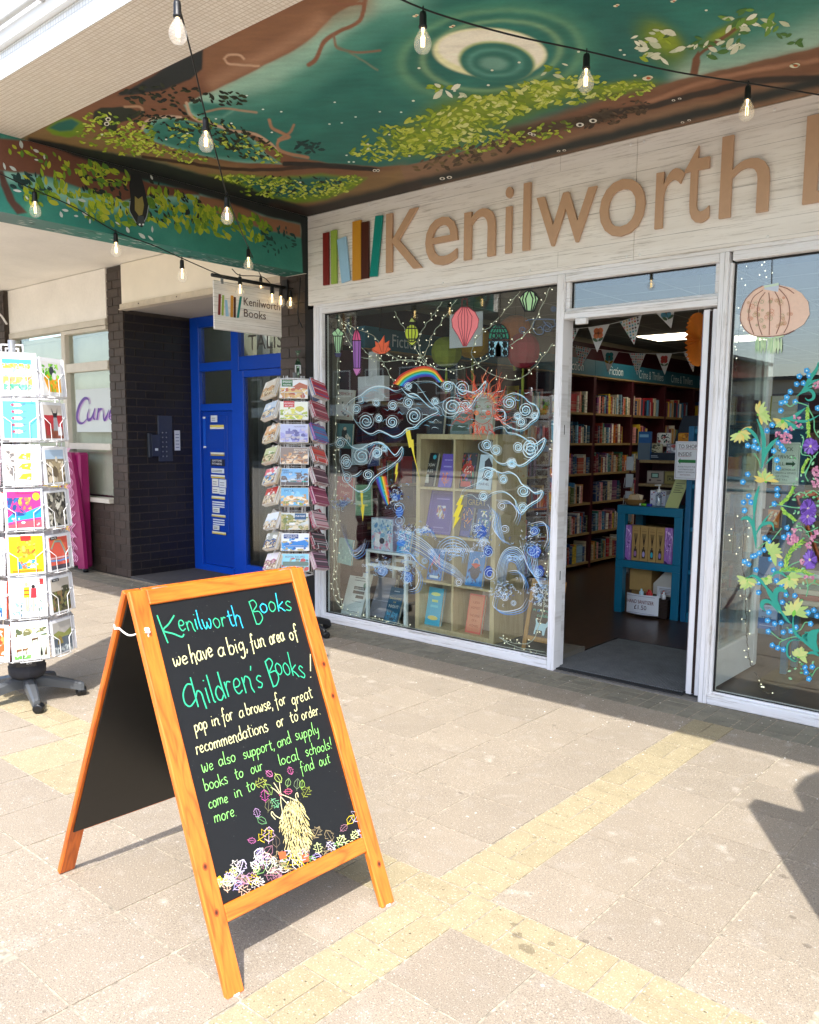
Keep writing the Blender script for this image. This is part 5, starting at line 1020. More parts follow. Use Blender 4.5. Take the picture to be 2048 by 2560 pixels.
CARDS = {
 'a': [[('r', .1, .1, .86, .86, '#e8e2c0'), ('r', .1, .72, .86, .84, '#4aa8dc'), ('n', 1, .1, .6, .86, .74, ['#c99a30', '#8a9a40', '#e0b060'], 40, .05), ('n', 2, .1, .35, .86, .62, ['#bfe0c0', '#e8c8a0', '#8fd0b0'], 40, .08), ('n', 3, .1, .2, .86, .42, ['#f0a050', '#e8b870', '#e89060'], 30, .09), ('n', 4, .1, .1, .86, .25, ['#3fae7a', '#5fc08a', '#8ad0b0'], 30, .08)],
       [('r', .06, .04, .94, .93, '#5cc0e8')]+[('e', .42+.02*(i % 2), .2+.16*i, .15, .045, '#f2e4dc') for i in range(5)]+[('e', .32, .2+.16*i, .04, .035, '#a0405a') for i in range(5)]+[('l', [(.5, .2+.16*i), (.66, .23+.16*i)], .015, '#6a4a5a') for i in range(5)]+[('l', [(.4, .05), (.44, .95)], .008, '#3f90c0')],
       [('r', .06, .04, .94, .93, '#ece2d2'), ('n', 5, .08, .1, .3, .85, ['#9a9490', '#6a6462', '#b8b2ac'], 26, .09)]+[('p', [(.38, .16+.25*i), (.72, .12+.25*i), (.74, .3+.25*i), (.5, .28+.25*i)], '#efb120') for i in range(3)]+[('n', 6, .3, .1, .9, .9, ['#d8cabc', '#e8d8c8'], 14, .05)],
       [('r', .05, .05, .95, .95, '#d02a7a'), ('p', [(.05, .05), (.95, .05), (.95, .25), (.4, .2), (.05, .12)], '#e04a5a'), ('p', [(.05, .18), (.4, .24), (.95, .3), (.95, .58), (.5, .42), (.2, .42), (.05, .3)], '#1a8fd0'), ('n', 7, .05, .35, .6, .8, ['#1f3f7a', '#b02a80', '#2a5aa0'], 24, .1), ('n', 8, .35, .5, .7, .8, ['#f06a4a', '#f0a030'], 14, .09), ('e', .83, .82, .1, .1, '#f2c020'), ('n', 9, .05, .1, .95, .3, ['#f0e0e0', '#e85a6a'], 8, .05)],
       [('r', .04, .04, .96, .96, '#f7c40e'), ('r', .36, .84, .64, .97, '#c82a20'), ('n', 10, .25, .4, .75, .84, ['#e8801a', '#f0a020', '#d85a1a', '#f8d850'], 50, .08), ('n', 11, .25, .14, .5, .36, ['#3a8ab0', '#e06a3a'], 14, .08), ('n', 12, .5, .14, .8, .36, ['#d84a5a', '#e8e0d0', '#3a8ab0'], 14, .07), ('r', .1, .06, .9, .11, '#e07a10')],
       [('r', .04, .04, .96, .96, '#e6ecec'), ('n', 13, .04, .04, .96, .4, ['#a8c8d8', '#7aa0b8', '#dfe8ea', '#8a9a90'], 50, .07), ('n', 14, .04, .5, .96, .9, ['#dfe6d8', '#cfd8cf'], 16, .1), ('r', .82, .8, .93, .95, '#d83a3a'), ('e', .46, .82, .045, .05, '#d8a080'), ('p', [(.37, .5), (.53, .5), (.53, .76), (.39, .76)], '#e8a820'), ('r', .38, .56, .53, .59, '#c04a20'), ('r', .38, .66, .53, .69, '#c04a20'), ('e', .64, .76, .05, .05, '#2a2020'), ('p', [(.56, .48), (.72, .48), (.72, .72), (.58, .72)], '#c0303a'), ('l', [(.43, .5), (.44, .15)], .05, '#e0b090'), ('l', [(.64, .48), (.62, .15)], .05, '#e0b090'), ('l', [(.5, .5), (.48, .17)], .04, '#e0b090')],
       [('r', .04, .04, .96, .94, '#d8e6d0'), ('p', [(.04, .6), (.96, .72), (.96, .94), (.04, .94)], '#e6ece6'), ('n', 15, .04, .62, .96, .84, ['#6a6a48', '#9a9a68', '#c8c0a0', '#4f5a40'], 40, .1), ('p', [(.04, .5), (.96, .68), (.96, .74), (.04, .58)], '#bcd8dc'), ('n', 16, .04, .04, .5, .14, ['#5f9a48', '#7ab05a'], 20, .08), ('p', [(.1, .24), (.4, .27), (.44, .34), (.36, .31), (.12, .31)], '#7a5030'), ('l', [(.14, .25), (.13, .14)], .02, '#5a3a20'), ('l', [(.36, .27), (.38, .14)], .02, '#5a3a20'), ('p', [(.52, .5), (.7, .53), (.72, .58), (.54, .56)], '#5a4030'), ('l', [(.56, .5), (.55, .43)], .015, '#3a2a20'), ('l', [(.68, .53), (.7, .45)], .015, '#3a2a20'), ('p', [(.74, .1), (.82, .1), (.8, .34)], '#2a2a26'), ('p', [(.86, .1), (.94, .1), (.92, .36)], '#5a4a3a')]],
 'b': [[('r', .05, .05, .93, .9, '#e4e2e0'), ('p', [(.3, .1), (.9, .1), (.9, .5), (.3, .62), (.1, .45)], '#eea820'), ('n', 17, .06, .4, .9, .85, ['#8ad040', '#5fb030', '#a8e060'], 40, .09), ('e', .5, .66, .12, .12, '#3a3f48'), ('e', .6, .52, .1, .1, '#e8e8ea'), ('n', 18, .4, .1, .8, .4, ['#8ad040', '#f0c040', '#d88a20'], 16, .08)],
       [('r', .05, .04, .93, .93, '#cfc6bc'), ('r', .05, .04, .93, .3, '#8a4a38'), ('r', .05, .3, .93, .66, '#b8323a'), ('r', .1, .12, .35, .5, '#a02a2c'), ('p', [(.45, .25), (.72, .25), (.66, .66), (.5, .66)], '#9a9aa0'), ('p', [(.42, .88), (.5, .72), (.66, .72), (.74, .88), (.66, .6), (.5, .6)], '#25252a'), ('r', .66, .12, .86, .35, '#d8d8de')],
       [('r', .05, .04, .93, .93, '#aec4da'), ('r', .05, .04, .93, .68, '#8f8068'), ('n', 19, .05, .04, .93, .62, ['#4a4238', '#cfc0a8', '#a89878', '#6a5c48', '#e0d4bc'], 46, .14), ('e', .55, .68, .06, .08, '#d8d0c0')],
       [('r', .05, .04, .93, .95, '#787268'), ('n', 20, .05, .04, .93, .95, ['#4a4740', '#b8b4a4', '#2c2a26', '#9a9484', '#d8d4c8'], 70, .12), ('p', [(.62, .28), (.7, .28), (.66, .5)], '#20201e')],
       [('r', .05, .04, .95, .93, '#d25a48'), ('r', .05, .04, .95, .16, '#4a4450'), ('l', [(.05, .3), (.5, .27), (.95, .3)], .06, '#6a90c8'), ('l', [(.12, .62), (.3, .82), (.6, .8), (.78, .5), (.82, .35)], .07, '#8aa098'), ('l', [(.12, .66), (.32, .87), (.62, .85), (.83, .55)], .03, '#d8a050'), ('r', .05, .34, .95, .38, '#d8b0b0'), ('r', .1, .87, .45, .95, '#141414'), ('t', 'TATE', .275, .885, .05, .26, W_)],
       [('r', .05, .04, .95, .93, '#b8b0a4'), ('r', .05, .04, .95, .6, '#57533a'), ('n', 21, .05, .04, .95, .6, ['#3c3c2a', '#7a744a', '#8a6a48', '#2c2c20', '#6f7a40'], 60, .1), ('n', 22, .55, .55, .9, .72, ['#4a4a38', '#3c3c2c'], 16, .1), ('r', .1, .87, .45, .95, '#141414'), ('t', 'TATE', .275, .885, .05, .26, W_)],
       [('r', .05, .04, .95, .93, '#b0aca6'), ('p', [(.05, .62), (.3, .68), (.6, .58), (.95, .7), (.95, .45), (.05, .5)], '#8a8f50'), ('r', .05, .2, .95, .48, '#54606c'), ('r', .05, .04, .95, .22, '#8a939a'), ('p', [(.2, .3), (.5, .3), (.42, .5), (.3, .56)], '#8a7a40'), ('n', 23, .05, .04, .95, .24, ['#a8b0b4', '#6a747c', '#c0c8ca'], 16, .1)]],
 'd': [scape(30, '#e8e8ea', '#9ab0d8', ['#e0e4ee', '#c0a0a0'], '#c04a3a'), [('r', 0.03, .03, .97, .97, '#ececee'), ('n', 31, .1, .1, .9, .9, ['#cfd4de', '#e8d0c8'], 20, .1)], [('r', .03, .03, .97, .97, '#ebebef')], [('r', .05, .05, .95, .95, '#2c2f34'), ('e', .5, .6, .28, .2, '#c9e4ee'), ('l', [(.3, .2), (.5, .5), (.7, .2), (.5, .08), (.3, .2)], .05, '#e8e8e8'), ('e', .5, .42, .2, .14, '#d8c84a'), ('n', 32, .1, .1, .9, .9, ['#5ab8d0', '#e8e4d0'], 10, .06)], [('r', .03, .03, .97, .97, '#e8e4ea'), ('n', 33, .2, .2, .9, .6, ['#d84a3a', '#3a3a3a', '#d8c8b0', '#e8a060'], 26, .09)], [('r', .03, .03, .97, .97, '#dfe6ee'), ('e', .5, .6, .3, .22, '#cfd4de'), ('n', 34, .05, .05, .95, .4, ['#3a7ab0', '#8ac0d8', '#e8f0f2', '#1f4f80'], 40, .12)], [('r', .05, .15, .95, .95, '#e2572a'), ('n', 35, .05, .2, .95, .9, ['#f0e0c8', '#c83a1a', '#f08a4a', '#d84a20'], 36, .1)]]}
M_env = mat('envelope_white', '#e2e0e2', .5, noise=(20, .04))
M_acr = glass('clear_sleeve', .05, (.97, .98, 1))
# ---------------------------------------------------------------- greeting card spinner
RC = Vector((-1.865, -2.522, 0))
rk = thing('card_spinner', 'tall revolving greeting card rack with a black weight bag on its five star base', 'card rack', RC)
def face_M(center, ang, rad, z, lat=0, tilt=0):
    n = Vector((math.cos(ang), math.sin(ang), 0)); u = Vector((-n.y, n.x, 0)); p = center+n*rad+u*lat+Vector((0, 0, z))
    M = Matrix((u, Vector((0, 0, 1)), n)).transposed().to_4x4(); M.translation = p; return M@Matrix.Rotation(tilt, 4, 'X')
b = MB(); b.tube([RC+Vector((0, 0, .1)), RC+Vector((0, 0, 2.0))], .02, 12); b.build('pole', M_greyst, rk)
AA = R(-19); RZ = [(1.700, 1.915), (1.465, 1.68), (1.228, 1.44), (.992, 1.205), (.753, .965), (.518, .735), (.285, .492)]
wr = MB()
for k in range(8):
    a = AA+R(45)*k+R(22.5); p = RC+Vector((math.cos(a), math.sin(a), 0))*.235; wr.tube([p+Vector((0, 0, .27)), p+Vector((0, 0, 1.9))], .0035, 6)
for z0, z1 in RZ:
    ring = [RC+Vector((math.cos(AA+R(45)*k+R(22.5)), math.sin(AA+R(45)*k+R(22.5)), 0))*.24+Vector((0, 0, z0-.01)) for k in range(8)]
    wr.tube(ring, .0028, 6, closed=True)
    for k in range(8): wr.tube([ring[k], RC+Vector((0, 0, z0-.01))], .0025, 5)
t0 = RC+Vector((0, 0, 1.9)); u = Vector((math.cos(R(49)), math.sin(R(49)), 0))
for s_, h_ in ((.055, .075), (.032, .055)): wr.tube([t0-u*s_, t0-u*s_+Vector((0, 0, h_)), t0+u*s_+Vector((0, 0, h_)), t0+u*s_], .006, 6)
wr.build('wire_frame', M_wire, rk)
def pocket(parent, M, w, h, v_wire=True):
    b = MB(); P = lambda x, y, z: M@Vector((x, y, z))
    for s in (-1, 1):
        if v_wire: b.tube([P(s*w*.56, h*.62, .0), P(s*w*.52, h*.60, .03), P(s*w*.24, h*.42, .034), P(s*w*.24, -.005, .034), P(s*w*.24, -.012, 0)], .0022, 5)
    b.tube([P(-w*.3, -.008, .004), P(-w*.3, -.008, .036), P(w*.3, -.008, .036), P(w*.3, -.008, .004)], .0022, 5)
    return b.build('pocket_wire', M_wire, parent)
def card_stack(name, parent, M, w, h, art, n=5, label=None, red=False, top=True):
    b = MB()
    for k in range(n):
        dx = rnd.uniform(-.003, .003); dy = rnd.uniform(-.004, .004)
        c = '#e9e9ec' if not (red and k == 0) else '#d8512f'
        if k == n-1: dx = dy = 0
        z = .004+k*.0044; b.box((-w/2+dx, dy, z), (w/2+dx, h+dy, z+.0032), c, M=M)
    if art: picture(b, M@Matrix.Translation((-w/2, 0, .004+n*.0044-.0010)), w, h, art, z=.0005)
    return b.build(name, M_print, parent)
lets = {0: 'a', 1: 'b', 7: 'd'}
cw, chh = .172, .212
for k in range(8):
    for i, (z0, z1) in enumerate(RZ):
        off = .012 if k == 0 else 0
        M = face_M(RC, AA+R(45)*k, .225, z0, tilt=R(-4))
        art = CARDS[lets[k]][i] if k in lets else None
        w = .182 if k == 0 else .166; h = (z1-z0) if k == 0 else (z1-z0)*.93
        n = 5 if k < 2 else 7
        if k == 2: 
            art = scape(60+i, '#d8e4ea', '#b8c8a8', ['#c8a088', '#8aa0b8', '#e0d0c8'], '#c05a4a')
        card_stack('card_stack', rk, M, w, h, art, n, red=(k == 7))
        if k in (0, 1, 2, 7): pocket(rk, M, w, h)
# pedestal bag and castor base
M_bag = mat('bag_cloth', '#2b2b31', .75, noise=(14, .18), noise2=(300, .2), bump=(26, .5, .01)); M_plast = mat('grey_plastic_base', '#4a4d50', .38, noise=(20, .06)); M_blkp = mat('black_plastic', '#121316', .32, noise=(20, .1))
def castor_base(root, c, r, hub, m_leg, a0, low=.06, nleg=5, bulge=1.0):
    for k in range(nleg):
        a = a0+2*PI*k/nleg; d = Vector((math.cos(a), math.sin(a), 0)); sd = Vector((-d.y, d.x, 0)); b = MB()
        prof = [(0.0, hub, .034, .05), (.35, hub-.004, .031, .046), (.75, hub-.035, .026, .038), (.95, hub-.055, .022, .034), (1.0, hub-.066, .016, .022)]
        rings = []
        for t, z, w, hh in prof:
            p = c+d*(r*t)+Vector((0, 0, z)); rings.append([p-sd*w+Vector((0, 0, -hh)), p+sd*w+Vector((0, 0, -hh)), p+sd*w*.95, p+sd*w*.5+Vector((0, 0, .012)), p-sd*w*.5+Vector((0, 0, .012)), p-sd*w*.95])
        base = len(b.v)
        for rg in rings: b.v += [tuple(p) for p in rg]
        for i in range(len(rings)-1):
            for q in range(6):
                q2 = (q+1) % 6; b.f.append((base+i*6+q, base+i*6+q2, base+(i+1)*6+q2, base+(i+1)*6+q)); b.c.append(None); b.mi.append(0); b.sm.append(False)
        b.f.append(tuple(base+(len(rings)-1)*6+q for q in range(6))); b.c.append(None); b.mi.append(0); b.sm.append(False)
        leg = b.build('base_leg', m_leg, root)
        p = c+d*(r*.95); ca = a+1.1+k*.9; e = Vector((math.cos(ca), math.sin(ca), 0)); Mx = Mloc(p+Vector((0, 0, .027)), e, Vector((0, 0, 1)).cross(e), Vector((0, 0, 1)))
        for s in (-1, 1):
            b = MB(); b.lathe([(0, -.011), (.024, -.011), (.027, -.008), (.027, .008), (.024, .011), (.012, .0115), (0, .0105)], (0, 0, 0), 18, M=Mx@Matrix.Translation((.012, s*.014, 0))@Matrix.Rotation(R(90), 4, 'X')); b.build('castor_wheel', M_blkp, root)
        b = MB(); b.lathe([(.0285, -.004), (.0285, .004)], (0, 0, 0), 14, M=Mx@Matrix.Translation((.012, 0, 0))@Matrix.Rotation(R(90), 4, 'X')); b.tube([p+Vector((0, 0, .045)), p+Vector((0, 0, hub-.075))], .008, 8)
        b.build('castor_fork', M_blkp, root)
    b = MB(); b.lathe([(.0, hub-.05), (.045, hub-.045), (.052, hub-.0), (.04, hub+.02), (0, hub+.022)], c, 16); b.build('hub', m_leg, root)
castor_base(rk, RC, .30, .125, M_plast, R(-17))
b = MB(); b.lathe([(.0, .132), (.082, .135), (.098, .155), (.100, .20), (.092, .206), (.096, .215), (.094, .25), (.083, .262), (.085, .275), (.078, .31), (.068, .345), (.072, .36), (.05, .352), (.03, .33)], RC, 22); b.build('weight_bag', M_bag, rk)
b = MB(); Mt = face_M(RC, R(-27), .0955, .232, tilt=R(3)); b.box((-.05, -.02, -.006), (.05, .02, .003), '#26262b', M=Mt); b.box((.0, -.012, .0031), (.032, .014, .0042), '#141416', M=Mt)
put_text(b, 'RXR', Mt@Vector((.002, -.006, .0045)), Mt.to_3x3()@Vector((1, 0, 0)), Mt.to_3x3()@Vector((0, 1, 0)), h=.015, w=.028, col='#e0e0e4'); b.build('bag_label', M_print, rk)
b = MB()
for sx in (-1, 1): b.poly([face_M(RC, R(-27), .07, .355)@Vector(p) for p in ((sx*.02, 0, .0), (sx*.075, -.02, -.01), (sx*.07, .012, -.02), (sx*.03, .018, -.01))])
b.build('bag_strap', M_bag, rk)

# ---------------------------------------------------------------- recipe book spinner
R2 = Vector((-1.955, -.415, 0))
r2 = thing('book_spinner', 'white wire revolving rack of small landscape recipe books beside the shop window', 'book rack', R2)
b = MB(); b.tube([R2+Vector((0, 0, .08)), R2+Vector((0, 0, 1.96))], .017, 12); b.build('pole', M_greyst, r2)
castor_base(r2, R2, .29, .12, M_blkp, R(5))
RB = [(1.764, 1.900), (1.610, 1.742), (1.447, 1.581), (1.290, 1.414), (1.134, 1.261), (.985, 1.119), (.808, .934), (.652, .782), (.500, .630)]
toC = math.atan2(CAM.y-R2.y, CAM.x-R2.x)
wr = MB()
for k in range(8):
    a = toC+R(60)*(k//2)*1.0; 
angs = [toC+R(-4), toC+R(58), toC+R(-62), toC+R(120), toC+R(-128), toC+R(180)]
for a in angs[:5]:
    for s in (-.075, .075, -.05, .05):
        n = Vector((math.cos(a), math.sin(a), 0)); u = Vector((-n.y, n.x, 0)); p = R2+n*.10+u*s; wr.tube([p+Vector((0, 0, .45)), p+Vector((0, 0, 1.93))], .0026, 5)
for z in (.46, .98, 1.44, 1.91): wr.tube([R2+Vector((math.cos(k*PI/8)*.125, math.sin(k*PI/8)*.125, z)) for k in range(16)], .004, 6, closed=True)
for z in (.46, 1.91):
    for k in range(4): wr.tube([R2+Vector((math.cos(k*PI/2+.4)*.125, math.sin(k*PI/2+.4)*.125, z)), R2+Vector((0, 0, z))], .003, 5)
wr.tube([R2+Vector((-.06, .06, 1.96)), R2+Vector((-.06, .06, 2.02)), R2+Vector((-.03, .08, 2.02)), R2+Vector((-.03, .08, 1.96))], .006, 6)
wr.build('wire_frame', M_wire, r2)
def bookart(i):
    sky = ['#dfe0e2', '#e6e8da', '#b9bfe0', '#8a7a70', '#7ab4e4', '#6ab0dc', '#c8d0d0', '#dfe4ec', '#8fd0ea'][i]
    near = [['#d8b87a', '#c89a5a', '#b8603f', '#e8d8b0'], ['#d8d45a', '#a8b84a', '#e8e8d8', '#8aa040'], ['#8a88c8', '#a0a0d8', '#5a5a98', '#c0b8c8'], ['#c8905a', '#d8b890', '#8a5a3a', '#e8d0b0'], ['#9ac0e0', '#6a5a54', '#b8c8d8'], ['#e0c090', '#c89a60', '#8a9a50', '#f0dcc0'], ['#b8a878', '#8a8a50', '#d8ccb0', '#6a7a40'], ['#2a7ac8', '#4aa0e0', '#b8a870', '#1a5aa8'], ['#7a9088', '#9ab0a0', '#5a7070', '#c05a5a']][i]
    s = [('r', .02, .02, .98, .98, sky), ('n', 80+i, .02, .02, .98, .55, near, 46, .1), ('n', 90+i, .3, .3, .98, .75, near, 14, .09)]
    if i == 0: s += [('p', [(.45, .6), (.7, .85), (.98, .7), (.98, .5)], '#b0603c'), ('r', .08, .62, .46, .98, '#2f6a3a'), ('t', 'ENGLISH', .27, .83, .1, .3), ('t', 'RECIPES', .27, .68, .07, .26)]
    if i == 1: s += [('r', .14, .68, .52, 1.02, '#c02c26'), ('t', 'COTSWOLD', .33, .86, .08, .32), ('t', 'RECIPES', .33, .73, .07, .28), ('e', .7, .6, .16, .14, '#c8c040')]
    if i == 2: s += [('r', .2, .45, .5, .62, '#7a78b0'), ('r', .3, .5, .36, .75, '#6a68a8'), ('t', 'GLOUCESTER', .7, .82, .07, .4, '#3a3a6a')]
    if i == 3: s += [('t', 'ENGLISH', .72, .8, .1, .44, '#f0e8d8'), ('t', 'RECIPES', .72, .68, .07, .36, '#f0e8d8')]
    if i == 4: s += [('r', .02, .02, .98, .2, '#5a4c48'), ('e', .45, .3, .1, .08, '#e8e8e8'), ('p', [(.36, .22), (.56, .22), (.6, .32), (.34, .32)], '#2f6a4a'), ('r', .58, .24, .74, .32, '#d83a3a'), ('r', .76, .2, .9, .28, '#2ab0a0'), ('l', [(.66, .3), (.76, .85)], .012, '#3a3a4a'), ('t', 'FISH', .18, .82, .1, .2, '#17346a'), ('t', 'SEAFOOD', .27, .7, .1, .34, '#17346a')]
    if i == 5: s += [('n', 95, .2, .5, .9, .9, ['#6ab0dc', '#8ac8e8'], 16, .1), ('t', 'PASTA', .3, .78, .12, .32, '#1f4f90')]
    if i == 6: s += [('r', .5, .6, .9, .96, '#24507a'), ('t', 'PUB FOOD', .7, .76, .09, .34), ('n', 96, .02, .4, .45, .9, ['#8a8a50', '#a8a060', '#6a7a40'], 26, .1), ('r', .3, .3, .5, .42, '#e8e8e4')]
    if i == 7: s += [('p', [(.1, .2), (.5, .5), (.85, .62), (.98, .45), (.9, .2)], '#2a80d0'), ('r', .1, .7, .62, .93, '#1c3f80'), ('t', 'DINING CAR', .36, .8, .09, .46), ('t', 'RECIPES', .36, .72, .05, .3)]
    if i == 8: s += [('r', .05, .3, .95, .55, '#6a8078'), ('t', 'ROYAL RECIPES', .5, .76, .12, .7, '#7a5a58')]
    return s
def wire_pocket(parent, M, w, h):
    b = MB(); P = lambda x, y, z: M@Vector((x, y, z))
    b.tube([P(-w*.32, -.004, .004), P(-w*.32, -.004, .036), P(-w*.32, h*.28, .038), P(w*.32, h*.28, .038), P(w*.32, -.004, .036), P(w*.32, -.004, .004)], .0022, 5)
    b.tube([P(-w*.30, h*1.0, -.02), P(-w*.3, h*1.12, -.005), P(w*.3, h*1.12, -.005), P(w*.3, h*1.0, -.02)], .0022, 5)
    b.tube([P(-w*.5, h*.2, .0), P(-w*.5, h*.2, .034), P(-w*.5, h*.75, .03), P(-w*.5, h*.75, -.01)], .0022, 5); b.tube([P(w*.5, h*.2, .0), P(w*.5, h*.2, .034), P(w*.5, h*.75, .03), P(w*.5, h*.75, -.01)], .0022, 5)
    return b.build('pocket_wire', M_wire, parent)
side_cols = [['#3a6aa8', '#c83a4a', '#e0d8d8'], ['#5a1f2c', '#a8384a', '#d8c0c0'], ['#8a4aa0', '#4a8ac0', '#c03a5a'], ['#c82a34', '#e05a4a', '#8a8a8a'], ['#4a1f2a', '#6a3a44', '#d8b8b8'], ['#a03a6a', '#8a2a4a', '#e0a0b0'], ['#a03a50', '#d0a8b0', '#4a4a50'], ['#8a2a3a', '#3a3438', '#b89aa0'], ['#8a3a54', '#4a3038', '#c8a0b0']]
for fi, a in enumerate(angs[:5]):
    for i, (z0, z1) in enumerate(RB):
        h = z1-z0; w = .205 if fi == 0 else .17; n = 7 if fi == 0 else 9
        rad = .125 if fi == 0 else .20; tl = R(-8) if fi == 0 else R(-27)
        M = face_M(R2, a, rad, z0, tilt=tl)
        if fi: M = M@Matrix.Rotation(R(12 if fi in (2, 4) else -12), 4, 'Z')
        b = MB()
        for k in range(n if (i+fi) % 4 else n-2):
            dx = rnd.uniform(-.004, .004); z = .002+k*.0042
            if fi in (1, 3): cc = rnd.choice(side_cols[i]+['#cfc8c4'])
            else: cc = rnd.choice(['#e8e4dc', '#dcd2c0', '#c8b89a', '#e2e2e4'])
            b.box((-w/2+dx, 0, z), (w/2+dx, h, z+.0034), cc, M=M)
        kk = (n if (i+fi) % 4 else n-2)
        if fi == 0: art = bookart(i)
        elif fi == 2: art = scape(200+i, ['#d8d0c0', '#c8d8e4', '#e0b890', '#c8d0a0', '#e06a7a', '#c03a34', '#e4eaf0', '#a8a89a', '#e8e0e4'][i], ['#c89a6a', '#7aa0c8', '#d8a060', '#6a8a50', '#4a9ad0', '#b8b0a8', '#c8d8e8', '#1f4a80', '#b06a80'][i], ['#8a6a4a', '#e8d8b8', '#d8c8a0'], '#e8e8e0', .02)
        else: art = [('r', .03, .03, .97, .97, side_cols[i][1])]+[('r', .03, .1+.15*q, .97, .16+.15*q, side_cols[i][q % 3]) for q in range(6)]
        picture(b, M@Matrix.Translation((-w/2, 0, .002+kk*.0042-.0004)), w, h, art, z=.0005)
        b.build('book_stack', M_print, r2); wire_pocket(r2, M, w, h)
# twisted foil decoration hanging above
b = MB(); c0 = Vector((-2.35, -.03, 0)); pts = []
for k in range(14):
    z = 1.82+k*.027; a = k*.5; pts.append((Vector((-2.33+math.cos(a)*.028, -.05+math.sin(a)*.028, z)), Vector((-2.33-math.cos(a)*.028, -.05-math.sin(a)*.028, z))))
V = [p for q in pts for p in q]; b.add(V, [(2*i, 2*i+1, 2*i+3, 2*i+2) for i in range(13)], '#2a4a38')
for i in range(0, 13, 2): b.add([pts[i][0]*.7+pts[i][1]*.3+Vector((.002, -.003, 0)), pts[i][0]*.3+pts[i][1]*.7+Vector((.002, -.003, 0)), pts[i+1][0]*.4+pts[i+1][1]*.6+Vector((.002, -.003, 0))], [(0, 1, 2)], '#9ab8a0')
tag(b.build('paper_streamer', M_print), 'dark green patterned paper streamer hanging on brick pier above the recipe rack', 'streamer')
# magenta display bin with swirls
mg = thing('swirl_display', 'magenta and yellow display panel with pale swirl lines behind greeting card rack', 'display', (-6.1, -.05, 0))
b = MB(); b.bbox((-6.75, -.10, .05), (-5.78, .02, 1.30), .02); b.build('panel', mat('magenta_board', '#8c1457', .4, noise=(5, .06)), mg)
b = MB(); b.prism([(-5.80, .05), (-5.66, .06), (-5.70, .5), (-5.78, 1.0), (-5.86, 1.3), (-5.95, 1.3), (-5.9, .6)], 0, .04, M=Matrix.Translation((0, -.105, 0))@Matrix.Rotation(R(90), 4, 'X')); b.build('curved_edge', mat('magenta_board2', '#8c1457', .4, noise=(5, .06)), mg, recalc=True)
b = MB()
for z0, z1 in ((.10, .58), (.60, .86), (.88, 1.22)): b.box((-6.02, -.152, z0), (-5.95, -.146, z1), '#d9b414')
for z0, z1 in ((.1, .5), (.9, 1.2)): b.box((-6.6, -.106, z0), (-6.2, -.101, z1), '#d9b414'); b.box((-6.5, -.110, z0+.08), (-6.3, -.107, z1-.1), '#5a2a6a')
for k in range(9):
    for q in range(3):
        zc = .12+k*.135; xx = -5.82-.03*q+.0*k
        ribbon(b, smooth([Vector((xx+.05*math.sin(t*1.1+k)-.01*q-.05*(zc+t*.02), -.156, zc+t*.03)) for t in range(6)], 4), .011, (0, -1, 0), '#e09ac0')
b.build('swirls', M_print, mg)
b = MB(); b.lathe([(0, .0), (.03, .0), (.03, .045), (0, .045)], (-5.8, -.06, 0), 10); b.lathe([(0, .0), (.03, .0), (.03, .045), (0, .045)], (-6.6, -.06, 0), 10); b.build('castor', M_blkp, mg)
# ================================================================ inside the shop
M_floor = wood('dark_floor_boards', '#4a3426', '#2a1c14', 'y', .9, .32, coord='Position')
b = MB(); b.box((-2.25, .136, -.012), (4.2, 9.2, .004)); struct(b, 'shop_floor', M_floor)
b = MB(); b.box((-.0, .002, -.012), (1.0, .135, .006)); struct(b, 'threshold', mat('concrete_threshold', '#6f6c68', .8, noise=(30, .2)))
b = MB(); b.box((-2.3, .30, 2.655), (4.2, 9.2, 2.70)); struct(b, 'shop_ceiling', brick_tex('ceiling_tiles', '#8b8880', '#85827a', '#b5b2a8', .6, .6, .012, ('X', 'Y'), .8))
M_shopw = mat('shop_wall_cream', '#a89c84', .8, noise=(2, .05))
b = MB(); b.box((-2.3, .30, 0), (-2.19, 9.2, 2.654)); b.box((-2.19, 9.1, .005), (4.2, 9.2, 2.654)); b.box((4.1, .3, 0), (4.2, 9.09, 2.654)); struct(b, 'shop_wall', M_shopw)
for i, (x, y, w) in enumerate(((-1.62, 4.38, .6), (.8, 3.2, .6), (2.4, 5.0, .6), (.3, 6.4, .6), (1.7, 1.6, .6))):  # first panel is the visible one; the others are added to brighten the interior
    t = thing('ceiling_light', ['lit square ceiling light above the fiction shelves in the doorway view', 'added ceiling light brightening the shop beyond the folded door', 'added ceiling light brightening the right of the shop interior', 'added ceiling light brightening the back of the shop', 'added ceiling light brightening the room just inside the right hand window'][i], 'ceiling light', (x+w/2, y+w/2, 2.65))
    b = MB(); b.box((x, y, 2.645), (x+w, y+w, 2.6545)); b.build('frame', M_white, t)
    b = MB(); b.box((x+.015, y+.015, 2.640), (x+w-.015, y+w-.015, 2.6445)); b.build('diffuser', mat('light_panel', '#fff3d8', .5, emit=2.2), t)
M_maroon = mat('maroon_shelf', '#43101a', .45, noise=(12, .08)); M_oak = wood('pale_oak', '#a3875a', '#7d643c', 'y', .8, .5, coord='Position'); M_sign = mat('shelf_sign_teal', '#1a5f74', .5, noise=(6, .05))
XS = -1.924
sh = thing('fiction_bookcase', 'long run of maroon bookcases topped by blue section signs along the left wall', 'bookcase', (-2.05, 4.5, 0))
ups = [.30, 1.23, 2.17, 3.11, 4.06, 5.01, 5.95, 6.89, 7.83, 8.77]
for y in ups: b = MB(); b.bbox((-2.185, y-.03, .005), (XS, y+.03, 2.19), .003); b.build('upright', M_maroon, sh)
b = MB(); b.box((-2.189, .31, .005), (-2.18, 8.74, 2.6)); b.build('back_panel', M_maroon, sh)
SZ = [.082, .42, .765, 1.10, 1.442, 1.782]
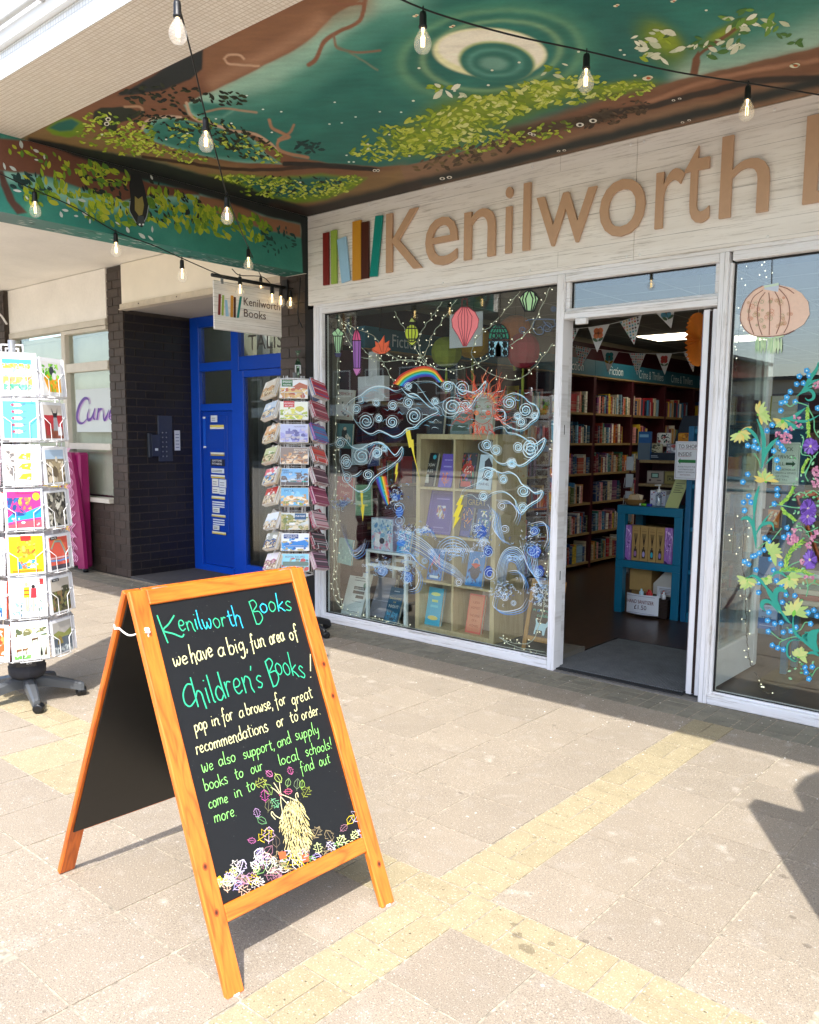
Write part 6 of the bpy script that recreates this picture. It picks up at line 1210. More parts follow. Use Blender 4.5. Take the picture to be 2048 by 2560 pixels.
names = ['Fiction', 'Fiction', 'Fiction', 'Fiction', 'Fiction', 'Crime & Thrillers', 'Crime & Thrillers', 'Crime & Thrillers', 'Fiction']
for i in range(9):
    y0, y1 = ups[i]+.0305, ups[i+1]-.0305
    for z in SZ: b = MB(); b.box((-2.179, y0, z-.024), (XS+.004, y1, z)); b.build('shelf', M_oak, sh)
    b = MB(); b.bbox((-2.10, y0-.03, 2.20), (XS-.005, y1+.03, 2.372), .003); s_ = b.build('section_sign', M_sign, sh)
    b = MB(); b.box((-2.1, y0-.03, 2.185), (XS, y1+.03, 2.199)); b.build('sign_ledge', M_oak, sh)
    tb = MB(); put_text(tb, names[i], (XS-.0045, (y0+y1)/2+.03, 2.235), (0, 1, 0), (0, 0, 1), h=.105, w=.34 if len(names[i]) < 9 else .70, col='#d3dde2', off=.0015, align='c'); tb.build('sign_lettering', M_print, s_)
SPINE = ['#e8e4d8', '#d8c8a8', '#2a4a7a', '#b8323a', '#1f2a44', '#d87a2a', '#3a7a6a', '#e0c040', '#6a3a6a', '#8ab0c8', '#2a2a2e', '#c8c0b0', '#a04a3a', '#4a8ab8', '#e8a0a0', '#5a6a3a', '#f0ece0', '#7a2a3a', '#24506a', '#c89a5a']
spm = [mat('book_cloth_%d' % i, c, .45, noise=(60, .12), var=.12) for i, c in enumerate(SPINE)]
def band(m):
    nt = m.node_tree; N = nt.nodes; L = nt.links; b = N['Principled BSDF']; cur = b.inputs['Base Color'].links[0].from_socket
    tc = N.new('ShaderNodeTexCoord'); sp = N.new('ShaderNodeSeparateXYZ'); L.new(tc.outputs['Object'], sp.inputs[0]); oi = N.new('ShaderNodeObjectInfo')
    ad = N.new('ShaderNodeMath'); ad.operation = 'MULTIPLY_ADD'; L.new(oi.outputs['Random'], ad.inputs[0]); ad.inputs[1].default_value = .5; L.new(sp.outputs[2], ad.inputs[2])
    cr = N.new('ShaderNodeValToRGB'); cr.color_ramp.interpolation = 'CONSTANT'; e = cr.color_ramp.elements; e[0].color = (0, 0, 0, 1); e[1].position = .42; e[1].color = (.4, .4, .4, 1)
    for p, v in ((.50, 0), (.62, .5), (.66, 0), (.70, .35), (.86, 0), (.96, .45)): x = e.new(p); x.color = (v, v, v, 1)
    fr = N.new('ShaderNodeMath'); fr.operation = 'FRACT'; L.new(ad.outputs[0], fr.inputs[0]); L.new(fr.outputs[0], cr.inputs[0])
    mx = N.new('ShaderNodeMix'); mx.data_type = 'RGBA'; L.new(cr.outputs[0], mx.inputs[0]); L.new(cur, mx.inputs[6]); lum = sum(m['c3']); mx.inputs[7].default_value = (.55, .5, .38, 1) if lum < .9 else (.1, .08, .08, 1); L.new(mx.outputs[2], b.inputs['Base Color'])
for m, c in zip(spm, SPINE): m['c3'] = hexc(c); band(m)
cube = MB().box((-.5, -.5, 0), (.5, .5, 1)).build('_c', spm[0]); cubes = []
for m in spm:
    me = cube.data.copy(); me.materials.clear(); me.materials.append(m); cubes.append(me)
bpy.data.objects.remove(cube)
allb = []; r_ = random.Random(31)
for i in range(9):
    for z in SZ:
        if i < 2 and r_.random() < .45: continue
        y = ups[i]+.05+r_.uniform(0, .1); end = ups[i+1]-.05-r_.uniform(0, .18)
        if i >= 5 and r_.random() < .2: end -= .3
        while y < end:
            w = r_.choice([.016, .02, .024, .03, .034, .04]); h = r_.choice([.178, .18, .196, .20, .215, .232])*r_.uniform(.97, 1.02); d = r_.uniform(.12, .15)
            if r_.random() < .035: w = .13; d = .03; y += .01
            allb.append((y, w, z, h, d, r_.uniform(-.012, .012), r_.choice([0, 0, 0, 0, .06, -.05, .1]) if w < .1 else 0)); y += w+.0015
allb.sort(key=lambda q: -(3.25 < q[0] < 5.3)*10-(3.2 < q[0] < 6.9)*5+abs(q[0]-4.2)*.1)
CN = ['white', 'cream', 'blue', 'red', 'navy', 'orange', 'green', 'yellow', 'plum', 'pale blue', 'black', 'stone', 'rust', 'sky blue', 'pink', 'olive', 'ivory', 'maroon', 'teal', 'tan']
ORD = ['', 'second ', 'third ', 'fourth ', 'fifth ', 'sixth ', 'seventh ', 'eighth ']; SHN = ['bottom', 'second', 'third', 'fourth', 'fifth', 'top']; BAY = {2: 'behind the window edge', 3: 'beside the left door post', 4: 'under the full Fiction sign', 5: 'under the nearer Crime sign', 6: 'under the farther Crime sign'}
top = sorted(allb[:290]); cnt = {}; lab = {}; colr = {}
for q in top:
    ci = r_.randrange(20); colr[q] = ci; bay = max(i for i in range(9) if ups[i] < q[0]); sz = 'face out' if q[1] > .1 else ('slim' if q[1] < .022 else ('medium' if q[1] < .032 else 'thick'))
    l0 = '%s %s book on %s shelf %s' % (sz, CN[ci], SHN[SZ.index(q[2])], BAY.get(bay, 'deep in the shop')); cnt[l0] = cnt.get(l0, 0)+1; lab[q] = ORD[min(cnt[l0]-1, 7)]+l0+(' from the left' if cnt[l0] > 1 else '')
rest = MB()
for k, (y, w, z, h, d, dx, tl) in enumerate(allb):
    if k < 290:
        o = bpy.data.objects.new('book', cubes[colr[allb[k]]]); COL.objects.link(o); o.location = (XS-.02-d/2+dx, y+w/2, z+.001); o.scale = (d, w, h); o.rotation_euler = (tl*.6, 0, 0)
        tag(o, lab[allb[k]], 'book', 'books on the fiction shelves')
    else:
        c = r_.choice(SPINE); rest.box((XS-.02-d+dx, y, z+.001), (XS-.02+dx, y+w, z+h), c)
tag(rest.build('packed_books', M_print), 'further books packed on the long maroon bookcases', 'books', kind='stuff')
# right hand part of the room: teal shelving with stock and back bookcases
def bookcase_y(x, y0, y1, name, label, mm, zs, seed, face=1):
    t = thing(name, label, 'bookcase', (x, (y0+y1)/2, 0)); r = random.Random(seed)
    b = MB(); b.box((x-.02, y0, .005), (x, y1, 1.9)); b.build('back_panel', mm, t)
    for y in (y0, y1): b = MB(); b.bbox((x-.3 if face < 0 else x, y-.02, .005), (x if face < 0 else x+.3, y+.02, 1.92), .003); b.build('upright', mm, t)
    for z in zs: b = MB(); b.box((x-.3 if face < 0 else x, y0+.021, z-.025), (x-.021 if face < 0 else x+.3, y1-.021, z)); b.build('shelf', mm, t)
    bb = MB()
    for z in zs[:-1]:
        y = y0+.05
        while y < y1-.1:
            w = r.choice([.02, .03, .04, .13]); h = r.uniform(.17, .25); xx = x-.25 if face < 0 else x+.1
            bb.box((xx, y, z+.001), (xx+.15, y+w, z+h), r.choice(SPINE)); y += w+.004
    tag(bb.build('shelved_books', M_print, t), kind='stuff')
M_teal = mat('teal_lacquer', '#0f6b8c', .35, noise=(5, .05)); M_teal2 = mat('teal_lacquer_side', '#0d5c86', .35, noise=(5, .05))
bookcase_y(4.05, .8, 8.8, 'right_bookcase', 'bookcases along the right hand wall of the shop', M_teal, [.1, .5, .9, 1.3, 1.7], 3, -1)
def bookcase_x(y, x0, x1, name, label, mm, zs, seed, H=1.9, dep=.3):
    t = thing(name, label, 'bookcase', ((x0+x1)/2, y, 0)); r = random.Random(seed)
    b = MB(); b.box((x0, y+dep, .005), (x1, y+dep+.02, H)); b.build('back_panel', mm, t)
    for x in (x0, x1): b = MB(); b.bbox((x-.02, y, .005), (x+.02, y+dep, H), .003); b.build('upright', mm, t)
    for z in zs: b = MB(); b.box((x0+.021, y+.005, z-.025), (x1-.021, y+dep-.001, z)); b.build('shelf', M_oak if mm is M_maroon else mm, t)
    bb = MB()
    for z in zs[:-1]:
        x = x0+.05
        while x < x1-.12:
            w = r.choice([.02, .03, .04, .05, .14]); h = r.uniform(.15, .24)
            bb.box((x, y+.05, z+.001), (x+w, y+.2, z+h), r.choice(SPINE)); x += w+.004
    tag(bb.build('shelved_books', M_print, t), kind='stuff'); return t
bookcase_x(8.7, -1.8, 4.0, 'back_bookcase', 'bookcase along the back wall of the shop', M_maroon, [.1, .42, .76, 1.1, 1.44, 1.78], 5, 2.2)
bookcase_x(3.3, 1.3, 3.2, 'window_bookcase', 'teal bookcase of paperbacks beyond the right window', M_teal, [.1, .45, .8, 1.15, 1.5], 8, 1.55)
# door mat
dm = thing('door_mat', 'ribbed dark grey rubber edged entrance mat just inside the doorway', 'mat', (.48, .56, .01))
b = MB(); b.bbox((-.05, .03, .0065), (.90, 1.075, .014), .004); b.build('rubber_border', mat('mat_rubber', '#1d1f22', .8, noise=(60, .2)), dm)
b = MB(); 
for k in range(64): x = -.02+k*.0142; b.box((x, .075, .0135), (x+.0085, 1.045, .019))
tag(b.build('ribs', mat('mat_ribs', '#6b6f72', .95, noise=(200, .4), noise2=(9, .2)), dm), kind='stuff')
# teal table unit
YT = 1.978
tt = thing('teal_table', 'teal lacquered two tier display table facing the doorway', 'table', (-.25, 2.2, 0))
def tb_(name, *bx, m=M_teal, par=None, bev=.003):
    b = MB()
    for a, c in bx: b.bbox(a, c, bev)
    return b.build(name, m, par or tt)
for x in (-.540, -.032):
    for y in (YT, 2.33): tb_('leg', ((x, y, .005), (x+.07, y+.07, .40))); tb_('upper_leg', ((x, y+.001, .4645), (x+.07, y+.069, .86)))
tb_('lower_top', ((-.541, YT-.001, .4005), (.039, 2.402, .464))); tb_('table_top', ((-.541, YT-.001, .8605), (.039, 2.402, .932)))
tu = thing('teal_shelf_unit', 'tall teal shelf unit right of the teal table, partly behind the folded door', 'shelf unit', (.4, 2.1, 0))
for x in (.06, .80): tb_('side_panel', ((x, YT-.01, .005), (x+.045, 2.38, 1.60)), m=M_teal2, par=tu)
for z in (.05, .40, .75, 1.10, 1.54): tb_('shelf', ((.106, YT, z), (.799, 2.37, z+.035)), par=tu)
tb_('back_panel', ((.106, 2.371, .01), (.799, 2.379, 1.59)), m=mat('navy_back', '#0b2a4a', .5), par=tu)
tb_('plinth', ((.106, YT+.0, .005), (.799, 2.0, .049)), par=tu)
# diffuser boxes
def FX(px, y, py=1350): return F(px, py, y).x
r_ = random.Random(9)
def boxthing(name, label, cat, a, c, m, shapes=None, group=None, face='y', bev=.002):
    b = MB(); b.bbox(a, c, bev); o = tag(b.build(name, m), label, cat, group)
    if shapes:
        M = Matrix(((1, 0, 0), (0, 0, 1), (0, -1, 0))).transposed()
        M = Matrix(((1, 0, 0, a[0]), (0, 0, -1, a[1]), (0, 1, 0, a[2]), (0, 0, 0, 1))); p = MB(); picture(p, M, c[0]-a[0], c[2]-a[2], shapes, z=.0008); o2 = p.build('printed_face', M_print, o, local=True)
    return o
M_kraft = mat('kraft_card', '#b08d54', .7, noise=(30, .06)); M_lilac = mat('lilac_gift_box', '#8a5aa8', .4, noise=(40, .5), noise2=(14, .3))
def diffuser_art(lab): return [('l', [(.5, .42), (.26+.096*k, .78)], .04, '#2f2218') for k in range(6)]+[('r', .3, .08, .7, .34, '#3f3226'), ('r', .4, .34, .6, .41, '#4a3a2c'), ('e', .5, .2, .16, .08, lab), ('l', [(.3, .9), (.5, .93), (.7, .9)], .03, '#8a6a3a'), ('r', .2, .84, .8, .86, '#8f7040')]
pur = [('r', .0, .0, 1, 1, '#9a68b8'), ('n', 55, 0, 0, 1, 1, ['#5a2a7a', '#c89ad8', '#e8c8ec', '#3a1a5a', '#b078c8'], 44, .3)]
xb = [-.470, -.412, -.337, -.262, -.190, -.118, -.045]
for k, (lb, art, gr) in enumerate((('purple petal patterned gift box at the left end of the reed diffuser row', pur, None), ('kraft reed diffuser box with mauve label, next to the left purple box', diffuser_art('#9a6aa0'), 'reed diffuser boxes'), ('kraft reed diffuser box with lilac label, second from the left', diffuser_art('#a8a0d8'), 'reed diffuser boxes'),
                              ('kraft reed diffuser box with bright turquoise label', diffuser_art('#2ab0c8'), 'reed diffuser boxes'), ('kraft reed diffuser box with violet label beside the right purple box', diffuser_art('#8a78c0'), 'reed diffuser boxes'), ('purple petal patterned gift box at the right end of the reed diffuser row', pur, None))):
    boxthing('diffuser_box', lb, 'box', (xb[k]+.002, YT+.03, .4655), (xb[k+1]-.002, YT+.1, .765), M_lilac if k in (0, 5) else M_kraft, art, gr)
boxthing('cardboard_box', 'open brown cardboard box under the teal table', 'box', (-.47, 2.12, .19), (-.27, 2.34, .385), M_kraft)
boxthing('cardboard_box', 'low brown cardboard box holding up the open one under the teal table', 'box', (-.46, 2.14, .006), (-.24, 2.36, .188), mat('kraft_dark', '#8f6f42', .8))
t = thing('magazine_file', 'white sloping magazine file of leaflets under the teal table', 'file', (-.13, 2.2, .15))
b = MB(); b.prism([(-.25, .18), (-.04, .15), (-.04, .39), (-.14, .39), (-.25, .27)], 2.12, 2.3, M=Matrix(((1, 0, 0, 0), (0, 0, 1, 0), (0, 1, 0, 0), (0, 0, 0, 1)))); b.build('file_body', mat('file_white', '#c9c4b8', .6), t, recalc=True)
b = MB(); b.box((-.21, 2.11, .185), (-.045, 2.119, .25), '#dfe0e4'); 
for k in range(4): b.box((-.19, 2.1085, .195+k*.012), (-.07, 2.1095, .199+k*.012), '#8a8a92')
b.build('file_label', M_print, t)
t = thing('sanitizer_basket', 'dark wicker basket of hand sanitizers with a curved white price card on its front', 'basket', (-.2, 2.0, 0))
M_wick = mat('dark_wicker', '#2f1d14', .7, noise=(60, .3), bump=(60, .6)); b = MB()
for k in range(14):
    z = .01+k*.0115; i = .002*(k % 2); b.box((-.33-i, YT-.02-i, z), (-.05+i, YT+.16+i, z+.0095))
b.build('wicker_body', M_wick, t)
b = MB(); n = 9; xs = [-.395+i*.285/(n-1) for i in range(n)]; V = []
for i, x in enumerate(xs):
    y = YT-.065+.035*((i-(n-1)/2)/((n-1)/2))**2-.02; V += [(x, y, .03+.018*i/(n-1)*0), (x, y, .20)]
b.add(V, [(2*i, 2*i+2, 2*i+3, 2*i+1) for i in range(n-1)], '#dfe2ea')
put_text(b, 'HAND SANITIZER', (-.2525, YT-.091, .125), (1, 0, 0), (0, 0, 1), h=.032, w=.235, col='#7a1a2a', align='c'); put_text(b, '£1.50', (-.2525, YT-.091, .075), (1, 0, 0), (0, 0, 1), h=.038, w=.11, col='#4a1a2a', align='c')
for z in (.042, .186): b.box((-.375, YT-.0875, z), (-.13, YT-.087, z+.002), '#3a4a7a')
b.build('price_card', M_print, t)
for x, y, c in ((-.30, 2.0, '#bfe0ee'), (-.24, 2.01, '#c8222a'), (-.215, 1.99, '#d83a34'), (-.15, 2.02, '#cfd8de'), (-.10, 2.0, '#e8e8ea'), (-.12, 2.04, '#d84a34')):
    b = MB(); b.lathe([(0, 0), (.018, .0), (.02, .05), (.008, .06), (.008, .075), (0, .075)], (x, y, .155), 10, col=c); b.build('sanitizer_bottle', M_print, t)
# things standing on the teal table
t = thing('wicker_tray', 'small shallow wicker basket of wrapped soaps on the left of the teal table', 'basket', (-.43, 2.06, .933)); b = MB()
b.lathe([(.0, .0), (.06, .0), (.085, .045), (.088, .05), (.078, .048), (.055, .008), (0, .008)], (-.43, 2.07, .9335), 18, sx=1.15, sy=.8); b.build('tray', mat('straw', '#8a6434', .8, bump=(120, .8)), t)
for k, (x, y, a) in enumerate(((-.47, 2.06, .5), (-.44, 2.09, -.3), (-.40, 2.08, .2), (-.39, 2.05, -.4))):
    b = MB(); b.box((-.028, -.01, 0), (.028, .01, .075), ['#c9a87a', '#b08a5a', '#d8c8a8', '#c8b090'][k], M=Matrix.Translation((x, y, .95))@Matrix.Rotation(a, 4, 'Y')); b.build('wrapped_soap', M_print, t)
boxthing('patterned_box', 'white box with dark floral print at the back of the teal table', 'box', (-.33, 2.16, .933), (-.19, 2.3, 1.06), M_white, [('r', 0, 0, 1, 1, '#d8d8e4'), ('n', 66, .02, .02, .98, .98, ['#3a3f78', '#6a6ab0', '#b04a5a'], 40, .05)])
boxthing('patterned_box', 'small plain grey card box behind the pump bottle', 'box', (-.185, 2.14, .933), (-.08, 2.22, 1.03), mat('grey_card', '#9aa0a8', .6))
t = thing('pump_bottle', 'clear hand sanitizer bottle with white pump on the teal table', 'bottle', (-.20, 2.04, .933))
b = MB(); b.lathe([(0, 0), (.024, .0), (.026, .01), (.026, .095), (.012, .115), (.012, .12)], (-.20, 2.04, .9335), 14); b.build('bottle_body', glass('bottle_plastic', .09, (.82, .88, .9)), t)
b = MB(); b.lathe([(0, .12), (.017, .12), (.017, .145), (.006, .148), (.006, .175), (.012, .176), (.012, .185), (0, .186)], (-.20, 2.04, .9335), 12); b.tube([(-.235, 2.03, 1.112), (-.20, 2.04, 1.115), (-.185, 2.04, 1.115)], .006, 6); b.build('pump', M_white, t)
for x, c, l in ((-.30, '#5fae1e', 'green capped highlighter pen tube on the teal table'), (-.255, '#2a2a9a', 'blue capped hand cream tube on the teal table')):
    t = thing('hand_cream_tube', l, 'tube', (x, 2.0, .94)); b = MB(); b.lathe([(0, -.03), (.012, -.03), (.012, .02), (0, .02)], (x, 1.995, .9465), 10, axis='x', col=c); b.build('tube_body', M_print, t); b = MB(); b.lathe([(0, -.045), (.011, -.045), (.011, -.031), (0, -.031)], (x, 1.995, .9465), 10, axis='x', col='#e8e8e8'); b.build('cap', M_print, t)
t = thing('yellow_leaflet', 'pale yellow green leaflet in an upright holder on the right of the teal table', 'leaflet', (-.06, 2.05, .933))
M = Matrix.Translation((-.135, 2.02, .9335))@Matrix.Rotation(R(-12), 4, 'X')@Matrix(((1, 0, 0, 0), (0, 0, -1, 0), (0, 1, 0, 0), (0, 0, 0, 1)))
b = MB(); sk = Matrix(((1, .26, 0, 0), (0, 1, 0, 0), (0, 0, 1, 0), (0, 0, 0, 1))); b.box((0, 0, -.003), (.115, .255, 0), '#b4b878', M=M@sk)
for k in range(5): b.box((.02, .2-k*.018, .0005), (.095-(k % 2)*.02, .206-k*.018, .001), '#5a5a3a', M=M@sk)
b.build('sheet', M_print, t)
# maroon gift shelf behind the table
gs = thing('gift_shelf', 'maroon gift shelf with oak ledges standing behind the teal table', 'shelf unit', (-.2, 2.6, 0))
tb_('side_panel', ((-.60, 2.42, .005), (-.565, 2.7, 1.32)), m=M_maroon, par=gs); tb_('side_panel', ((.55, 2.42, .005), (.585, 2.7, 1.32)), m=M_maroon, par=gs); tb_('back_panel', ((-.5645, 2.68, .01), (.549, 2.70, 1.32)), m=M_maroon, par=gs)
for z in (.35, .7, 1.075, 1.285): tb_('shelf', ((-.5645, 2.41, z), (.549, 2.679, z+.025)), m=M_oak, par=gs)
boxthing('retro_speaker_box', 'grey box printed with a screen and buttons on the gift shelf', 'box', (-.50, 2.44, 1.101), (-.34, 2.52, 1.215), mat('box_grey', '#8f857a', .6), [('r', .05, .08, .95, .92, '#a89a8e'), ('r', .25, .45, .7, .85, '#3a4a44'), ('r', .32, .52, .64, .78, '#9ac8b8'), ('e', .2, .28, .07, .1, '#4a3038'), ('r', .6, .25, .85, .32, '#5a4a4a')])
boxthing('radio_gift_box', 'olive box printed with a cassette radio beside the grey box on the gift shelf', 'box', (-.335, 2.44, 1.101), (-.17, 2.52, 1.215), mat('box_olive', '#8f8148', .6), [('r', .05, .08, .95, .92, '#9a8c50'), ('r', .15, .25, .85, .7, '#6a6238'), ('e', .3, .42, .12, .17, '#8a8050'), ('e', .7, .42, .12, .17, '#8a8050'), ('e', .3, .42, .06, .08, '#4a4528'), ('e', .7, .42, .06, .08, '#4a4528')])
boxthing('blue_gift_bag', 'blue speckled gift bag with white tag on the gift shelf', 'bag', (-.13, 2.44, 1.101), (.0, 2.52, 1.235), mat('blue_bag', '#1f4a8a', .6, noise=(60, .5)), [('p', [(.3, .3), (.75, .2), (.85, .75), (.5, .8)], '#d8dce4')])
cd = thing('card_wallet_display', 'navy tiered display box of patterned purses on the gift shelf top', 'display', (-.3, 2.5, 1.31))
b = MB(); b.bbox((-.50, 2.44, 1.311), (.06, 2.60, 1.375), .003); b.prism([(-.36, 1.376), (.06, 1.376), (.06, 1.70), (-.26, 1.70)], 2.60, 2.61, M=Matrix(((1, 0, 0, 0), (0, 0, 1, 0), (0, 1, 0, 0), (0, 0, 0, 1)))); b.build('display_tray', mat('navy_card', '#0c1a30', .5), cd, recalc=True)
b = MB(); put_text(b, 'MUSEUMS', (-.05, 2.598, 1.655), (1, 0, 0), (0, 0, 1), h=.024, w=.11, col='#c8ccd4'); put_text(b, 'GALLERIES', (-.05, 2.598, 1.625), (1, 0, 0), (0, 0, 1), h=.022, w=.12, col='#c8ccd4'); b.box((-.47, 2.4385, 1.345), (-.41, 2.4395, 1.352), '#9aa4b0'); b.box((-.47, 2.4385, 1.333), (-.40, 2.4395, 1.339), '#9aa4b0'); b.build('display_lettering', M_print, cd)
for i, (x, z, w, h, cs, lb) in enumerate(((-.40, 1.43, .13, .12, ['#e8e4dc', '#3a5a4a', '#b04a4a', '#2a2a2a'], 'white floral patterned purse standing at the back left of the navy display box'), (-.20, 1.43, .14, .12, ['#e0901a', '#f0b030', '#a8601a'], 'golden orange patterned purse at the back of the navy display box'), (-.45, 1.355, .13, .10, ['#c8c0a0', '#8a7a5a', '#4a4a3a'], 'cream and brown patterned purse at the front left of the navy display box'), (-.28, 1.355, .13, .10, ['#9a9aa8', '#c05a5a', '#d8d8e0'], 'grey patterned purse with a red and white motif in the navy display box'))):
    t = thing('patterned_purse', lb, 'purse', (x, 2.48, z)); y = 2.53 if i < 2 else 2.47
    b = MB(); b.bbox((x-w/2, y, z), (x+w/2, y+.03, z+h), .008); b.build('purse_body', mat('purse_%d' % i, cs[0], .7), t)
    p = MB(); picture(p, Matrix(((1, 0, 0, x-w/2), (0, 0, -1, y), (0, 1, 0, z), (0, 0, 0, 1))), w, h, [('n', 70+i, .06, .06, .94, .94, cs, 50, .1)], z=.001); p.build('purse_print', M_print, t)
cp = thing('blue_calendar_pack', 'blue booklet pack with pale title at the left of the navy display', 'booklet', (-.52, 2.4, 1.31))
b = MB(); b.box((-.585, 2.42, 1.311), (-.47, 2.45, 1.56), '#1f5a98'); b.box((-.585, 2.415, 1.311), (-.47, 2.4195, 1.46), '#5a6a78'); b.box((-.575, 2.4190, 1.51), (-.49, 2.4198, 1.535), '#7ab0d0'); b.build('booklet', M_print, cp)
bs = thing('blue_booklet_stack', 'stack of dark blue booklets with pale titles beside the folded door', 'booklets', (.2, 2.45, 1.6)); b = MB()
for k in range(6): b.box((.12, 2.40, 1.401+k*.05), (.28, 2.44, 1.446+k*.05), '#14225a'); b.box((.15, 2.3985, 1.415+k*.05), (.22, 2.3995, 1.428+k*.05), '#9aa8d0')
b.build('booklets', M_print, bs)
# white wire card rack at the shelf side
wr_ = thing('wire_card_rack', 'small white wire rack of cards on the side of the gift shelf', 'card rack', (-.65, 2.5, .9)); b = MB()
for k in range(7):
    z = .28+k*.155; b.tube([(-.70, 2.42, z+.09), (-.70, 2.40, z), (-.62, 2.40, z), (-.62, 2.42, z+.09)], .003, 5)
b.build('wire_pockets', M_wire, wr_)
for k in range(7): 
    b = MB(); z = .285+k*.155; b.box((-.695, 2.425, z), (-.625, 2.435, z+.12), '#b8bcc0'); b.build('card', M_print, wr_)
# paper notice
def notice(px0, py0, px1, py1, y, name, label, draw, cat='notice', bg='#e2e4ea', skew=0):
    a = F(px0, py1, y); c = F(px1, py0, y); w = c.x-a.x; h = F(px0, py0, y).z-a.z
    t = MB(); M = Matrix(((1, 0, 0, a.x), (0, 0, -1, y), (0, 1, 0, a.z), (0, 0, 0, 1))); t.box((0, 0, -.002), (w, h, 0), bg, M=M); picture(t, M, w, h, draw, z=.0006)
    return tag(t.build(name, M_print), label, cat)
notice(1685.5, 1103, 1748, 1198, YT-.06, 'directions_notice', 'white notice with green left arrow reading to shop inside', [('l', [(.05, .04), (.95, .04), (.95, .96), (.05, .96), (.05, .04)], .012, '#3a3a6a'), ('t', 'TO SHOP', .53, .82, .10, .80, '#3a1420'), ('r', .14, .795, .93, .803, '#a03040'), ('t', 'INSIDE', .42, .62, .10, .58, '#3a1420'), ('r', .14, .6, .66, .608, '#a03040'), ('p', [(.13, .48), (.24, .56), (.24, .52), (.9, .52), (.9, .44), (.24, .44), (.24, .40)], '#1f7a3a'), ('t', 'PLEASE FOLLOW THE', .52, .32, .034, .74, '#5a4a5a'), ('t', 'FOOTPRINTS AND', .5, .25, .034, .62, '#5a4a5a'), ('t', 'RESPECT 2M SOCIAL', .52, .18, .034, .74, '#5a4a5a'), ('t', 'DISTANCING', .48, .11, .034, .44, '#7a3a4a')])
# bunting
def bunting(name, label, tris, y, seed):
    t = thing(name, label, 'bunting', F(tris[0][0][0], tris[0][0][1], y)); st = [p for tr in tris for p in (tr[0], tr[1])]
    b = MB(); b.tube([F(px-60 if i == 0 else px, py, y)+Vector((0, .004, 0)) for i, (px, py) in enumerate(st)], .0022, 5); b.build('cord', M_white, t)
    for k, (p0, p1, p2, kind) in enumerate(tris):
        A, B, D = F(*p0, y), F(*p1, y), F(*p2, y); b = MB(); V = [A, B, D]; b.add(V+[v+Vector((0, .0015, 0)) for v in V], [(0, 1, 2), (5, 4, 3), (0, 3, 4, 1), (1, 4, 5, 2), (2, 5, 3, 0)], '#dcdade')
        nr = Vector((0, -1, 0)); W = (B-A).length; P = lambda u, v: A+(B-A)*u+(D-(A+B)/2)*v
        if kind == 'dots':
            r = random.Random(seed+k)
            for i in range(8):
                for j in range(8-i):
                    u = .06+(j+.5*(i % 2))*.125+i*.062*.9; v = .05+i*.115
                    if u < v*.5+.02 or u > 1-v*.5-.04: continue
                    c = P(u, v) if False else A+(B-A)*u+(D-(A+B)/2)*v; s = W*.045
                    b.poly([c+Vector((math.cos(a*PI/4)*s, 0, math.sin(a*PI/4)*s))+nr*.001 for a in range(8)], r.choice(['#c84a4a', '#5a9ab0', '#e08a8a', '#4a3a44', '#c8a878', '#7ab0a8']))
        else:
            c = A+(B-A)*.5+(D-(A+B)/2)*.28; s = W*.13
            for q in range(4):
                a = q*PI/2+PI/4; cc = c+Vector((math.cos(a)*s, 0, math.sin(a)*s)); b.poly([cc+Vector((math.cos(x*PI/4)*s*1.05, 0, math.sin(x*PI/4)*s*1.05))+nr*.001 for x in range(8)], kind)
            b.poly([c+Vector((math.cos(x*PI/4)*s*.35, 0, math.sin(x*PI/4)*s*.35))+nr*.0016 for x in range(8)], '#8a4a2a'); g = '#4f6a52' if kind != '#3a8a92' else '#a8882a'
            ribbon(b, [c, A+(B-A)*.5+(D-(A+B)/2)*.6], W*.02, nr, g, off=.0008)
            for sx in (-1, 1):
                cc = A+(B-A)*(.5+sx*.13)+(D-(A+B)/2)*.52; b.poly([cc+Vector((math.cos(x*PI/4)*s*.9*1.0+0, 0, math.sin(x*PI/4)*s*.55+sx*math.cos(x*PI/4)*s*.4))+nr*.001 for x in range(8)], g)
        b.build('pennant', M_print, t)
def cC(x, y): return (1340+x/5.75, 600+y/5.75)
def c3(x, y): return (1380+x/2.582, 640+y/2.582)
bunting('bunting', 'front string of white bunting with flowers and spots inside the doorway', [(cC(515-190, 1290), cC(620, 1268), cC(500, 1530), 'dots'), (cC(752, 1255), cC(1060, 1208), cC(880, 1615), '#e07848'), (cC(1205, 1175), cC(1520, 1075), cC(1412, 1505), 'dots'), (c3(650, 345), c3(800, 300), c3(770, 468), '#5a9ab8')], 1.15, 1)
bunting('bunting', 'back string of bunting hanging in front of the blue section signs', [(cC(555, 1510), cC(800, 1560), cC(640, 1840), 'dots'), (cC(942, 1575), cC(1190, 1605), cC(1035, 1905), '#3a8a92'), (cC(1340, 1625), cC(1578, 1632), cC(1455, 1940), 'dots'), (c3(672, 630), c3(775, 628), c3(728, 768), '#b83a3a'), (c3(848, 620), c3(935, 600), c3(912, 750), 'dots')], 3.0, 40)
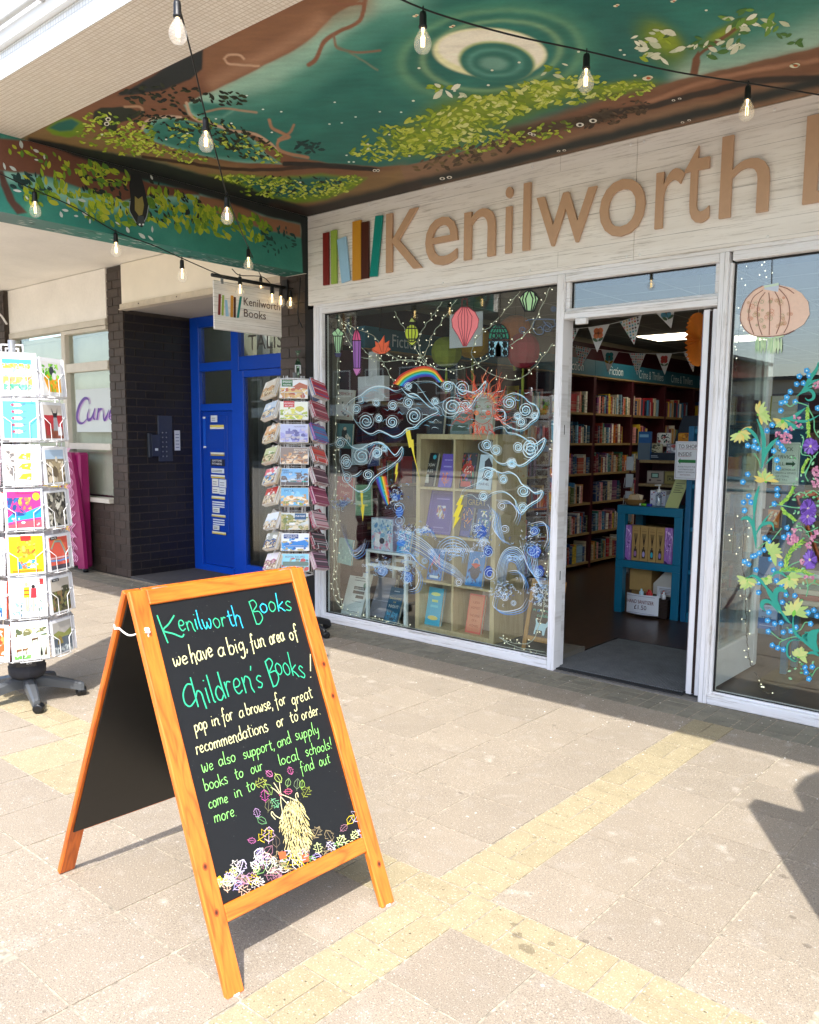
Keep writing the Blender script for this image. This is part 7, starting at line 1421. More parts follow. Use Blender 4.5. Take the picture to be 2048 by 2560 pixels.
# orange pleated paper fan
fc = F(1743, 849, 1.0); fn = thing('paper_fan', 'large round pleated orange paper fan hanging beside the folded door', 'paper fan', fc)
b = MB(); n = 64; ax = Vector((.999, -.03, 0)).normalized(); uu = Vector((.03, .999, 0)); rr = .175; V = [fc+ax*.02]
for k in range(n):
    a = 2*PI*k/n; d = uu*math.cos(a)+Vector((0, 0, 1))*math.sin(a); s = 1 if k % 2 else -1
    V.append(fc+d*rr*.35+ax*(.012+.006*s)); V.append(fc+d*rr*(1.0+.02*s)+ax*(.014*s))
Fs = []
for k in range(n):
    k2 = (k+1) % n; Fs += [(0, 1+2*k, 1+2*k2), (1+2*k, 2+2*k, 2+2*k2, 1+2*k2)]
b.add(V, Fs); b.build('pleats', mat('orange_tissue', '#e07f22', .7, noise=(14, .12)), fn)
b = MB(); b.tube([fc+Vector((0, 0, rr)), fc+Vector((0, 0, rr+.35))], .0012, 4); b.build('hanging_thread', M_white, fn)
# ================================================================ window display
M_birch = wood('birch_veneer', '#c8b48c', '#b39c72', 'z', .7, .45, coord='Position')
b = MB(); b.box((-2.18, .105, .0045), (-.02, .535, .05)); tag(b.build('display_plinth', mat('display_plinth_grey', '#6e6a62', .6, noise=(8, .08))), 'low grey plinth inside the large left shop window', 'plinth')
def c2(x, y): return (780+x/2.695, 1120+y/2.695)
def c1(x, y): return (780+x/2.695, 680+y/2.695)
cu = thing('cube_shelf', 'pale birch cube shelf of eight cubes with face out books in left window', 'shelf unit', (-.88, .3, .05))
CX0, CX1, CY = -1.245, -.520, .14
for x in (CX0, CX1-.038): b = MB(); b.bbox((x, CY, .0505), (x+.038, CY+.38, 1.52), .002); b.build('side_panel', M_birch, cu)
b = MB(); b.bbox((CX0+.0385, CY, 1.482), (CX1-.0385, CY+.38, 1.519), .002); b.build('top_panel', M_birch, cu); b = MB(); b.bbox((CX0+.0385, CY, .0505), (CX1-.0385, CY+.38, .088), .002); b.build('bottom_panel', M_birch, cu)
CM = (CX0+CX1)/2-.01
b = MB(); b.bbox((CM-.009, CY+.002, .0885), (CM+.009, CY+.38, 1.4815), .001); b.build('divider', M_birch, cu)
CZ = [.0885, .437, .785, 1.133]
for z in CZ[1:]:
    for x0, x1 in ((CX0+.0385, CM-.0095), (CM+.0095, CX1-.0385)): b = MB(); b.bbox((x0, CY+.002, z-.018), (x1, CY+.38, z), .001); b.build('shelf', M_birch, cu)
b = MB(); b.box((CX0+.0385, CY+.372, .0885), (CX1-.0385, CY+.379, 1.4815)); b.build('back_panel', mat('birch_back', '#a8946c', .6), cu)
def book(label, blx, brx, py, y, z, h, tilt, art, th=.028, roll=0, pages=True, name='display_book', cat='book', group=None):
    a = F(blx, py, y); c = F(brx, py, y); w = c.x-a.x; o = Vector((a.x, y, z))
    t = thing(name, label, cat, o, group)
    M = Matrix.Translation((a.x, y, z))@Matrix.Rotation(R(roll), 4, 'Y')@Matrix.Rotation(R(-tilt), 4, 'X')@Matrix(((1, 0, 0, 0), (0, 0, -1, 0), (0, 1, 0, 0), (0, 0, 0, 1)))
    b = MB(); b.box((0, 0, -.003), (w, h, 0), art[0][5] if art[0][0] == 'r' else '#888', M=M); b.box((0, 0, -th), (w, h, -th+.003), art[0][5] if art[0][0] == 'r' else '#888', M=M); b.build('cover', M_print, t)
    b = MB(); b.box((.003, .003, -th+.0031), (w-.002, h-.003, -.0031), '#e8e2d4', M=M); b.build('page_block', M_print, t)
    p = MB(); picture(p, M, w, h, art, z=.0006); p.build('cover_print', M_print, t)
    return t
f0 = lambda c, *a: [('r', 0, 0, 1, 1, c)]+list(a)
def X2(x): return 780+x/2.695
def Y2(y): return 1120+y/2.695
yb = CY+.05
DB = [
 ('black hardback with white bottle and title lettering in the top left cube', 710, 815, 240, yb, CZ[3], .255, 15, f0('#17181b', ('t', 'SHADOW', .5, .60, .09, .8, '#e8e4dc'), ('t', 'GLASS', .5, .42, .09, .7, '#e8e4dc'), ('r', .12, .78, .2, .95, '#d8d4cc'), ('e', .8, .88, .1, .07, '#3ab0c8'), ('p', [(.3, .1), (.7, .1), (.62, .36), (.38, .36)], '#d8d4cc'))),
 ('violet hardback with orange coral tree in the top left cube', 848, 938, 245, yb, CZ[3], .25, 14, f0('#6a4fb8', ('n', 3, .2, .1, .8, .45, ['#e0703a', '#d8583a'], 30, .07), ('l', [(.5, .05), (.5, .45)], .05, '#e0703a'), ('r', .2, .6, .8, .64, '#a898e0'), ('r', .2, .8, .8, .83, '#a898e0'))),
 ('black book with red and green monster teeth design in the top right cube', 978, 1085, 250, yb, CZ[3], .26, 12, f0('#232228', ('n', 5, .05, .05, .95, .95, ['#c83a30', '#3a8a6a', '#7a5aa0', '#e06a3a'], 50, .1), ('e', .5, .55, .34, .16, '#c83028'), ('n', 6, .25, .45, .75, .65, ['#e8e0d0', '#232228'], 16, .06), ('r', .2, .05, .8, .2, '#c83028'))),
 ('white book with dark horse silhouette at the right end of the top right cube', 1105, 1205, 262, yb, CZ[3], .25, 12, f0('#d0e0ee', ('p', [(.3, .3), (.75, .25), (.9, .7), (.6, .92), (.35, .8), (.4, .55)], '#3a2a30'), ('t', 'MARVEL', .5, .12, .08, .7, '#2a3a6a'))),
 ('large purple hardback with white fairy tale ornament in the second left cube', 758, 932, 560, yb, CZ[2], .325, 15, f0('#4f3a98', ('l', [(.06, .05), (.94, .05), (.94, .95), (.06, .95), (.06, .05)], .012, '#8a78c8'), ('e', .5, .5, .24, .18, '#6048a8'), ('n', 9, .34, .36, .66, .66, ['#e8e0e8', '#c8a878', '#d8d8e8', '#b04a3a'], 34, .07), ('r', .25, .8, .75, .83, '#8a78c8'), ('r', .3, .14, .7, .16, '#8a78c8'))),
 ('orange and navy patterned book at the left of the second right cube', 990, 1062, 590, yb, CZ[2], .22, 14, f0('#2a3a80', ('n', 10, .05, .3, .95, .97, ['#e0903a', '#f0c060', '#b84a2a', '#2a3a80'], 50, .1), ('r', .1, .05, .9, .2, '#3a4aa0'))),
 ('dark blue book with gold title behind in the second right cube', 1030, 1190, 420, CY+.13, CZ[2]+.01, .30, 5, f0('#24406a', ('t', 'GREAT', .45, .72, .14, .75, '#b8a870'), ('r', .1, .5, .9, .54, '#5a78a0'))),
 ('yellow and blue patterned book at the right of the second right cube', 1090, 1190, 600, yb, CZ[2], .21, 14, f0('#2a5a9a', ('n', 12, .05, .05, .95, .95, ['#e8d870', '#e8e8e0', '#2a7ac0', '#1a3a70', '#5aa06a'], 60, .1))),
 ('blue and red fantasy cover book in the third left cube', 772, 868, 890, yb, CZ[1], .235, 13, f0('#2a7ac8', ('n', 14, .05, .05, .95, .5, ['#1a4a9a', '#4aa0e0', '#3a2a20'], 36, .12), ('e', .5, .5, .26, .2, '#2a1f1c'), ('p', [(.15, .4), (.45, .6), (.35, .85)], '#d84a3a'), ('p', [(.85, .4), (.55, .6), (.65, .85)], '#d84a3a'), ('e', .5, .56, .1, .07, '#e8a040'), ('r', .2, .06, .8, .14, '#d8e8f0'))),
 ('blue and red fantasy cover book in the third right cube', 1030, 1140, 935, yb, CZ[1], .25, 13, f0('#2a86d0', ('n', 15, .05, .05, .95, .5, ['#1a4a9a', '#4aa0e0', '#202a40'], 36, .12), ('e', .5, .42, .3, .24, '#1f2a50'), ('l', [(.3, .6), (.36, .74), (.5, .8), (.64, .74), (.7, .6)], .05, '#d8c8c8'), ('p', [(.2, .62), (.5, .5), (.8, .62), (.5, .66)], '#d84a3a'))),
 ('turquoise hardback with yellow lettering in the bottom left cube', 757, 856, 1215, yb, CZ[0], .285, 12, f0('#1fa8cc', ('e', .5, .83, .32, .05, '#c8d878'), ('r', .3, .62, .7, .68, '#c8d878'), ('r', .25, .48, .75, .54, '#5ac8d8'), ('e', .5, .2, .34, .06, '#d8c860'), ('l', [(.03, .03), (.97, .03), (.97, .97), (.03, .97), (.03, .03)], .015, '#6ad0e0'))),
 ('salmon pink hardback with stamped gold title in the bottom right cube', 1030, 1132, 1282, yb, CZ[0], .285, 12, f0('#dc6a5a', ('r', .06, .05, .94, .95, '#d88868'), ('t', 'LESS', .5, .76, .06, .4, '#a84a30'), ('t', 'HONEST', .5, .62, .06, .6, '#a84a30'), ('t', 'THE SOUL', .5, .42, .06, .66, '#a84a30'), ('t', 'OF A', .5, .30, .06, .3, '#a84a30'), ('t', 'WOMAN', .5, .16, .07, .56, '#a84a30'))),
]
for k, (lb, a, c, py, y, z, h, tl, art) in enumerate(DB): book(lb, X2(a), X2(c), Y2(py), y, z, h, tl, art)
for x, a, lb in ((-1.08, 1210, 'tall kraft card backing sheet behind the turquoise book'), (-.70, 1270, 'white folded display sheet behind the salmon pink book')):
    b = MB(); M = Matrix.Translation((x, CY+.19, CZ[0]))@Matrix.Rotation(R(-10), 4, 'X'); b.box((-.09, 0, 0), (.12, .004, .30), '#cdbf9c' if x < -1 else '#dfe0de', M=M); tag(b.build('backing_sheet', M_print), lb, 'card')
# on the plinth, left
book('large white paperback with black title strips on the plinth at the left window corner', 852, 902, 1543, .16, .0505, .36, 20, f0('#d8dcda', ('r', .35, .60, .9, .67, '#2a2a2a'), ('r', .35, .50, .9, .57, '#2a2a2a'), ('r', .52, .40, .9, .47, '#2a2a2a'), ('t', 'LEARWIFE', .62, .615, .035, .44, '#d8dcda'), ('r', .3, .86, .85, .875, '#5a5a5a'), ('r', .3, .80, .9, .815, '#5a5a5a'), ('e', .86, .72, .09, .06, '#2f7a64'), ('r', .4, .32, .85, .33, '#6a6a6a'), ('r', .3, .08, .8, .09, '#5a5a5a')))
book('large grey book turned back to front between the white book and the blue one', 922, 965, 1551, .26, .0505, .33, 22, f0('#8f8d98', ('r', .05, .4, .95, .42, '#b8b6c0')))
book('teal blue hardback lettered Daughters of Night leaning on the plinth', 958, 992, 1562, .16, .0505, .285, 20, f0('#14506e', ('r', .1, .05, .9, .3, '#1a6f90'), ('n', 20, .1, .08, .9, .32, ['#2a8ab0', '#0f3a54'], 30, .1), ('t', 'DAUGHTERS', .5, .66, .06, .84, '#c8b878'), ('t', 'OF', .5, .56, .05, .2, '#c8b878'), ('t', 'NIGHT', .5, .42, .09, .7, '#dcd8c8'), ('r', .3, .88, .7, .9, '#c8d0d8')))
book('black book with yellow lettering standing behind the white table leg', 972, 992, 1480, .5, .20, .16, 5, f0('#22220f', ('t', 'LIGHT', .5, .3, .25, .7, '#c8b820')))
# small white table with art boxes
wt = thing('white_side_table', 'small white metal table holding colourful boxed gifts in the left window', 'table', (-1.55, .2, .05))
M_wm = mat('white_metal', '#dfe6e8', .4, noise=(8, .04))
TZ = F(*c2(365, 680), .12).z
for x in (-1.735, -1.335):
    for y in (.11, .42): b = MB(); b.bbox((x, y, .0505), (x+.026, y+.026, TZ-.021), .002); b.build('leg', M_wm, wt)
b = MB(); b.bbox((-1.737, .108, TZ-.02), (-1.307, .448, TZ), .003); b.build('table_top', M_wm, wt)
for y in (.112, .422): b = MB(); b.box((-1.708, y, TZ-.13), (-1.3355, y+.018, TZ-.105)); b.build('rail', M_wm, wt)
boxthing('art_box', 'square pink and blue illustrated gift box on the white side table', 'box', (-1.70, .14, TZ+.0005), (-1.475, .26, TZ+.25), mat('art_box_side', '#b8a8c8', .5), [('r', 0, 0, 1, 1, '#bcd0e0'), ('n', 77, .02, .02, .98, .6, ['#d88aa8', '#e0b8c8', '#8ab8d8', '#f0e8ec'], 50, .1), ('n', 78, .02, .55, .98, .98, ['#8ab0d0', '#d8e0e8', '#5a90c0'], 30, .09), ('p', [(.15, .12), (.4, .1), (.42, .5), (.2, .55)], '#e8e4ec'), ('e', .5, .3, .12, .1, '#3a3a4a')])
book('bright blue illustrated booklet leaning on the white side table', 991, 1022, 1375, .14, TZ+.0005, .17, 12, f0('#2aa0d8', ('n', 79, .05, .05, .95, .95, ['#1a6ac0', '#8ad0e8', '#3a4ab0', '#e8f0f4'], 50, .11)))
# books hanging or leaning at the left, and on top of the cube unit
HB = [('magazine style paperback with pale cover and two figures, uppermost at the left window edge', 160, 270, 990, 790, .12, f0('#b8b0a8', ('t', 'MEMORY', .5, .82, .1, .8, '#8a2a30'), ('n', 41, .3, .1, .8, .6, ['#4a4a4a', '#8a3a3a', '#d8d0c8'], 16, .1)), 8),
      ('teal paperback with a dark couple on its cover below the magazine style book', 165, 268, 1185, 1020, .12, f0('#4a7a80', ('p', [(.3, .1), (.6, .1), (.65, .7), (.45, .9), (.3, .7)], '#2a2a30'), ('e', .5, .8, .1, .07, '#d8b8a0'), ('n', 42, .55, .1, .9, .6, ['#b8c0c0', '#d8c8b8'], 12, .1)), 3),
      ('open pale blue booklet with spiral on clouds', 268, 375, 1300, 1165, .12, f0('#a8bcc8', ('r', .1, .3, .9, .33, '#7a8a98'), ('r', .1, .6, .9, .63, '#7a8a98')), -10),
      ('blue and white striped paperback beside the pale booklet', 380, 452, 1310, 1155, .12, f0('#2a3a6a', ('l', [(.1, .1), (.9, .9)], .1, '#c8d8e8'), ('l', [(.1, .4), (.7, .95)], .08, '#d86a5a')), -10)]
for lb, x0, x1, yb_, yt_, y, art, rl in HB:
    a = F(*c1(x0, yb_), y); h = F(*c1(x0, yt_), y).z-a.z; book(lb, 780+x0/2.695, 780+x1/2.695, 680+yb_/2.695, y, a.z, h, 3, art, .018, rl*.5)
for lb, x0, x1, yb_, yt_, y, art, rl in [('red hardback with pale title hanging at the left of the display', 165, 270, 350, 190, .12, f0('#b02a28', ('t', 'Music', .55, .3, .12, .55, '#e8b8a8'), ('t', 'Magic', .5, .6, .12, .6, '#e8b8a8')), 3), ('pale green hardback with a yellow bolt', 295, 400, 455, 250, .12, f0('#7aa888', ('r', .2, .3, .8, .36, '#d8d890'), ('r', .2, .6, .8, .66, '#a8d0b0')), -8), ('pale turquoise hardback tilted low at the left edge', 170, 262, 770, 602, .12, f0('#6aa4a8', ('n', 43, .1, .1, .9, .9, ['#8ac0c0', '#4a8a90'], 26, .1)), 9)]:
    a = F(*c2(x0, yb_), y); h = F(*c2(x0, yt_), y).z-a.z; book(lb, 780+x0/2.695, 780+x1/2.695, 1120+yb_/2.695, y, a.z, h, 3, art, .02, rl*.5)
TP = 1.5205
for lb, x0, x1, h, art in [('dark book with tall title lines on top of the cube unit', 775, 880, .24, f0('#20242c', ('t', 'THE', .5, .75, .07, .3, '#c8c8d0'), ('t', 'IN THE STARS', .5, .32, .06, .8, '#c8b8a8'), ('r', .2, .55, .8, .6, '#a04a4a'))), ('grey green book titled Orchard on top of the cube unit', 930, 1060, .23, f0('#7a8a88', ('t', 'Orchard', .5, .45, .13, .8, '#e8e8dc'), ('r', .1, .1, .9, .3, '#4a5a4a'), ('n', 44, .1, .6, .9, .95, ['#9aa8a0', '#c8b890'], 14, .1))), ('cream book titled Norton behind the painted sun face on top of the cube unit', 1090, 1210, .29, f0('#d0d0c4', ('t', 'NORTON', .5, .45, .08, .7, '#8a7a70'), ('t', 'GRAHAM', .5, .58, .05, .5, '#8a7a70')))]:
    book(lb, 780+x0/2.695, 780+x1/2.695, 1080, CY+.05, TP, h, 8, art, .03)
# small dog welcome board
sd = thing('small_chalkboard', 'small oak framed tabletop chalkboard welcoming dogs at the right corner of the left window', 'chalkboard', (-.22, .17, .05))
sA = F(1303, 1616, .165); sX = sA.x; wS = .265; MS = Matrix.Translation((sX, .165, .0505))@Matrix.Rotation(R(-14), 4, 'X')@Matrix(((1, 0, 0, 0), (0, 0, -1, 0), (0, 1, 0, 0), (0, 0, 0, 1)))
M_oakf = wood('light_oak_frame', '#b98a4a', '#94662e', 'y', 2, .5)
for x in (0, wS-.03): b = MB(); b.bbox((x, 0, -.015), (x+.03, .50, 0), .002); b.build('stile', M_oakf, sd, M=MS)
for y in (.07, .465): b = MB(); b.bbox((.0305, y, -.014), (wS-.0305, y+.035, -.001), .002); b.build('rail', M_oakf, sd, M=MS)
b = MB(); b.box((.0305, .1055, -.010), (wS-.0305, .4645, -.006)); b.build('board', M_board, sd, M=MS)
for x in (0, wS-.03): b = MB(); b.bbox((x, 0, -.10), (x+.025, .01, -.018), .002); b.build('back_leg', M_oakf, sd, M=MS)
sk_ = MB(); dS = lambda p: MS@Vector((p[0]*wS, p[1]*.5, -.0052)); nS = (MS.to_3x3()@Vector((0, 0, 1)))
def hw(s, x0, x1, y, xh, col, w, seed):
    r = random.Random(seed); W = sum(GL.get(c, GL['o'])[0] for c in s); k = 0
    for c in s:
        adv, stk = GL.get(c, GL['o'])
        for q in stk: ribbon(sk_, smooth([dS((x0+(x1-x0)*(k+gx)/W, y+gy*xh)) for gx, gy in q], 4), w, nS, col, off=.0005)
        k += adv
hw('Dogs', .34, .74, .80, .035, '#dde6e6', .004, 1); hw('are welcome', .18, .86, .71, .026, '#dde6e6', .0034, 2); hw('in the Bookshop', .15, .87, .63, .026, '#dde6e6', .0034, 3); hw('in return for', .16, .82, .555, .024, '#3fb09a', .003, 4); hw('cuddles', .3, .72, .485, .024, '#3fb09a', .003, 5)
sk_.poly([dS(p)+nS*.0006 for p in [(.28, .24), (.33, .24), (.34, .30), (.52, .30), (.54, .24), (.60, .24), (.62, .34), (.68, .38), (.76, .38), (.78, .42), (.70, .44), (.68, .48), (.64, .44), (.60, .40), (.36, .40), (.31, .46), (.28, .45), (.31, .38)]], '#b8dce8')
sk_.build('dog_chalk_drawing', M_print, sd)
# paper lanterns hanging behind the window
def plantern(c, rx, rz, name, label, col, tassel=True):
    t = thing(name, label, 'paper lantern', c); b = MB(); n = 24; V = []; rows = 9
    for i in range(rows):
        ph = PI*(i/(rows-1)); z = math.cos(ph)*rz; r = max(.18, math.sin(ph)**.8)
        for k in range(n): a = 2*PI*k/n; q = r*rx*(1+.035*(k % 2)); b.v.append((c.x+math.cos(a)*q, c.y+math.sin(a)*q, c.z+z))
    for i in range(rows-1):
        for k in range(n): k2 = (k+1) % n; b.f.append((i*n+k, i*n+k2, (i+1)*n+k2, (i+1)*n+k)); b.c.append(None); b.mi.append(0); b.sm.append(False)
    b.build('paper_shade', mat('tissue_'+name+col[1:], col, .7, noise=(20, .1)), t)
    b = MB(); b.tube([c+Vector((0, 0, rz)), Vector((c.x, c.y, 2.65))], .0015, 4); b.build('hanging_thread', M_black, t)
    if tassel: b = MB(); b.tube([c-Vector((0, 0, rz)), c-Vector((0, 0, rz+.10)), c-Vector((0, 0, rz+.2))], [.006, .012, .009], 6); b.build('tassel', mat('tassel_green', '#a8b040', .8), t)
def LC(x, y, yy): return F(780+x/2.695, 680+y/2.695, yy)
plantern(LC(908, 540, .55), .115, .115, 'paper_lantern', 'round olive green paper lantern hanging left of the painted balloon lantern', '#8f9a2c')
plantern(LC(1085, 470, .95), .15, .13, 'paper_lantern', 'round yellow paper lantern hanging behind the painted balloon lantern', '#d8a81e')
plantern(LC(1425, 530, .75), .12, .13, 'paper_lantern', 'crimson paper lantern hanging near the right edge of the left window', '#a8203a')
plantern(LC(1370, 390, .95), .12, .11, 'paper_lantern', 'orange paper lantern hanging above the crimson one', '#d0702a')
pa = LC(925, 515, .32); pc = LC(1150, 262, .32); b = MB(); b.bbox((pa.x, .32, pa.z), (pc.x, .33, pc.z), .002); tag(b.build('pale_rectangle', mat('rectangle_pale', '#dfe2ee', .6)), 'plain pale poster hanging behind the painted balloon lantern', 'rectangle')  # flat pale rectangle behind the glass
pb = LC(410, 640, .2); b = MB(); b.box((pb.x-.045, .2, LC(410, 700, .2).z), (pb.x+.045, .23, LC(410, 535, .2).z)); b.box((pb.x-.15, .19, LC(410, 870, .2).z), (pb.x+.13, .25, LC(410, 702, .2).z)); tag(b.build('house_reflection_shape', mat('house_reflection_white', '#d4d2d8', .7)), 'white house shape with tall chimney, standing in for a reflection in the left window', 'reflected_shape')  # solid white shape imitates a house reflected in the glass
# things in the right hand window
def R7(x, y): return (1820+x/4.689, 1280+y/4.689)
def R6(x, y): return (1840+x/5.135, 880+y/5.135)
def book7(label, x0, x1, yb_, yt_, y, art, rl=0, cr=R7, th=.02):
    a = F(*cr(x0, yb_), y); c = F(*cr(x1, yb_), y); h = F(*cr(x0, yt_), y).z-a.z; return book(label, cr(x0, yb_)[0], cr(x1, yb_)[0], cr(x0, yb_)[1], y, a.z, h, 4, art, th, rl)
book7('pale blue to deep blue paperback standing low in the right window', 345, 560, 1360, 1080, .55, f0('#2a6ab0', ('r', 0, .45, 1, 1, '#a8b8d8'), ('t', 'THE', .45, .86, .05, .2, '#3a3a4a'), ('t', 'RICH', .45, .70, .09, .5, '#3a3a4a'), ('t', 'TIME', .45, .44, .09, .6, '#3a3a4a'), ('r', .1, .14, .9, .17, '#8ab0d8')))
book7('lilac blue paperback with dark lettering in the middle of the right window', 345, 600, 770, 520, .55, f0('#6a88b8', ('p', [(.3, 0), (1, .5), (1, 1), (.6, 1)], '#8a98c0'), ('t', 'Phosphor', .4, .12, .14, .7, '#2a2a5a')))
book7('dark book with orange cover figure under the vine in the right window', 385, 610, 260, -40, .6, f0('#4a3a34', ('r', .3, .3, .9, .98, '#c8702a'), ('n', 51, .35, .35, .85, .95, ['#e0a050', '#8a4a20', '#d8c8a0'], 22, .1), ('t', 'KENSINGTON', .5, .1, .07, .9, '#b8b0a0')))
book7('tall pale grey book with olive spine behind the daffodil in the right window', 420, 760, 930, 565, .7, f0('#a8a898', ('r', 0, 0, .06, 1, '#7a7a1a'), ('r', .1, .75, .5, .77, '#8a8a7a')), cr=R6)
book7('dark blue book beside the tall pale grey book in the right window', 765, 900, 1000, 650, .72, f0('#0f4a70', ('r', .1, .7, .9, .74, '#3a7aa0')), cr=R6)
book7('black book with gold and orange lettering seen through the leaf glass', 30, 250, 1100, 620, .9, f0('#1b1e24', ('t', 'SILENCE', .52, .84, .07, .9, '#b89a3a'), ('t', 'A', .7, .72, .06, .1, '#c8702a'), ('t', 'OPTION', .5, .58, .08, .9, '#c8782a'), ('r', .5, .42, .8, .48, '#3a9ac0'), ('t', 'NOT', .5, .28, .08, .6, '#b83a30')), cr=R6)
for k, (x0, x1, yb_, yt_, lb) in enumerate(((75, 215, 1700, 1340, 'white quote card hanging in the upper left of the right window'), (75, 215, 1990, 1740, 'white quote card hanging lower left in the right window'))):
    book7(lb, x0, x1, yb_, yt_, .8, f0('#c4ccc8', ('r', .1, .3, .8, .33, '#8a8a8a'), ('r', .1, .5, .8, .53, '#8a8a8a'), ('r', .1, .7, .6, .73, '#8a8a8a')), cr=R6, th=.006)
for k in range(6): b = MB(); b.bbox((1.22+.004*(k % 2), .95, .46+.035*k), (1.44-.006*(k % 3), 1.10, .493+.035*k), .003); tag(b.build('stacked_book', mat('stk%d' % k, ['#b8b09a', '#a04a38', '#c8c0a8', '#5a7a6a', '#b89a5a', '#c8ccc8'][k], .5)), ['pale buff book at the bottom of the low stack', 'brick red book second from the bottom of the low stack', 'cream book in the middle of the low stack', 'sage green book in the low stack above the cream one', 'mustard book near the top of the low stack', 'pale grey book on top of the low stack'][k]+' in the right window', 'book')
b = MB(); b.bbox((1.15, .90, .40), (1.75, 1.2, .455), .004); b.bbox((1.17, .92, .005), (1.21, .96, .399), .002); b.bbox((1.69, .92, .005), (1.73, .96, .399), .002); b.bbox((1.17, 1.14, .005), (1.21, 1.18, .399), .002); b.bbox((1.69, 1.14, .005), (1.73, 1.18, .399), .002)
tw = thing('teal_bench', 'low teal bench carrying books inside the right window', 'bench', (1.45, 1.05, 0)); b.build('bench_frame', M_teal, tw)
notice(*R6(452, 1158), *R6(835, 1700), .12, 'service_notice', 'white bordered notice with a green right arrow about the service till in the right window', [('l', [(.05, .04), (.95, .04), (.95, .96), (.05, .96), (.05, .04)], .014, '#5a6a5a'), ('t', 'QUICK', .45, .80, .09, .6, '#3a4a3a'), ('t', 'SERVICE', .45, .62, .085, .72, '#3a4a3a'), ('t', 'TILL', .28, .46, .085, .34, '#3a4a3a'), ('p', [(.86, .50), (.74, .57), (.74, .53), (.5, .53), (.5, .47), (.74, .47), (.74, .43)], '#1f4a2a'), ('t', 'COLLECTION OF', .5, .34, .045, .74, '#4a5a4a'), ('t', 'ORDERS & SERVICE', .5, .26, .045, .78, '#4a5a4a'), ('t', 'OF ITEMS', .4, .18, .045, .5, '#4a5a4a'), ('t', 'AT TILL', .4, .10, .045, .4, '#4a5a4a')], bg='#c8d4c4')
# ================================================================ painting on the glass
YW = GY-.0012; NW = (0, -1, 0); rw = random.Random(77)
M_wp = mat('window_paint', attr=True, rough=.6, noise=(60, .05))
def W1(x, y): return F(780+x/2.695, 680+y/2.695, YW)
def W2(x, y): return F(780+x/2.695, 1120+y/2.695, YW)
def W6(x, y): return F(1840+x/5.135, 880+y/5.135, YW)
def W7(x, y): return F(1820+x/4.689, 1280+y/4.689, YW)
def WD(x, y): return F(1680+x/5.75, 560+y/5.75, YW)
def inwin(p, x0=-2.10, x1=-.008): return x0 < p.x < x1 and .075 < p.z < 2.44
def stroke(mb, Wf, pts, w, col, taper=True, off=0, lim=None):
    P = smooth([Wf(*p) for p in pts], 5); P = [p for p in P if (inwin(p) if lim is None else lim(p))]
    if len(P) > 1: ribbon(mb, P, w, NW, col, taper, max(off, .0003)+.0016*rw.random())
def spiral(mb, Wf, cx, cy, r, w, col, turns=2.2, dr=1, st=None, lim=None):
    st = rw.uniform(0, 6.28) if st is None else st; n = int(14*turns); k1 = rw.uniform(.9, 1.1)
    stroke(mb, Wf, [(cx+math.cos(st+dr*2*PI*turns*i/n)*r*(1-i/n*.88), cy+math.sin(st+dr*2*PI*turns*i/n)*r*(1-i/n*.88)*k1) for i in range(0, n+1, 1)][::2], w, col, True, 0, lim)
PB, PB2 = '#d8eef2', '#8cccE4'
cl = thing('painted_clouds', 'pale blue swirling clouds painted across the left window glass', 'window painting', (-1.2, YW, 1.6)); m = MB()
OUT1 = [[(210, 920), (270, 860), (330, 830), (380, 790), (440, 770), (500, 775), (560, 800), (610, 785)], [(610, 785), (650, 760), (690, 742), (740, 800), (790, 870), (850, 935), (800, 965), (740, 1000), (690, 1045), (640, 1055), (600, 1090), (550, 1108), (500, 1085), (450, 1068), (400, 1090), (350, 1068), (310, 1030), (280, 985), (262, 950), (205, 915)],
        [(620, 850), (660, 820), (700, 825), (740, 860), (790, 905), (850, 930)], [(700, 740), (760, 735), (820, 742), (870, 775), (900, 740), (950, 745), (985, 785), (1040, 800), (1090, 810), (1130, 785), (1172, 735), (1150, 800), (1105, 850), (1075, 900), (1030, 930), (985, 945), (945, 975), (890, 965), (870, 915), (830, 885)],
        [(1215, 880), (1260, 880), (1300, 840), (1360, 815), (1420, 835), (1460, 875), (1505, 895), (1525, 935), (1510, 985), (1475, 1010), (1440, 1045), (1400, 1062), (1350, 1050), (1300, 1020), (1260, 990), (1230, 960)], [(1230, 930), (1290, 930), (1300, 980), (1270, 1000)],
        [(1180, 1130), (1195, 1080), (1240, 1048), (1290, 1045), (1320, 1080), (1370, 1088), (1420, 1110), (1460, 1140), (1505, 1158), (1568, 1118), (1550, 1180), (1510, 1232), (1470, 1262), (1430, 1292), (1390, 1302), (1340, 1272), (1290, 1292), (1240, 1272), (1205, 1232), (1130, 1195), (1128, 1155), (1180, 1130)],
        [(110, 1165), (160, 1148), (190, 1115), (230, 1130), (262, 1172), (320, 1192), (370, 1168), (420, 1148), (470, 1150), (510, 1182), (560, 1232), (607, 1178), (600, 1240), (560, 1282), (500, 1312), (440, 1332)], [(380, 1180), (430, 1145), (490, 1170), (500, 1230)], [(600, 780), (650, 830), (720, 850)], [(330, 830), (340, 870), (300, 880)]]
for o in OUT1:
    stroke(m, W1, o, .0075, PB); stroke(m, W1, [(x+9, y+10) for x, y in o], .0045, PB2)
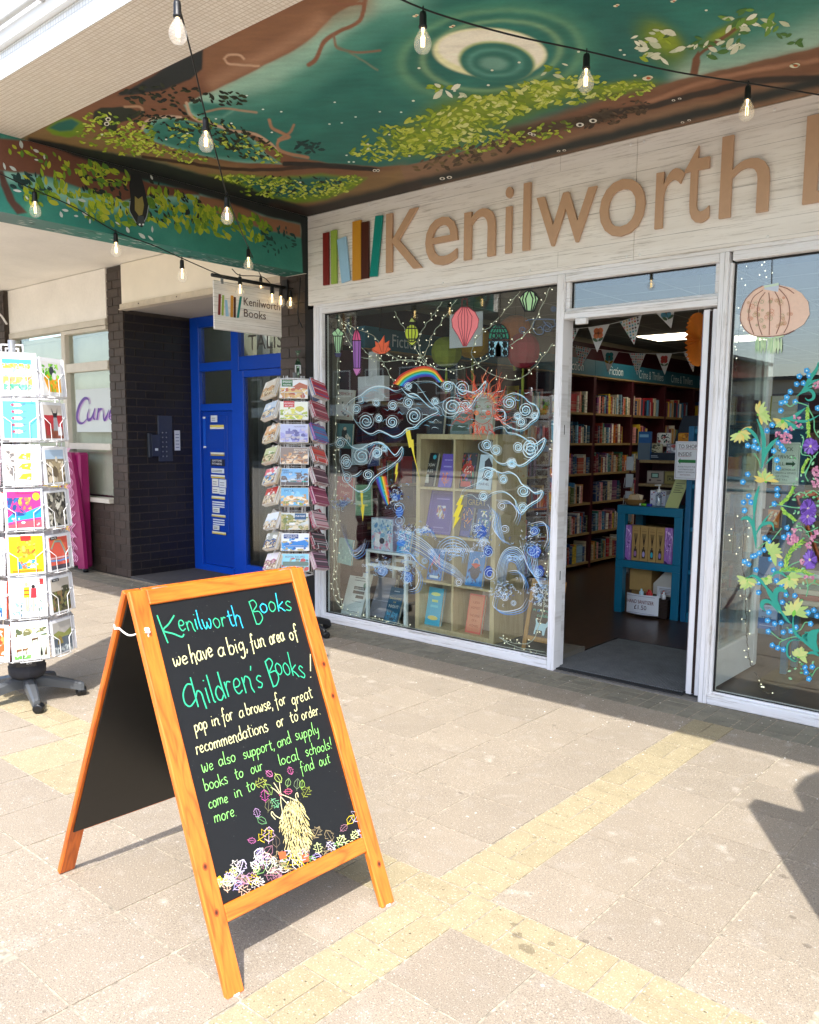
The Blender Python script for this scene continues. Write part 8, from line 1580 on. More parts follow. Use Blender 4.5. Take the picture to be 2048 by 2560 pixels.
for x, y, r in [(650, 770, 24), (365, 1005, 46), (300, 920, 28), (435, 880, 24), (450, 985, 24), (545, 900, 30), (650, 880, 32), (690, 970, 46), (540, 1010, 38), (830, 870, 24), (915, 770, 34), (1015, 785, 44), (945, 905, 60), (1035, 900, 36), (1330, 880, 40), (1385, 970, 24), (1440, 930, 42), (1500, 970, 22), (1410, 1010, 30), (1180, 1165, 32), (1390, 1180, 30), (1470, 1175, 50), (1240, 1200, 34), (1350, 1290, 30), (190, 1150, 30), (335, 1240, 54), (435, 1220, 36), (235, 1290, 34), (490, 1190, 22)]:
    d = rw.choice([-1, 1]); s = rw.uniform(0, 6); spiral(m, W1, x, y, r*1.3, .0062, PB, 2.9, d, s); spiral(m, W1, x+4, y+4, r*.86, .0036, PB2, 2.4, d, s)
OUT2 = [[(185, 0), (190, 80), (210, 160), (232, 222), (270, 262), (320, 292), (372, 270), (400, 222), (440, 182), (500, 142), (560, 100), (605, 42), (610, 0)], [(1000, 332), (1020, 280), (1060, 258), (1110, 238), (1160, 198), (1220, 150), (1280, 168), (1330, 160), (1382, 190), (1412, 240), (1460, 270), (1500, 300), (1552, 288), (1530, 340), (1480, 372), (1440, 402), (1402, 442), (1380, 402), (1368, 352), (1330, 312), (1280, 290), (1220, 300), (1170, 330), (1120, 342), (1070, 312), (1000, 332)], [(1120, 150), (1180, 130), (1240, 150), (1250, 190)], [(260, 190), (300, 180), (335, 150)]]
for o in OUT2: stroke(m, W2, o, .0075, PB); stroke(m, W2, [(x+9, y+9) for x, y in o], .0045, PB2)
for x, y, r in [(225, 80, 32), (440, 30, 34), (235, 200, 30), (380, 180, 34), (1190, 175, 30), (1155, 325, 28), (1345, 100, 28), (1425, 290, 40), (1420, 400, 30), (1290, 210, 26), (1470, 20, 48)]:
    d = rw.choice([-1, 1]); s = rw.uniform(0, 6); spiral(m, W2, x, y, r*1.3, .0062, PB, 2.9, d, s); spiral(m, W2, x+4, y+4, r*.86, .0036, PB2, 2.4, d, s)
m.build('cloud_strokes', M_wp, cl)
se = thing('painted_sea', 'blue and white painted waves and sea serpent across the lower left window', 'window painting', (-1.0, YW, .9)); m = MB()
BL = ['#5a90d0', '#3f6fc0', '#8ab8e0', '#c8dcec', '#2a50a8', '#a8cce8']
def blob(Wf, cx, cy, rx, ry, col, n=18, lim=None):
    P = [Wf(cx+math.cos(2*PI*k/n)*rx*rw.uniform(.85, 1.1), cy+math.sin(2*PI*k/n)*ry*rw.uniform(.85, 1.1)) for k in range(n)]
    if all((inwin(p) if lim is None else lim(p)) for p in P): m.poly([p+Vector((0, .0006, 0)) for p in P], col)
for x, y, a, b_, c in [(1185, 690, 52, 60, '#1c3c94'), (1190, 830, 46, 60, '#24489e'), (1140, 560, 60, 70, '#2a55a8'), (570, 330, 48, 42, '#1d4a9a'), (590, 430, 40, 60, '#2e62b4'), (1500, 560, 46, 50, '#1d3f96'), (1500, 700, 70, 66, '#2a55b4'), (1530, 830, 60, 66, '#1c3a90'), (600, 640, 46, 40, '#2a78c8'), (750, 560, 50, 26, '#3a6ab0'), (210, 375, 52, 34, '#3a3a80'), (480, 830, 60, 50, '#6a84b0'), (650, 870, 44, 60, '#4a74b4')]: blob(W2, x, y, a*.62, b_*.62, c)
for k in range(7):
    stroke(m, W2, [(835+14*k, 700+10*k), (860+11*k, 640+14*k), (930, 598+20*k), (1000+2*k, 610+20*k), (1060-8*k, 670+16*k), (1090-13*k, 760+4*k)], .0046, rw.choice(['#c8dcec', '#a8cce8', '#8ab8e0']))
for k in range(8): stroke(m, W2, [(560, 520+17*k), (640, 560+16*k), (720, 600+15*k), (800, 660+14*k), (860, 740+10*k), (960, 800+9*k), (1040, 880+6*k)], .0048, rw.choice(BL[:4]+['#c8dcec']))
for k in range(9):
    u = k*19; stroke(m, W2, [(1240+u*.4, 960-u*.2), (1250+u*.45, 800), (1300+u*.2, 690+u*.5), (1380-u*.05, 670+u*.7), (1440-u*.3, 740+u*.6), (1470-u*.4, 860+u*.3)], .005, rw.choice(['#8ab8e0', '#a8cce8', '#6a98d0', '#c8dcec']))
for k in range(8): stroke(m, W2, [(1400+k*16, 620+k*12), (1440+k*12, 760+k*8), (1500+k*5, 860+k*9), (1590, 880+k*10)], .005, rw.choice(BL))
for k in range(6): stroke(m, W2, [(1190+k*14, 380+k*10), (1225+k*9, 480), (1250+k*6, 580-k*4), (1300, 650-k*6)], .004, rw.choice(BL[2:4]))
for k in range(6): stroke(m, W2, [(190+k*8, 500+k*4), (220+k*5, 600+k*8), (270+k*3, 690), (340, 690-k*8), (360, 640)], .0036, '#8a9ab8')
for k in range(4): stroke(m, W2, [(1100+20*k, 680+20*k), (1150, 600+10*k), (1200, 640)], .004, '#c8dcec')
for x, y, r in [(1280, 390, 36), (1300, 545, 36), (1480, 690, 52), (1500, 560, 38), (585, 400, 48), (590, 490, 46), (600, 600, 32), (990, 905, 30), (650, 740, 32), (700, 715, 26), (1200, 850, 50), (470, 830, 42), (640, 880, 36), (560, 340, 22), (1360, 1045, 22), (1300, 1005, 28), (210, 375, 24), (245, 355, 18), (1330, 740, 22), (1375, 742, 22), (1410, 740, 18), (760, 760, 26), (800, 700, 24), (950, 830, 20), (1100, 540, 34), (1150, 640, 30), (1190, 700, 40), (1530, 840, 30), (1500, 950, 22), (1540, 1000, 24), (650, 560, 26), (720, 560, 22), (760, 545, 20)]:
    spiral(m, W2, x, y, r, .0046, rw.choice(['#c8dcec', '#dfe9f0', '#a8cce8']), 2.6, rw.choice([-1, 1]))
for k in range(900):
    bx = rw.choice([(560, 300, 70, 90), (600, 560, 110, 60), (1150, 600, 90, 120), (1490, 640, 90, 130), (1530, 960, 60, 90), (950, 690, 100, 70), (650, 830, 90, 110), (200, 370, 60, 40), (750, 560, 70, 50), (1290, 960, 90, 70), (470, 790, 80, 60)])
    x = bx[0]+rw.gauss(0, bx[2]*.5); y = bx[1]+rw.gauss(0, bx[3]*.5); r = rw.uniform(6, 14); a = rw.uniform(0, 6.28); d = rw.choice([-1, 1])
    stroke(m, W2, [(x+math.cos(a+d*t*.9)*r*(1-t*.15), y+math.sin(a+d*t*.9)*r*(1-t*.15)) for t in range(5)], .0032, rw.choice(['#c8dcec', '#dfe9f0', '#8ab8e0', '#3f6fc0', '#c8c870' if y < 620 else '#a8cce8']))
for k in range(60): stroke(m, W1, [(x+(q-1)*rw.uniform(10, 22), y+rw.uniform(-9, 9)) for x, y in [(rw.uniform(300, 1480), rw.uniform(800, 1060))] for q in range(4)], .0035, rw.choice(['#d8eef2', '#8cccE4']))
for k in range(16): stroke(m, W2, [(860+14*k, 690+rw.uniform(-20, 30)), (866+14*k, 676), (876+14*k, 700), (888+14*k, 672)], .0036, '#dfe9f0')
for P in ([(1180, 380), (1230, 440), (1215, 520), (1260, 600), (1330, 640)], [(1240, 350), (1330, 360), (1380, 430), (1360, 500)], [(1240, 960), (1220, 1060), (1290, 1100), (1400, 1080), (1450, 1010)], [(680, 780), (720, 860), (700, 940), (640, 960)], [(1440, 520), (1560, 500), (1590, 600), (1560, 680)], [(700, 560), (780, 540), (820, 600)], [(360, 1290-680), (330, 690), (270, 720), (240, 640)], [(1320, 830), (1390, 830), (1430, 900), (1420, 960)], [(560, 700), (640, 690), (700, 760), (760, 800)]):
    for q in range(3): stroke(m, W2, [(x+q*13, y+q*11) for x, y in P], .005, ['#dfe9f0', '#8ab8e0', '#5a90d0'][q])
m.build('wave_strokes', M_wp, se)
# rainbow and lightning
rb = thing('painted_rainbow', 'arched rainbow painted above the clouds on the left window', 'window painting', (-1.3, YW, 1.9)); m = MB()
def rainbow(Wf, outer, inner):
    O = smooth([Vector((*p, 0)) for p in outer], 6); I = smooth([Vector((*p, 0)) for p in inner], 6); cs = ['#c8392a', '#e07a28', '#ecc83a', '#4aa84a', '#2ab0c8', '#2a5ac0', '#4a2f8a']
    for k, c in enumerate(cs):
        for i in range(len(O)-1): m.poly([Wf(*(O[j]*(1-t)+I[j]*t)[:2])+Vector((0, .0003, 0)) for j, t in ((i, k/7), (i+1, k/7), (i+1, (k+1)/7), (i, (k+1)/7))], c)
rainbow(W1, [(545, 752), (600, 690), (680, 650), (760, 634), (830, 658), (892, 738)], [(625, 775), (655, 745), (705, 718), (760, 706), (812, 712), (850, 745)])
m.build('rainbow_bands', M_wp, rb)
rb = thing('painted_rainbow', 'short steep rainbow painted below the left clouds', 'window painting', (-1.7, YW, 1.2)); m = MB()
rainbow(W2, [(500, 190), (512, 250), (520, 310), (522, 375)], [(428, 195), (445, 260), (470, 325), (505, 390)]); m.build('rainbow_bands', M_wp, rb)
for lb, Wf, P in (('long yellow lightning bolt painted beside the cube unit top', W1, [(628, 1058), (660, 1062), (672, 1130), (684, 1128), (690, 1230), (735, 1430), (690, 1260), (668, 1180), (655, 1185)]), ('yellow lightning bolt painted over the second right cube', W2, [(1005, 318), (1024, 318), (1002, 384), (1020, 382), (985, 468), (1000, 466), (950, 545), (966, 462), (950, 464), (985, 384), (972, 384)]), ('yellow lightning bolt painted over the pale green book', W2, [(325, 285), (345, 285), (342, 380), (356, 380), (343, 495), (328, 400), (336, 398)]), ('small yellow lightning bolt painted right of the short rainbow', W2, [(570, 100), (582, 100), (574, 160), (582, 160), (560, 235), (566, 175), (558, 175)])):
    m = MB(); m.poly([Wf(*p) for p in P], '#e4d23c'); tag(m.build('painted_lightning', M_wp), lb, 'window painting', None)
# sun with flame hair
sn = thing('painted_sun', 'painted sun face with wild red flame hair on the left window', 'window painting', (-.75, YW, 1.75)); m = MB()
for k in range(110):
    a = rw.uniform(-3.5, .35) if k < 84 else rw.uniform(.8, 2.4); r0 = 95; r1 = rw.uniform(150, 330) if k < 84 else rw.uniform(130, 220); ph = rw.uniform(0, 6); P = []
    for t in range(6):
        q = r0+(r1-r0)*t/5; aa = a+.09*math.sin(ph+t*1.5); P.append((1150+math.cos(aa)*q*.72, 940+math.sin(aa)*q*1.0))
    stroke(m, W1, P, rw.uniform(.003, .0075), rw.choice(['#b8402a', '#d85a34', '#c84a2e', '#e07a4a', '#a83424']))
stroke(m, W1, [(1078, 900), (1084, 970), (1110, 1010), (1150, 1025), (1190, 1008), (1214, 965), (1218, 900)], .005, '#b04a34', False)
for x in (1112, 1185): stroke(m, W1, [(x-24, 905), (x, 895), (x+24, 905), (x, 916), (x-24, 905)], .0035, '#7a4a3a'); stroke(m, W1, [(x-26, 885), (x, 872), (x+26, 882)], .004, '#a05a3a'); spot(m, lambda a, b, f=0: W1((a-780)*2.695, (b-680)*2.695), 780+x/2.695, 680+907/2.695, 3, 3.4, '#6a8a5a', nrm=NW, off=.0004)
for x, c in ((1108, '#e0804a'), (1188, '#d85a30')): spiral(m, W1, x, 950, 19, .008, c, 2.2)
stroke(m, W1, [(1128, 978), (1140, 970), (1150, 975), (1162, 970), (1174, 978), (1150, 990), (1128, 978)], .006, '#c8503a'); stroke(m, W1, [(1148, 905), (1142, 945), (1155, 952)], .003, '#b06a50')
for t in range(16): a = PI+t*PI/15; spot(m, lambda a_, b, f=0: W1((a_-780)*2.695, (b-680)*2.695), 780+(1150+math.cos(a)*80)/2.695, 680+(880+math.sin(a)*62)/2.695, 3, 3, '#d8c070', nrm=NW, off=.0004)
m.build('sun_strokes', M_wp, sn)
# lanterns
def lantern(label, Wf, fills, lines, hang, lw=.007, lc='#15161a', lim=None):
    t = thing('painted_lantern', label, 'window painting', Wf(*hang[0])); m = MB()
    for P, c in fills: m.poly([Wf(*p)+Vector((0, .0002, 0)) for p in P], c)
    for P in lines: 
        Q = [Wf(*p) for p in P]; ribbon(m, Q, lw, NW, lc, False, .0012)
    m.build('lantern_paint', M_wp, t); m = MB(); m.tube([Wf(*p)+Vector((0, .0, 0)) for p in hang], .0022, 5); m.build('painted_chain', M_black, t)
def ell(cx, cy, rx, ry, a0=0, a1=360, n=18): return [(cx+rx*math.cos(R(a0+(a1-a0)*i/n)), cy+ry*math.sin(R(a0+(a1-a0)*i/n))) for i in range(n+1)]
lantern('painted pale green street lamp at the far left of the left window', W1, [([(175, 375), (215, 412), (205, 432), (190, 545), (160, 545), (145, 432), (135, 410)], '#a9d8a8'), ([(150, 545), (200, 545), (190, 575), (160, 572)], '#3a3a5a')], [[(175, 375), (215, 412), (205, 432), (192, 540), (158, 540), (145, 432), (135, 412), (175, 375)], [(140, 432), (208, 432)], [(150, 378), (178, 432), (200, 385)], [(175, 432), (175, 540)], [(160, 432), (162, 540)], [(190, 432), (187, 540)]], [(175, 290), (175, 375)])
lantern('painted tall pink and purple lantern on the left window', W1, [([(300, 375), (325, 420), (332, 460), (272, 460), (280, 420)], '#d8588a'), ([(275, 464), (332, 464), (328, 645), (282, 645)], '#a068b8'), ([(275, 648), (335, 648), (322, 680), (302, 700), (285, 680)], '#c87ab8')], [[(300, 375), (325, 420), (332, 462), (328, 645), (335, 650), (302, 705), (275, 650), (282, 645), (273, 462), (280, 420), (300, 375)], [(270, 462), (334, 462)], [(300, 380), (290, 460)], [(300, 380), (314, 460)], [(290, 464), (292, 645)], [(318, 464), (314, 645)], [(276, 648), (334, 648)]], [(302, 262), (300, 375)], .006)
lantern('painted orange lotus flame hanging in an oval ring', W1, [([(400, 520), (430, 500), (425, 465), (450, 480), (488, 425), (490, 480), (525, 460), (515, 505), (532, 520), (495, 548), (450, 552), (415, 540)], '#e0653c')], [[(450, 480), (470, 540)], [(488, 430), (480, 540)], [(525, 462), (495, 545)], [(402, 520), (450, 545)]], [(470, 240), (455, 400)], .004, '#8a2f1c')
lantern('painted yellow green banded lantern left of the balloon lantern', W1, [([(675, 300), (698, 335), (652, 335)], '#a8b860'), (ell(673, 412, 45, 58, 0, 360, 16)[:-1], '#bccf3c'), ([(640, 465), (706, 465), (690, 492), (655, 490)], '#c4d04a')], [[(675, 300), (700, 345), (650, 345), (675, 300)], ell(673, 412, 46, 60), [(632, 380), (715, 380)], [(632, 452), (714, 452)], [(655, 355), (650, 412), (656, 465)], [(674, 352), (674, 470)], [(692, 355), (698, 412), (690, 465)], [(645, 470), (675, 500), (705, 470)]], [(673, 228), (675, 300)], .008)
lantern('painted coral pink balloon shaped lantern in the upper middle of the left window', W1, [([(1005, 238), (1055, 238), (1100, 270), (1125, 320), (1118, 370), (1075, 440), (1042, 500), (1020, 500), (985, 430), (945, 370), (942, 320), (965, 275)], '#f0868c')], [[(1005, 238), (965, 275), (942, 320), (948, 372), (985, 430), (1020, 500), (1042, 500), (1078, 440), (1118, 372), (1126, 320), (1100, 270), (1055, 238), (1005, 238)], [(1015, 238), (985, 300), (990, 370), (1025, 498)], [(1030, 238), (1030, 498)], [(1046, 238), (1080, 300), (1074, 370), (1038, 498)], [(1020, 240), (1008, 300), (1010, 370), (1028, 495)], [(1040, 240), (1052, 300), (1050, 370), (1035, 495)], [(1012, 235), (1012, 185), (1045, 180), (1048, 235)]], [(1028, 165), (1028, 182)], .0045, '#8a2a34')
lantern('painted domed moorish lantern in teal and black on the left window', W1, [(ell(1260, 450, 68, 100, 180, 360, 14), '#2a8a6a'), ([(1192, 462), (1328, 462), (1322, 570), (1192, 572)], '#8fc8d8')]+[([(x, 462), (x+20, 490), (x, 520), (x-20, 490)], c) for x, c in ((1212, '#2f9a5a'), (1300, '#2f9a5a'))]+[([(x, 515), (x+20, 542), (x, 570), (x-20, 542)], c) for x, c in ((1212, '#5ab8d8'), (1300, '#d8e8a0'))]+[([(1240, 570), (1238, 510), (1256, 470), (1276, 510), (1276, 570)], '#c8dc5a')], [ell(1260, 450, 68, 100, 180, 360, 14), [(1188, 452), (1330, 452)], [(1188, 464), (1330, 464)], [(1192, 464), (1192, 574), (1322, 570), (1326, 464)], [(1240, 570), (1238, 510), (1256, 470), (1276, 510), (1276, 570)], [(1200, 465), (1232, 515), (1195, 570)], [(1232, 465), (1195, 520), (1235, 570)], [(1320, 465), (1284, 515), (1320, 568)], [(1285, 465), (1322, 520), (1284, 568)], [(1200, 410), (1322, 410)], [(1212, 380), (1308, 380)]]+[[(1260+k*26, 450), (1260+k*20, 400), (1260+k*4, 352)] for k in (-2, -1, 0, 1, 2)]+[ell(1260+k*32, 430, 14, 16) for k in (-1, 0, 1)], [(1272, 130), (1268, 250), (1260, 350)], .0075)
lantern('painted pale green fluted lamp at the top right of the left window', W1, [([(1465, 120), (1500, 140), (1525, 180), (1495, 262), (1435, 262), (1402, 182), (1430, 140)], '#b4e4ac')], [[(1465, 118), (1498, 138), (1528, 178), (1496, 264), (1434, 264), (1400, 180), (1430, 140), (1465, 118)], [(1465, 120), (1440, 180), (1450, 262)], [(1465, 120), (1490, 180), (1478, 262)], [(1430, 142), (1420, 190), (1440, 262)], [(1500, 142), (1510, 190), (1488, 262)]], [(1465, 108), (1465, 120)], .0095)
m = MB()
for c in ([(1440, 330), (1480, 320), (1600, 318), (1650, 325)], [(1500, 330), (1490, 380), (1520, 420), (1560, 410), (1545, 370), (1520, 380)], [(1560, 330), (1600, 370), (1640, 360), (1630, 320)]): stroke(m, W1, c, .006, '#5a6a80', False)
for c in ((1585, 375, 44), (1420, 390, 30), (1630, 250, 22)): spiral(m, W1, *c, .006, '#5a6a80', 2.2)
tag(m.build('painted_bracket', M_wp), 'dark painted scroll bracket under the fluted lamp on the left window', 'window painting')
# right window: peach lantern, vine of flowers
LR = lambda p: 1.09 < p.x < 3.2 and .08 < p.z < 2.43
pl = thing('painted_lantern', 'large peach round lantern with green tassels painted on the right window', 'window painting', WD(1400, 1200)); m = MB()
m.poly([WD(x, y) for x, y in [(1310, 890), (1180, 960), (1060, 1090), (995, 1260), (990, 1390), (1040, 1500), (1130, 1580), (1220, 1610), (1420, 1612), (1620, 1590), (1760, 1530), (1900, 1440), (1980, 1300), (1960, 1120), (1860, 990), (1740, 920), (1560, 880)]], '#efcdb8')
m.poly([WD(x, y)+Vector((0, -.0004, 0)) for x, y in [(1325, 890), (1535, 850), (1540, 890), (1525, 975), (1330, 940)]], '#c8d4e4'); m.poly([WD(x, y)+Vector((0, -.0008, 0)) for x, y in [(1325, 885), (1535, 845), (1538, 880), (1330, 920)]], '#cfe4d0'); m.poly([WD(x, y) for x, y in [(1215, 1600), (1420, 1640), (1610, 1575), (1605, 1620), (1420, 1660), (1215, 1640)]], '#c8e0b8')
for P in ([(1310, 950), (1170, 1060), (1110, 1250), (1120, 1420), (1180, 1590)], [(1345, 980), (1260, 1100), (1230, 1250), (1250, 1450), (1300, 1600)], [(1395, 985), (1410, 1200), (1400, 1600)], [(1480, 970), (1545, 1100), (1565, 1300), (1550, 1450), (1500, 1580)], [(1540, 930), (1660, 1080), (1695, 1280), (1670, 1450), (1610, 1570)], [(1310, 890), (1180, 960), (1060, 1090), (995, 1260), (990, 1390), (1040, 1500), (1130, 1580), (1220, 1612), (1420, 1616), (1620, 1590), (1760, 1530)], [(1540, 890), (1660, 930), (1760, 1000)]): stroke(m, WD, P, .0042, '#9a6a5a', False, .0012, LR)
for k in range(46):
    x = rw.uniform(1040, 1720); y = rw.uniform(1020, 1540)
    if ((x-1400)/380)**2+((y-1270)/300)**2 < .85: spiral(m, WD, x, y, rw.uniform(22, 50), .003, rw.choice(['#c8a078', '#b8b08a', '#d89878']), 2.0, rw.choice([-1, 1]), None, LR)
for k in range(90): x = rw.uniform(1205, 1610); stroke(m, WD, [(x, 1640), (x+rw.uniform(-10, 10), 1740), (x+rw.uniform(-14, 6), rw.uniform(1790, 1880))], .004, rw.choice(['#c8e4b0', '#dcecc8', '#a8d0a0']), True, .0016, LR)
m.tube([WD(1440, 450), WD(1430, 860)], .002, 5, '#2a2a2a'); m.build('lantern_paint', M_wp, pl)
vn = thing('painted_flower_vine', 'climbing vine of blue, yellow, pink and purple flowers painted on the right window', 'window painting', W6(600, 1000)); m = MB()
TEA = '#2fa690'; GRN = '#4fae6a'; LG = '#9acb45'
def vs(Wf, P, w, c=TEA, tp=True): stroke(m, Wf, P, w, c, tp, 0, LR)
for P, w in (([(330, 1500), (350, 1300), (360, 1150), (330, 1000), (270, 860)], .022), ([(340, 1480), (380, 1300), (460, 1180), (545, 1100)], .024), ([(80, 1010), (150, 985), (220, 1040), (270, 1110), (320, 1230)], .018), ([(780, 570), (880, 480), (960, 330), (1030, 230), (1060, 130)], .022), ([(790, 560), (860, 520), (950, 490), (1000, 540), (990, 600), (930, 620), (890, 590)], .016), ([(850, 490), (950, 400), (1068, 350)], .018), ([(860, 500), (980, 440), (1068, 430)], .012), ([(580, 850), (700, 850), (800, 790), (890, 720)], .02), ([(580, 855), (700, 870), (850, 890), (960, 870), (1068, 810)], .014), ([(590, 860), (680, 920), (760, 960), (870, 970)], .022), ([(300, 1720), (250, 1900), (230, 2150)], .02), ([(380, 1450), (440, 1370), (500, 1330)], .01), ([(60, 2156), (110, 2130), (170, 2156)], .016)): vs(W6, P, w)
for P, w in (([(310, 0), (300, 150), (320, 300), (330, 430)], .018), ([(170, 90), (220, 65), (270, 110), (300, 210)], .02), ([(330, 270), (380, 170), (460, 130), (520, 140), (540, 220)], .018), ([(320, 250), (380, 180), (430, 100), (500, 20)], .012), ([(230, 770), (300, 745), (370, 790), (430, 860), (500, 960)], .018), ([(520, 760), (560, 710), (620, 712), (700, 770)], .016), ([(430, 850), (500, 960), (580, 1090), (640, 1200)], .03), ([(640, 1200), (570, 1060), (560, 950), (600, 905), (680, 930), (700, 1000)], .028), ([(600, 1180), (500, 1060), (420, 1050), (400, 1110), (440, 1160)], .024), ([(560, 1060), (620, 1160), (700, 1270), (745, 1310)], .014), ([(770, 1200), (765, 1330), (800, 1430), (880, 1500), (1000, 1610), (1068, 1680)], .016), ([(1068, 1380), (1000, 1430), (990, 1520), (1060, 1640)], .05), ([(900, 1410), (960, 1420), (960, 1480), (920, 1520), (900, 1440), (960, 1560), (1060, 1640)], .03), ([(870, 1510), (760, 1500), (700, 1560), (700, 1680), (780, 1750), (820, 1735)], .010), ([(1068, 1690), (1000, 1650), (920, 1660)], .016)): vs(W7, P, w)
for k in range(26): vs(W7, [(440+k*4, 840+k*6), (480+k*3, 930+k*5), (540+k*2, 1030+k*3)], .003, rw.choice([TEA, '#7ad0c0', '#2a8a78']))
for Wf, P in ((W6, [(230, 1300), (290, 1380), (320, 1480)]), (W6, [(640, 660), (700, 700), (780, 650), (900, 680), (940, 700)]), (W6, [(830, 1060), (870, 1110), (840, 1300), (960, 1340), (950, 1440), (890, 1560), (930, 1660)]), (W6, [(1060, 1280), (960, 1420), (890, 1590)]), (W6, [(920, 700), (1000, 860), (1010, 1000), (1068, 1100)]), (W6, [(740, 1860), (820, 1800), (900, 1820), (990, 1780), (1068, 1830)]), (W6, [(430, 1990), (540, 1960), (700, 1990), (860, 2010)]), (W7, [(500, 750), (640, 690), (760, 610), (900, 560)]), (W7, [(600, 700), (760, 700), (900, 720), (1040, 750)]), (W7, [(780, 190), (860, 170), (940, 230), (1060, 180)]), (W7, [(940, 260), (980, 330), (1060, 360)]), (W7, [(920, 780), (940, 880), (920, 990)]), (W7, [(930, 870), (1000, 830), (1068, 860)]), (W7, [(690, 1350), (760, 1400), (850, 1380), (900, 1300), (940, 1290)]), (W7, [(500, 1400), (560, 1450), (600, 1480), (660, 1500)]), (W7, [(600, 1560), (620, 1520), (740, 1470), (830, 1460)]), (W7, [(980, 1930), (1030, 1850), (1068, 1820)]), (W7, [(350, 430), (420, 370), (460, 350)]), (W7, [(520, 330), (580, 250), (630, 190)])): vs(Wf, P, .005, '#6fc08a', False)
def leafP(Wf, x, y, L, a, c):
    cs, sn_ = math.cos(R(a)), math.sin(R(a)); P = []
    for u, v in ((0, 0), (.3, .26), (.65, .24), (1, 0), (.65, -.24), (.3, -.26)): P.append(Wf(x+(u*cs-v*sn_)*L, y+(u*sn_+v*cs)*L))
    if all(LR(p) for p in P): m.poly([p+Vector((0, -.0004, 0)) for p in P], c)
for k in range(100):
    if k % 2: x = rw.uniform(700, 1060); y = rw.choice([rw.uniform(980, 1700), rw.uniform(1780, 2100)]); leafP(W6, x, y, rw.uniform(30, 60), rw.uniform(0, 360), rw.choice(['#8fd09a', '#6fc08a', '#5aae6a', '#a8dca8']))
    else: x = rw.uniform(700, 1060); y = rw.choice([rw.uniform(60, 480), rw.uniform(560, 1080), rw.uniform(1700, 1950)]); leafP(W7, x, y, rw.uniform(28, 52), rw.uniform(0, 360), rw.choice(['#8fd09a', '#6fc08a', '#5aae6a', '#a8dca8']))
def frond(Wf, P, n, L, c=LG):
    Q = smooth([Vector((*p, 0)) for p in P], 8)
    for i in range(len(Q)-1):
        t = (Q[i+1]-Q[i]).normalized(); s = Vector((-t.y, t.x, 0))
        for sg in (1, -1):
            e = Q[i]+t*L*rw.uniform(.5, .9)+s*sg*L*rw.uniform(.35, .7); vs(Wf, [tuple(Q[i][:2]), tuple(((Q[i]+e)/2+t*3)[:2]), tuple(e[:2])], .006, rw.choice([c, '#b4d860', '#7ab83a']))
frond(W6, [(925, 700), (915, 820), (930, 950), (935, 1090)], 1, 46); frond(W6, [(560, 1960), (640, 1900), (700, 1820), (740, 1740)], 1, 46); frond(W6, [(580, 1990), (640, 2060), (720, 2130)], 1, 40); frond(W7, [(680, 660), (700, 540), (770, 420), (880, 340)], 1, 52); frond(W7, [(600, 690), (720, 670), (860, 690), (990, 740)], 1, 46); frond(W6, [(850, 1560), (870, 1470), (930, 1370)], 1, 34); frond(W7, [(640, 0), (720, 40), (790, 100)], 1, 34)
def blueflower(Wf, x, y, r):
    for q in range(5):
        a = q*2*PI/5+rw.uniform(-.1, .1); P = [Wf(x+math.cos(a)*r*.55+math.cos(b_*PI/4)*r*.45, y+math.sin(a)*r*.55+math.sin(b_*PI/4)*r*.45) for b_ in range(8)]
        if all(LR(p) for p in P): m.poly([p+Vector((0, -.001-.0001*q, 0)) for p in P], rw.choice(['#2f9fdc', '#3fb0e8', '#2a90d0']))
    P = [Wf(x+math.cos(b_*PI/4)*r*.3, y+math.sin(b_*PI/4)*r*.3) for b_ in range(8)]
    if all(LR(p) for p in P): m.poly([p+Vector((0, -.0018, 0)) for p in P], '#c4ecf8')
for x, y in [(910, 240), (815, 312), (940, 305), (782, 412), (868, 400), (700, 510), (655, 580), (582, 655), (632, 640), (762, 640), (578, 752), (466, 938), (400, 1010), (645, 1025), (252, 1140), (152, 1200), (232, 1215), (286, 1240), (545, 1165), (585, 1215), (615, 1265), (485, 1270), (527, 1388), (543, 1490), (152, 1570), (92, 1668), (530, 1760), (532, 1838), (165, 1850), (100, 1930), (195, 1930), (495, 1950), (110, 2035), (1050, 720)]: blueflower(W6, x, y, 40)
for x, y in [(693, 185), (712, 262), (655, 295), (432, 305), (480, 340), (425, 445), (368, 482), (320, 510), (290, 520), (502, 553), (196, 578), (245, 612), (622, 608), (330, 678), (535, 682), (365, 825), (570, 805), (630, 850), (360, 942), (785, 980), (685, 970), (640, 1055), (480, 1175), (465, 1270), (550, 1310), (625, 1295), (475, 1400), (650, 1408), (740, 1395), (798, 1352), (940, 1180), (1008, 1150), (1045, 1218), (970, 1310), (522, 1562), (585, 1592), (652, 1612), (905, 1822), (990, 1815), (918, 1880), (950, 1955)]: blueflower(W7, x, y, 35)
def daff(Wf, x, y, ang, s, c='#d3da88', c2='#dfd884'):
    for q in range(9):
        a = R(ang+(q-4)*23+rw.uniform(-6, 6)); L = s*rw.uniform(.75, 1.1); vs(Wf, [(x, y), (x+math.cos(a-.12)*L*.5, y+math.sin(a-.12)*L*.5), (x+math.cos(a)*L, y+math.sin(a)*L)], .024 if Wf is W7 else .020, rw.choice([c, c2, '#c4d884', '#b4d078']))
    vs(Wf, [(x-math.cos(R(ang))*s*.2, y-math.sin(R(ang))*s*.2), (x, y), (x+math.cos(R(ang))*s*.25, y+math.sin(R(ang))*s*.25)], .02, '#7ac848')
for x, y, a, s in ((300, 800, -15, 165), (50, 1040, 70, 160), (600, 890, 100, 120), (385, 1650, -90, 160)): daff(W6, x, y, a, s, '#d8d07a', '#dfc86a')
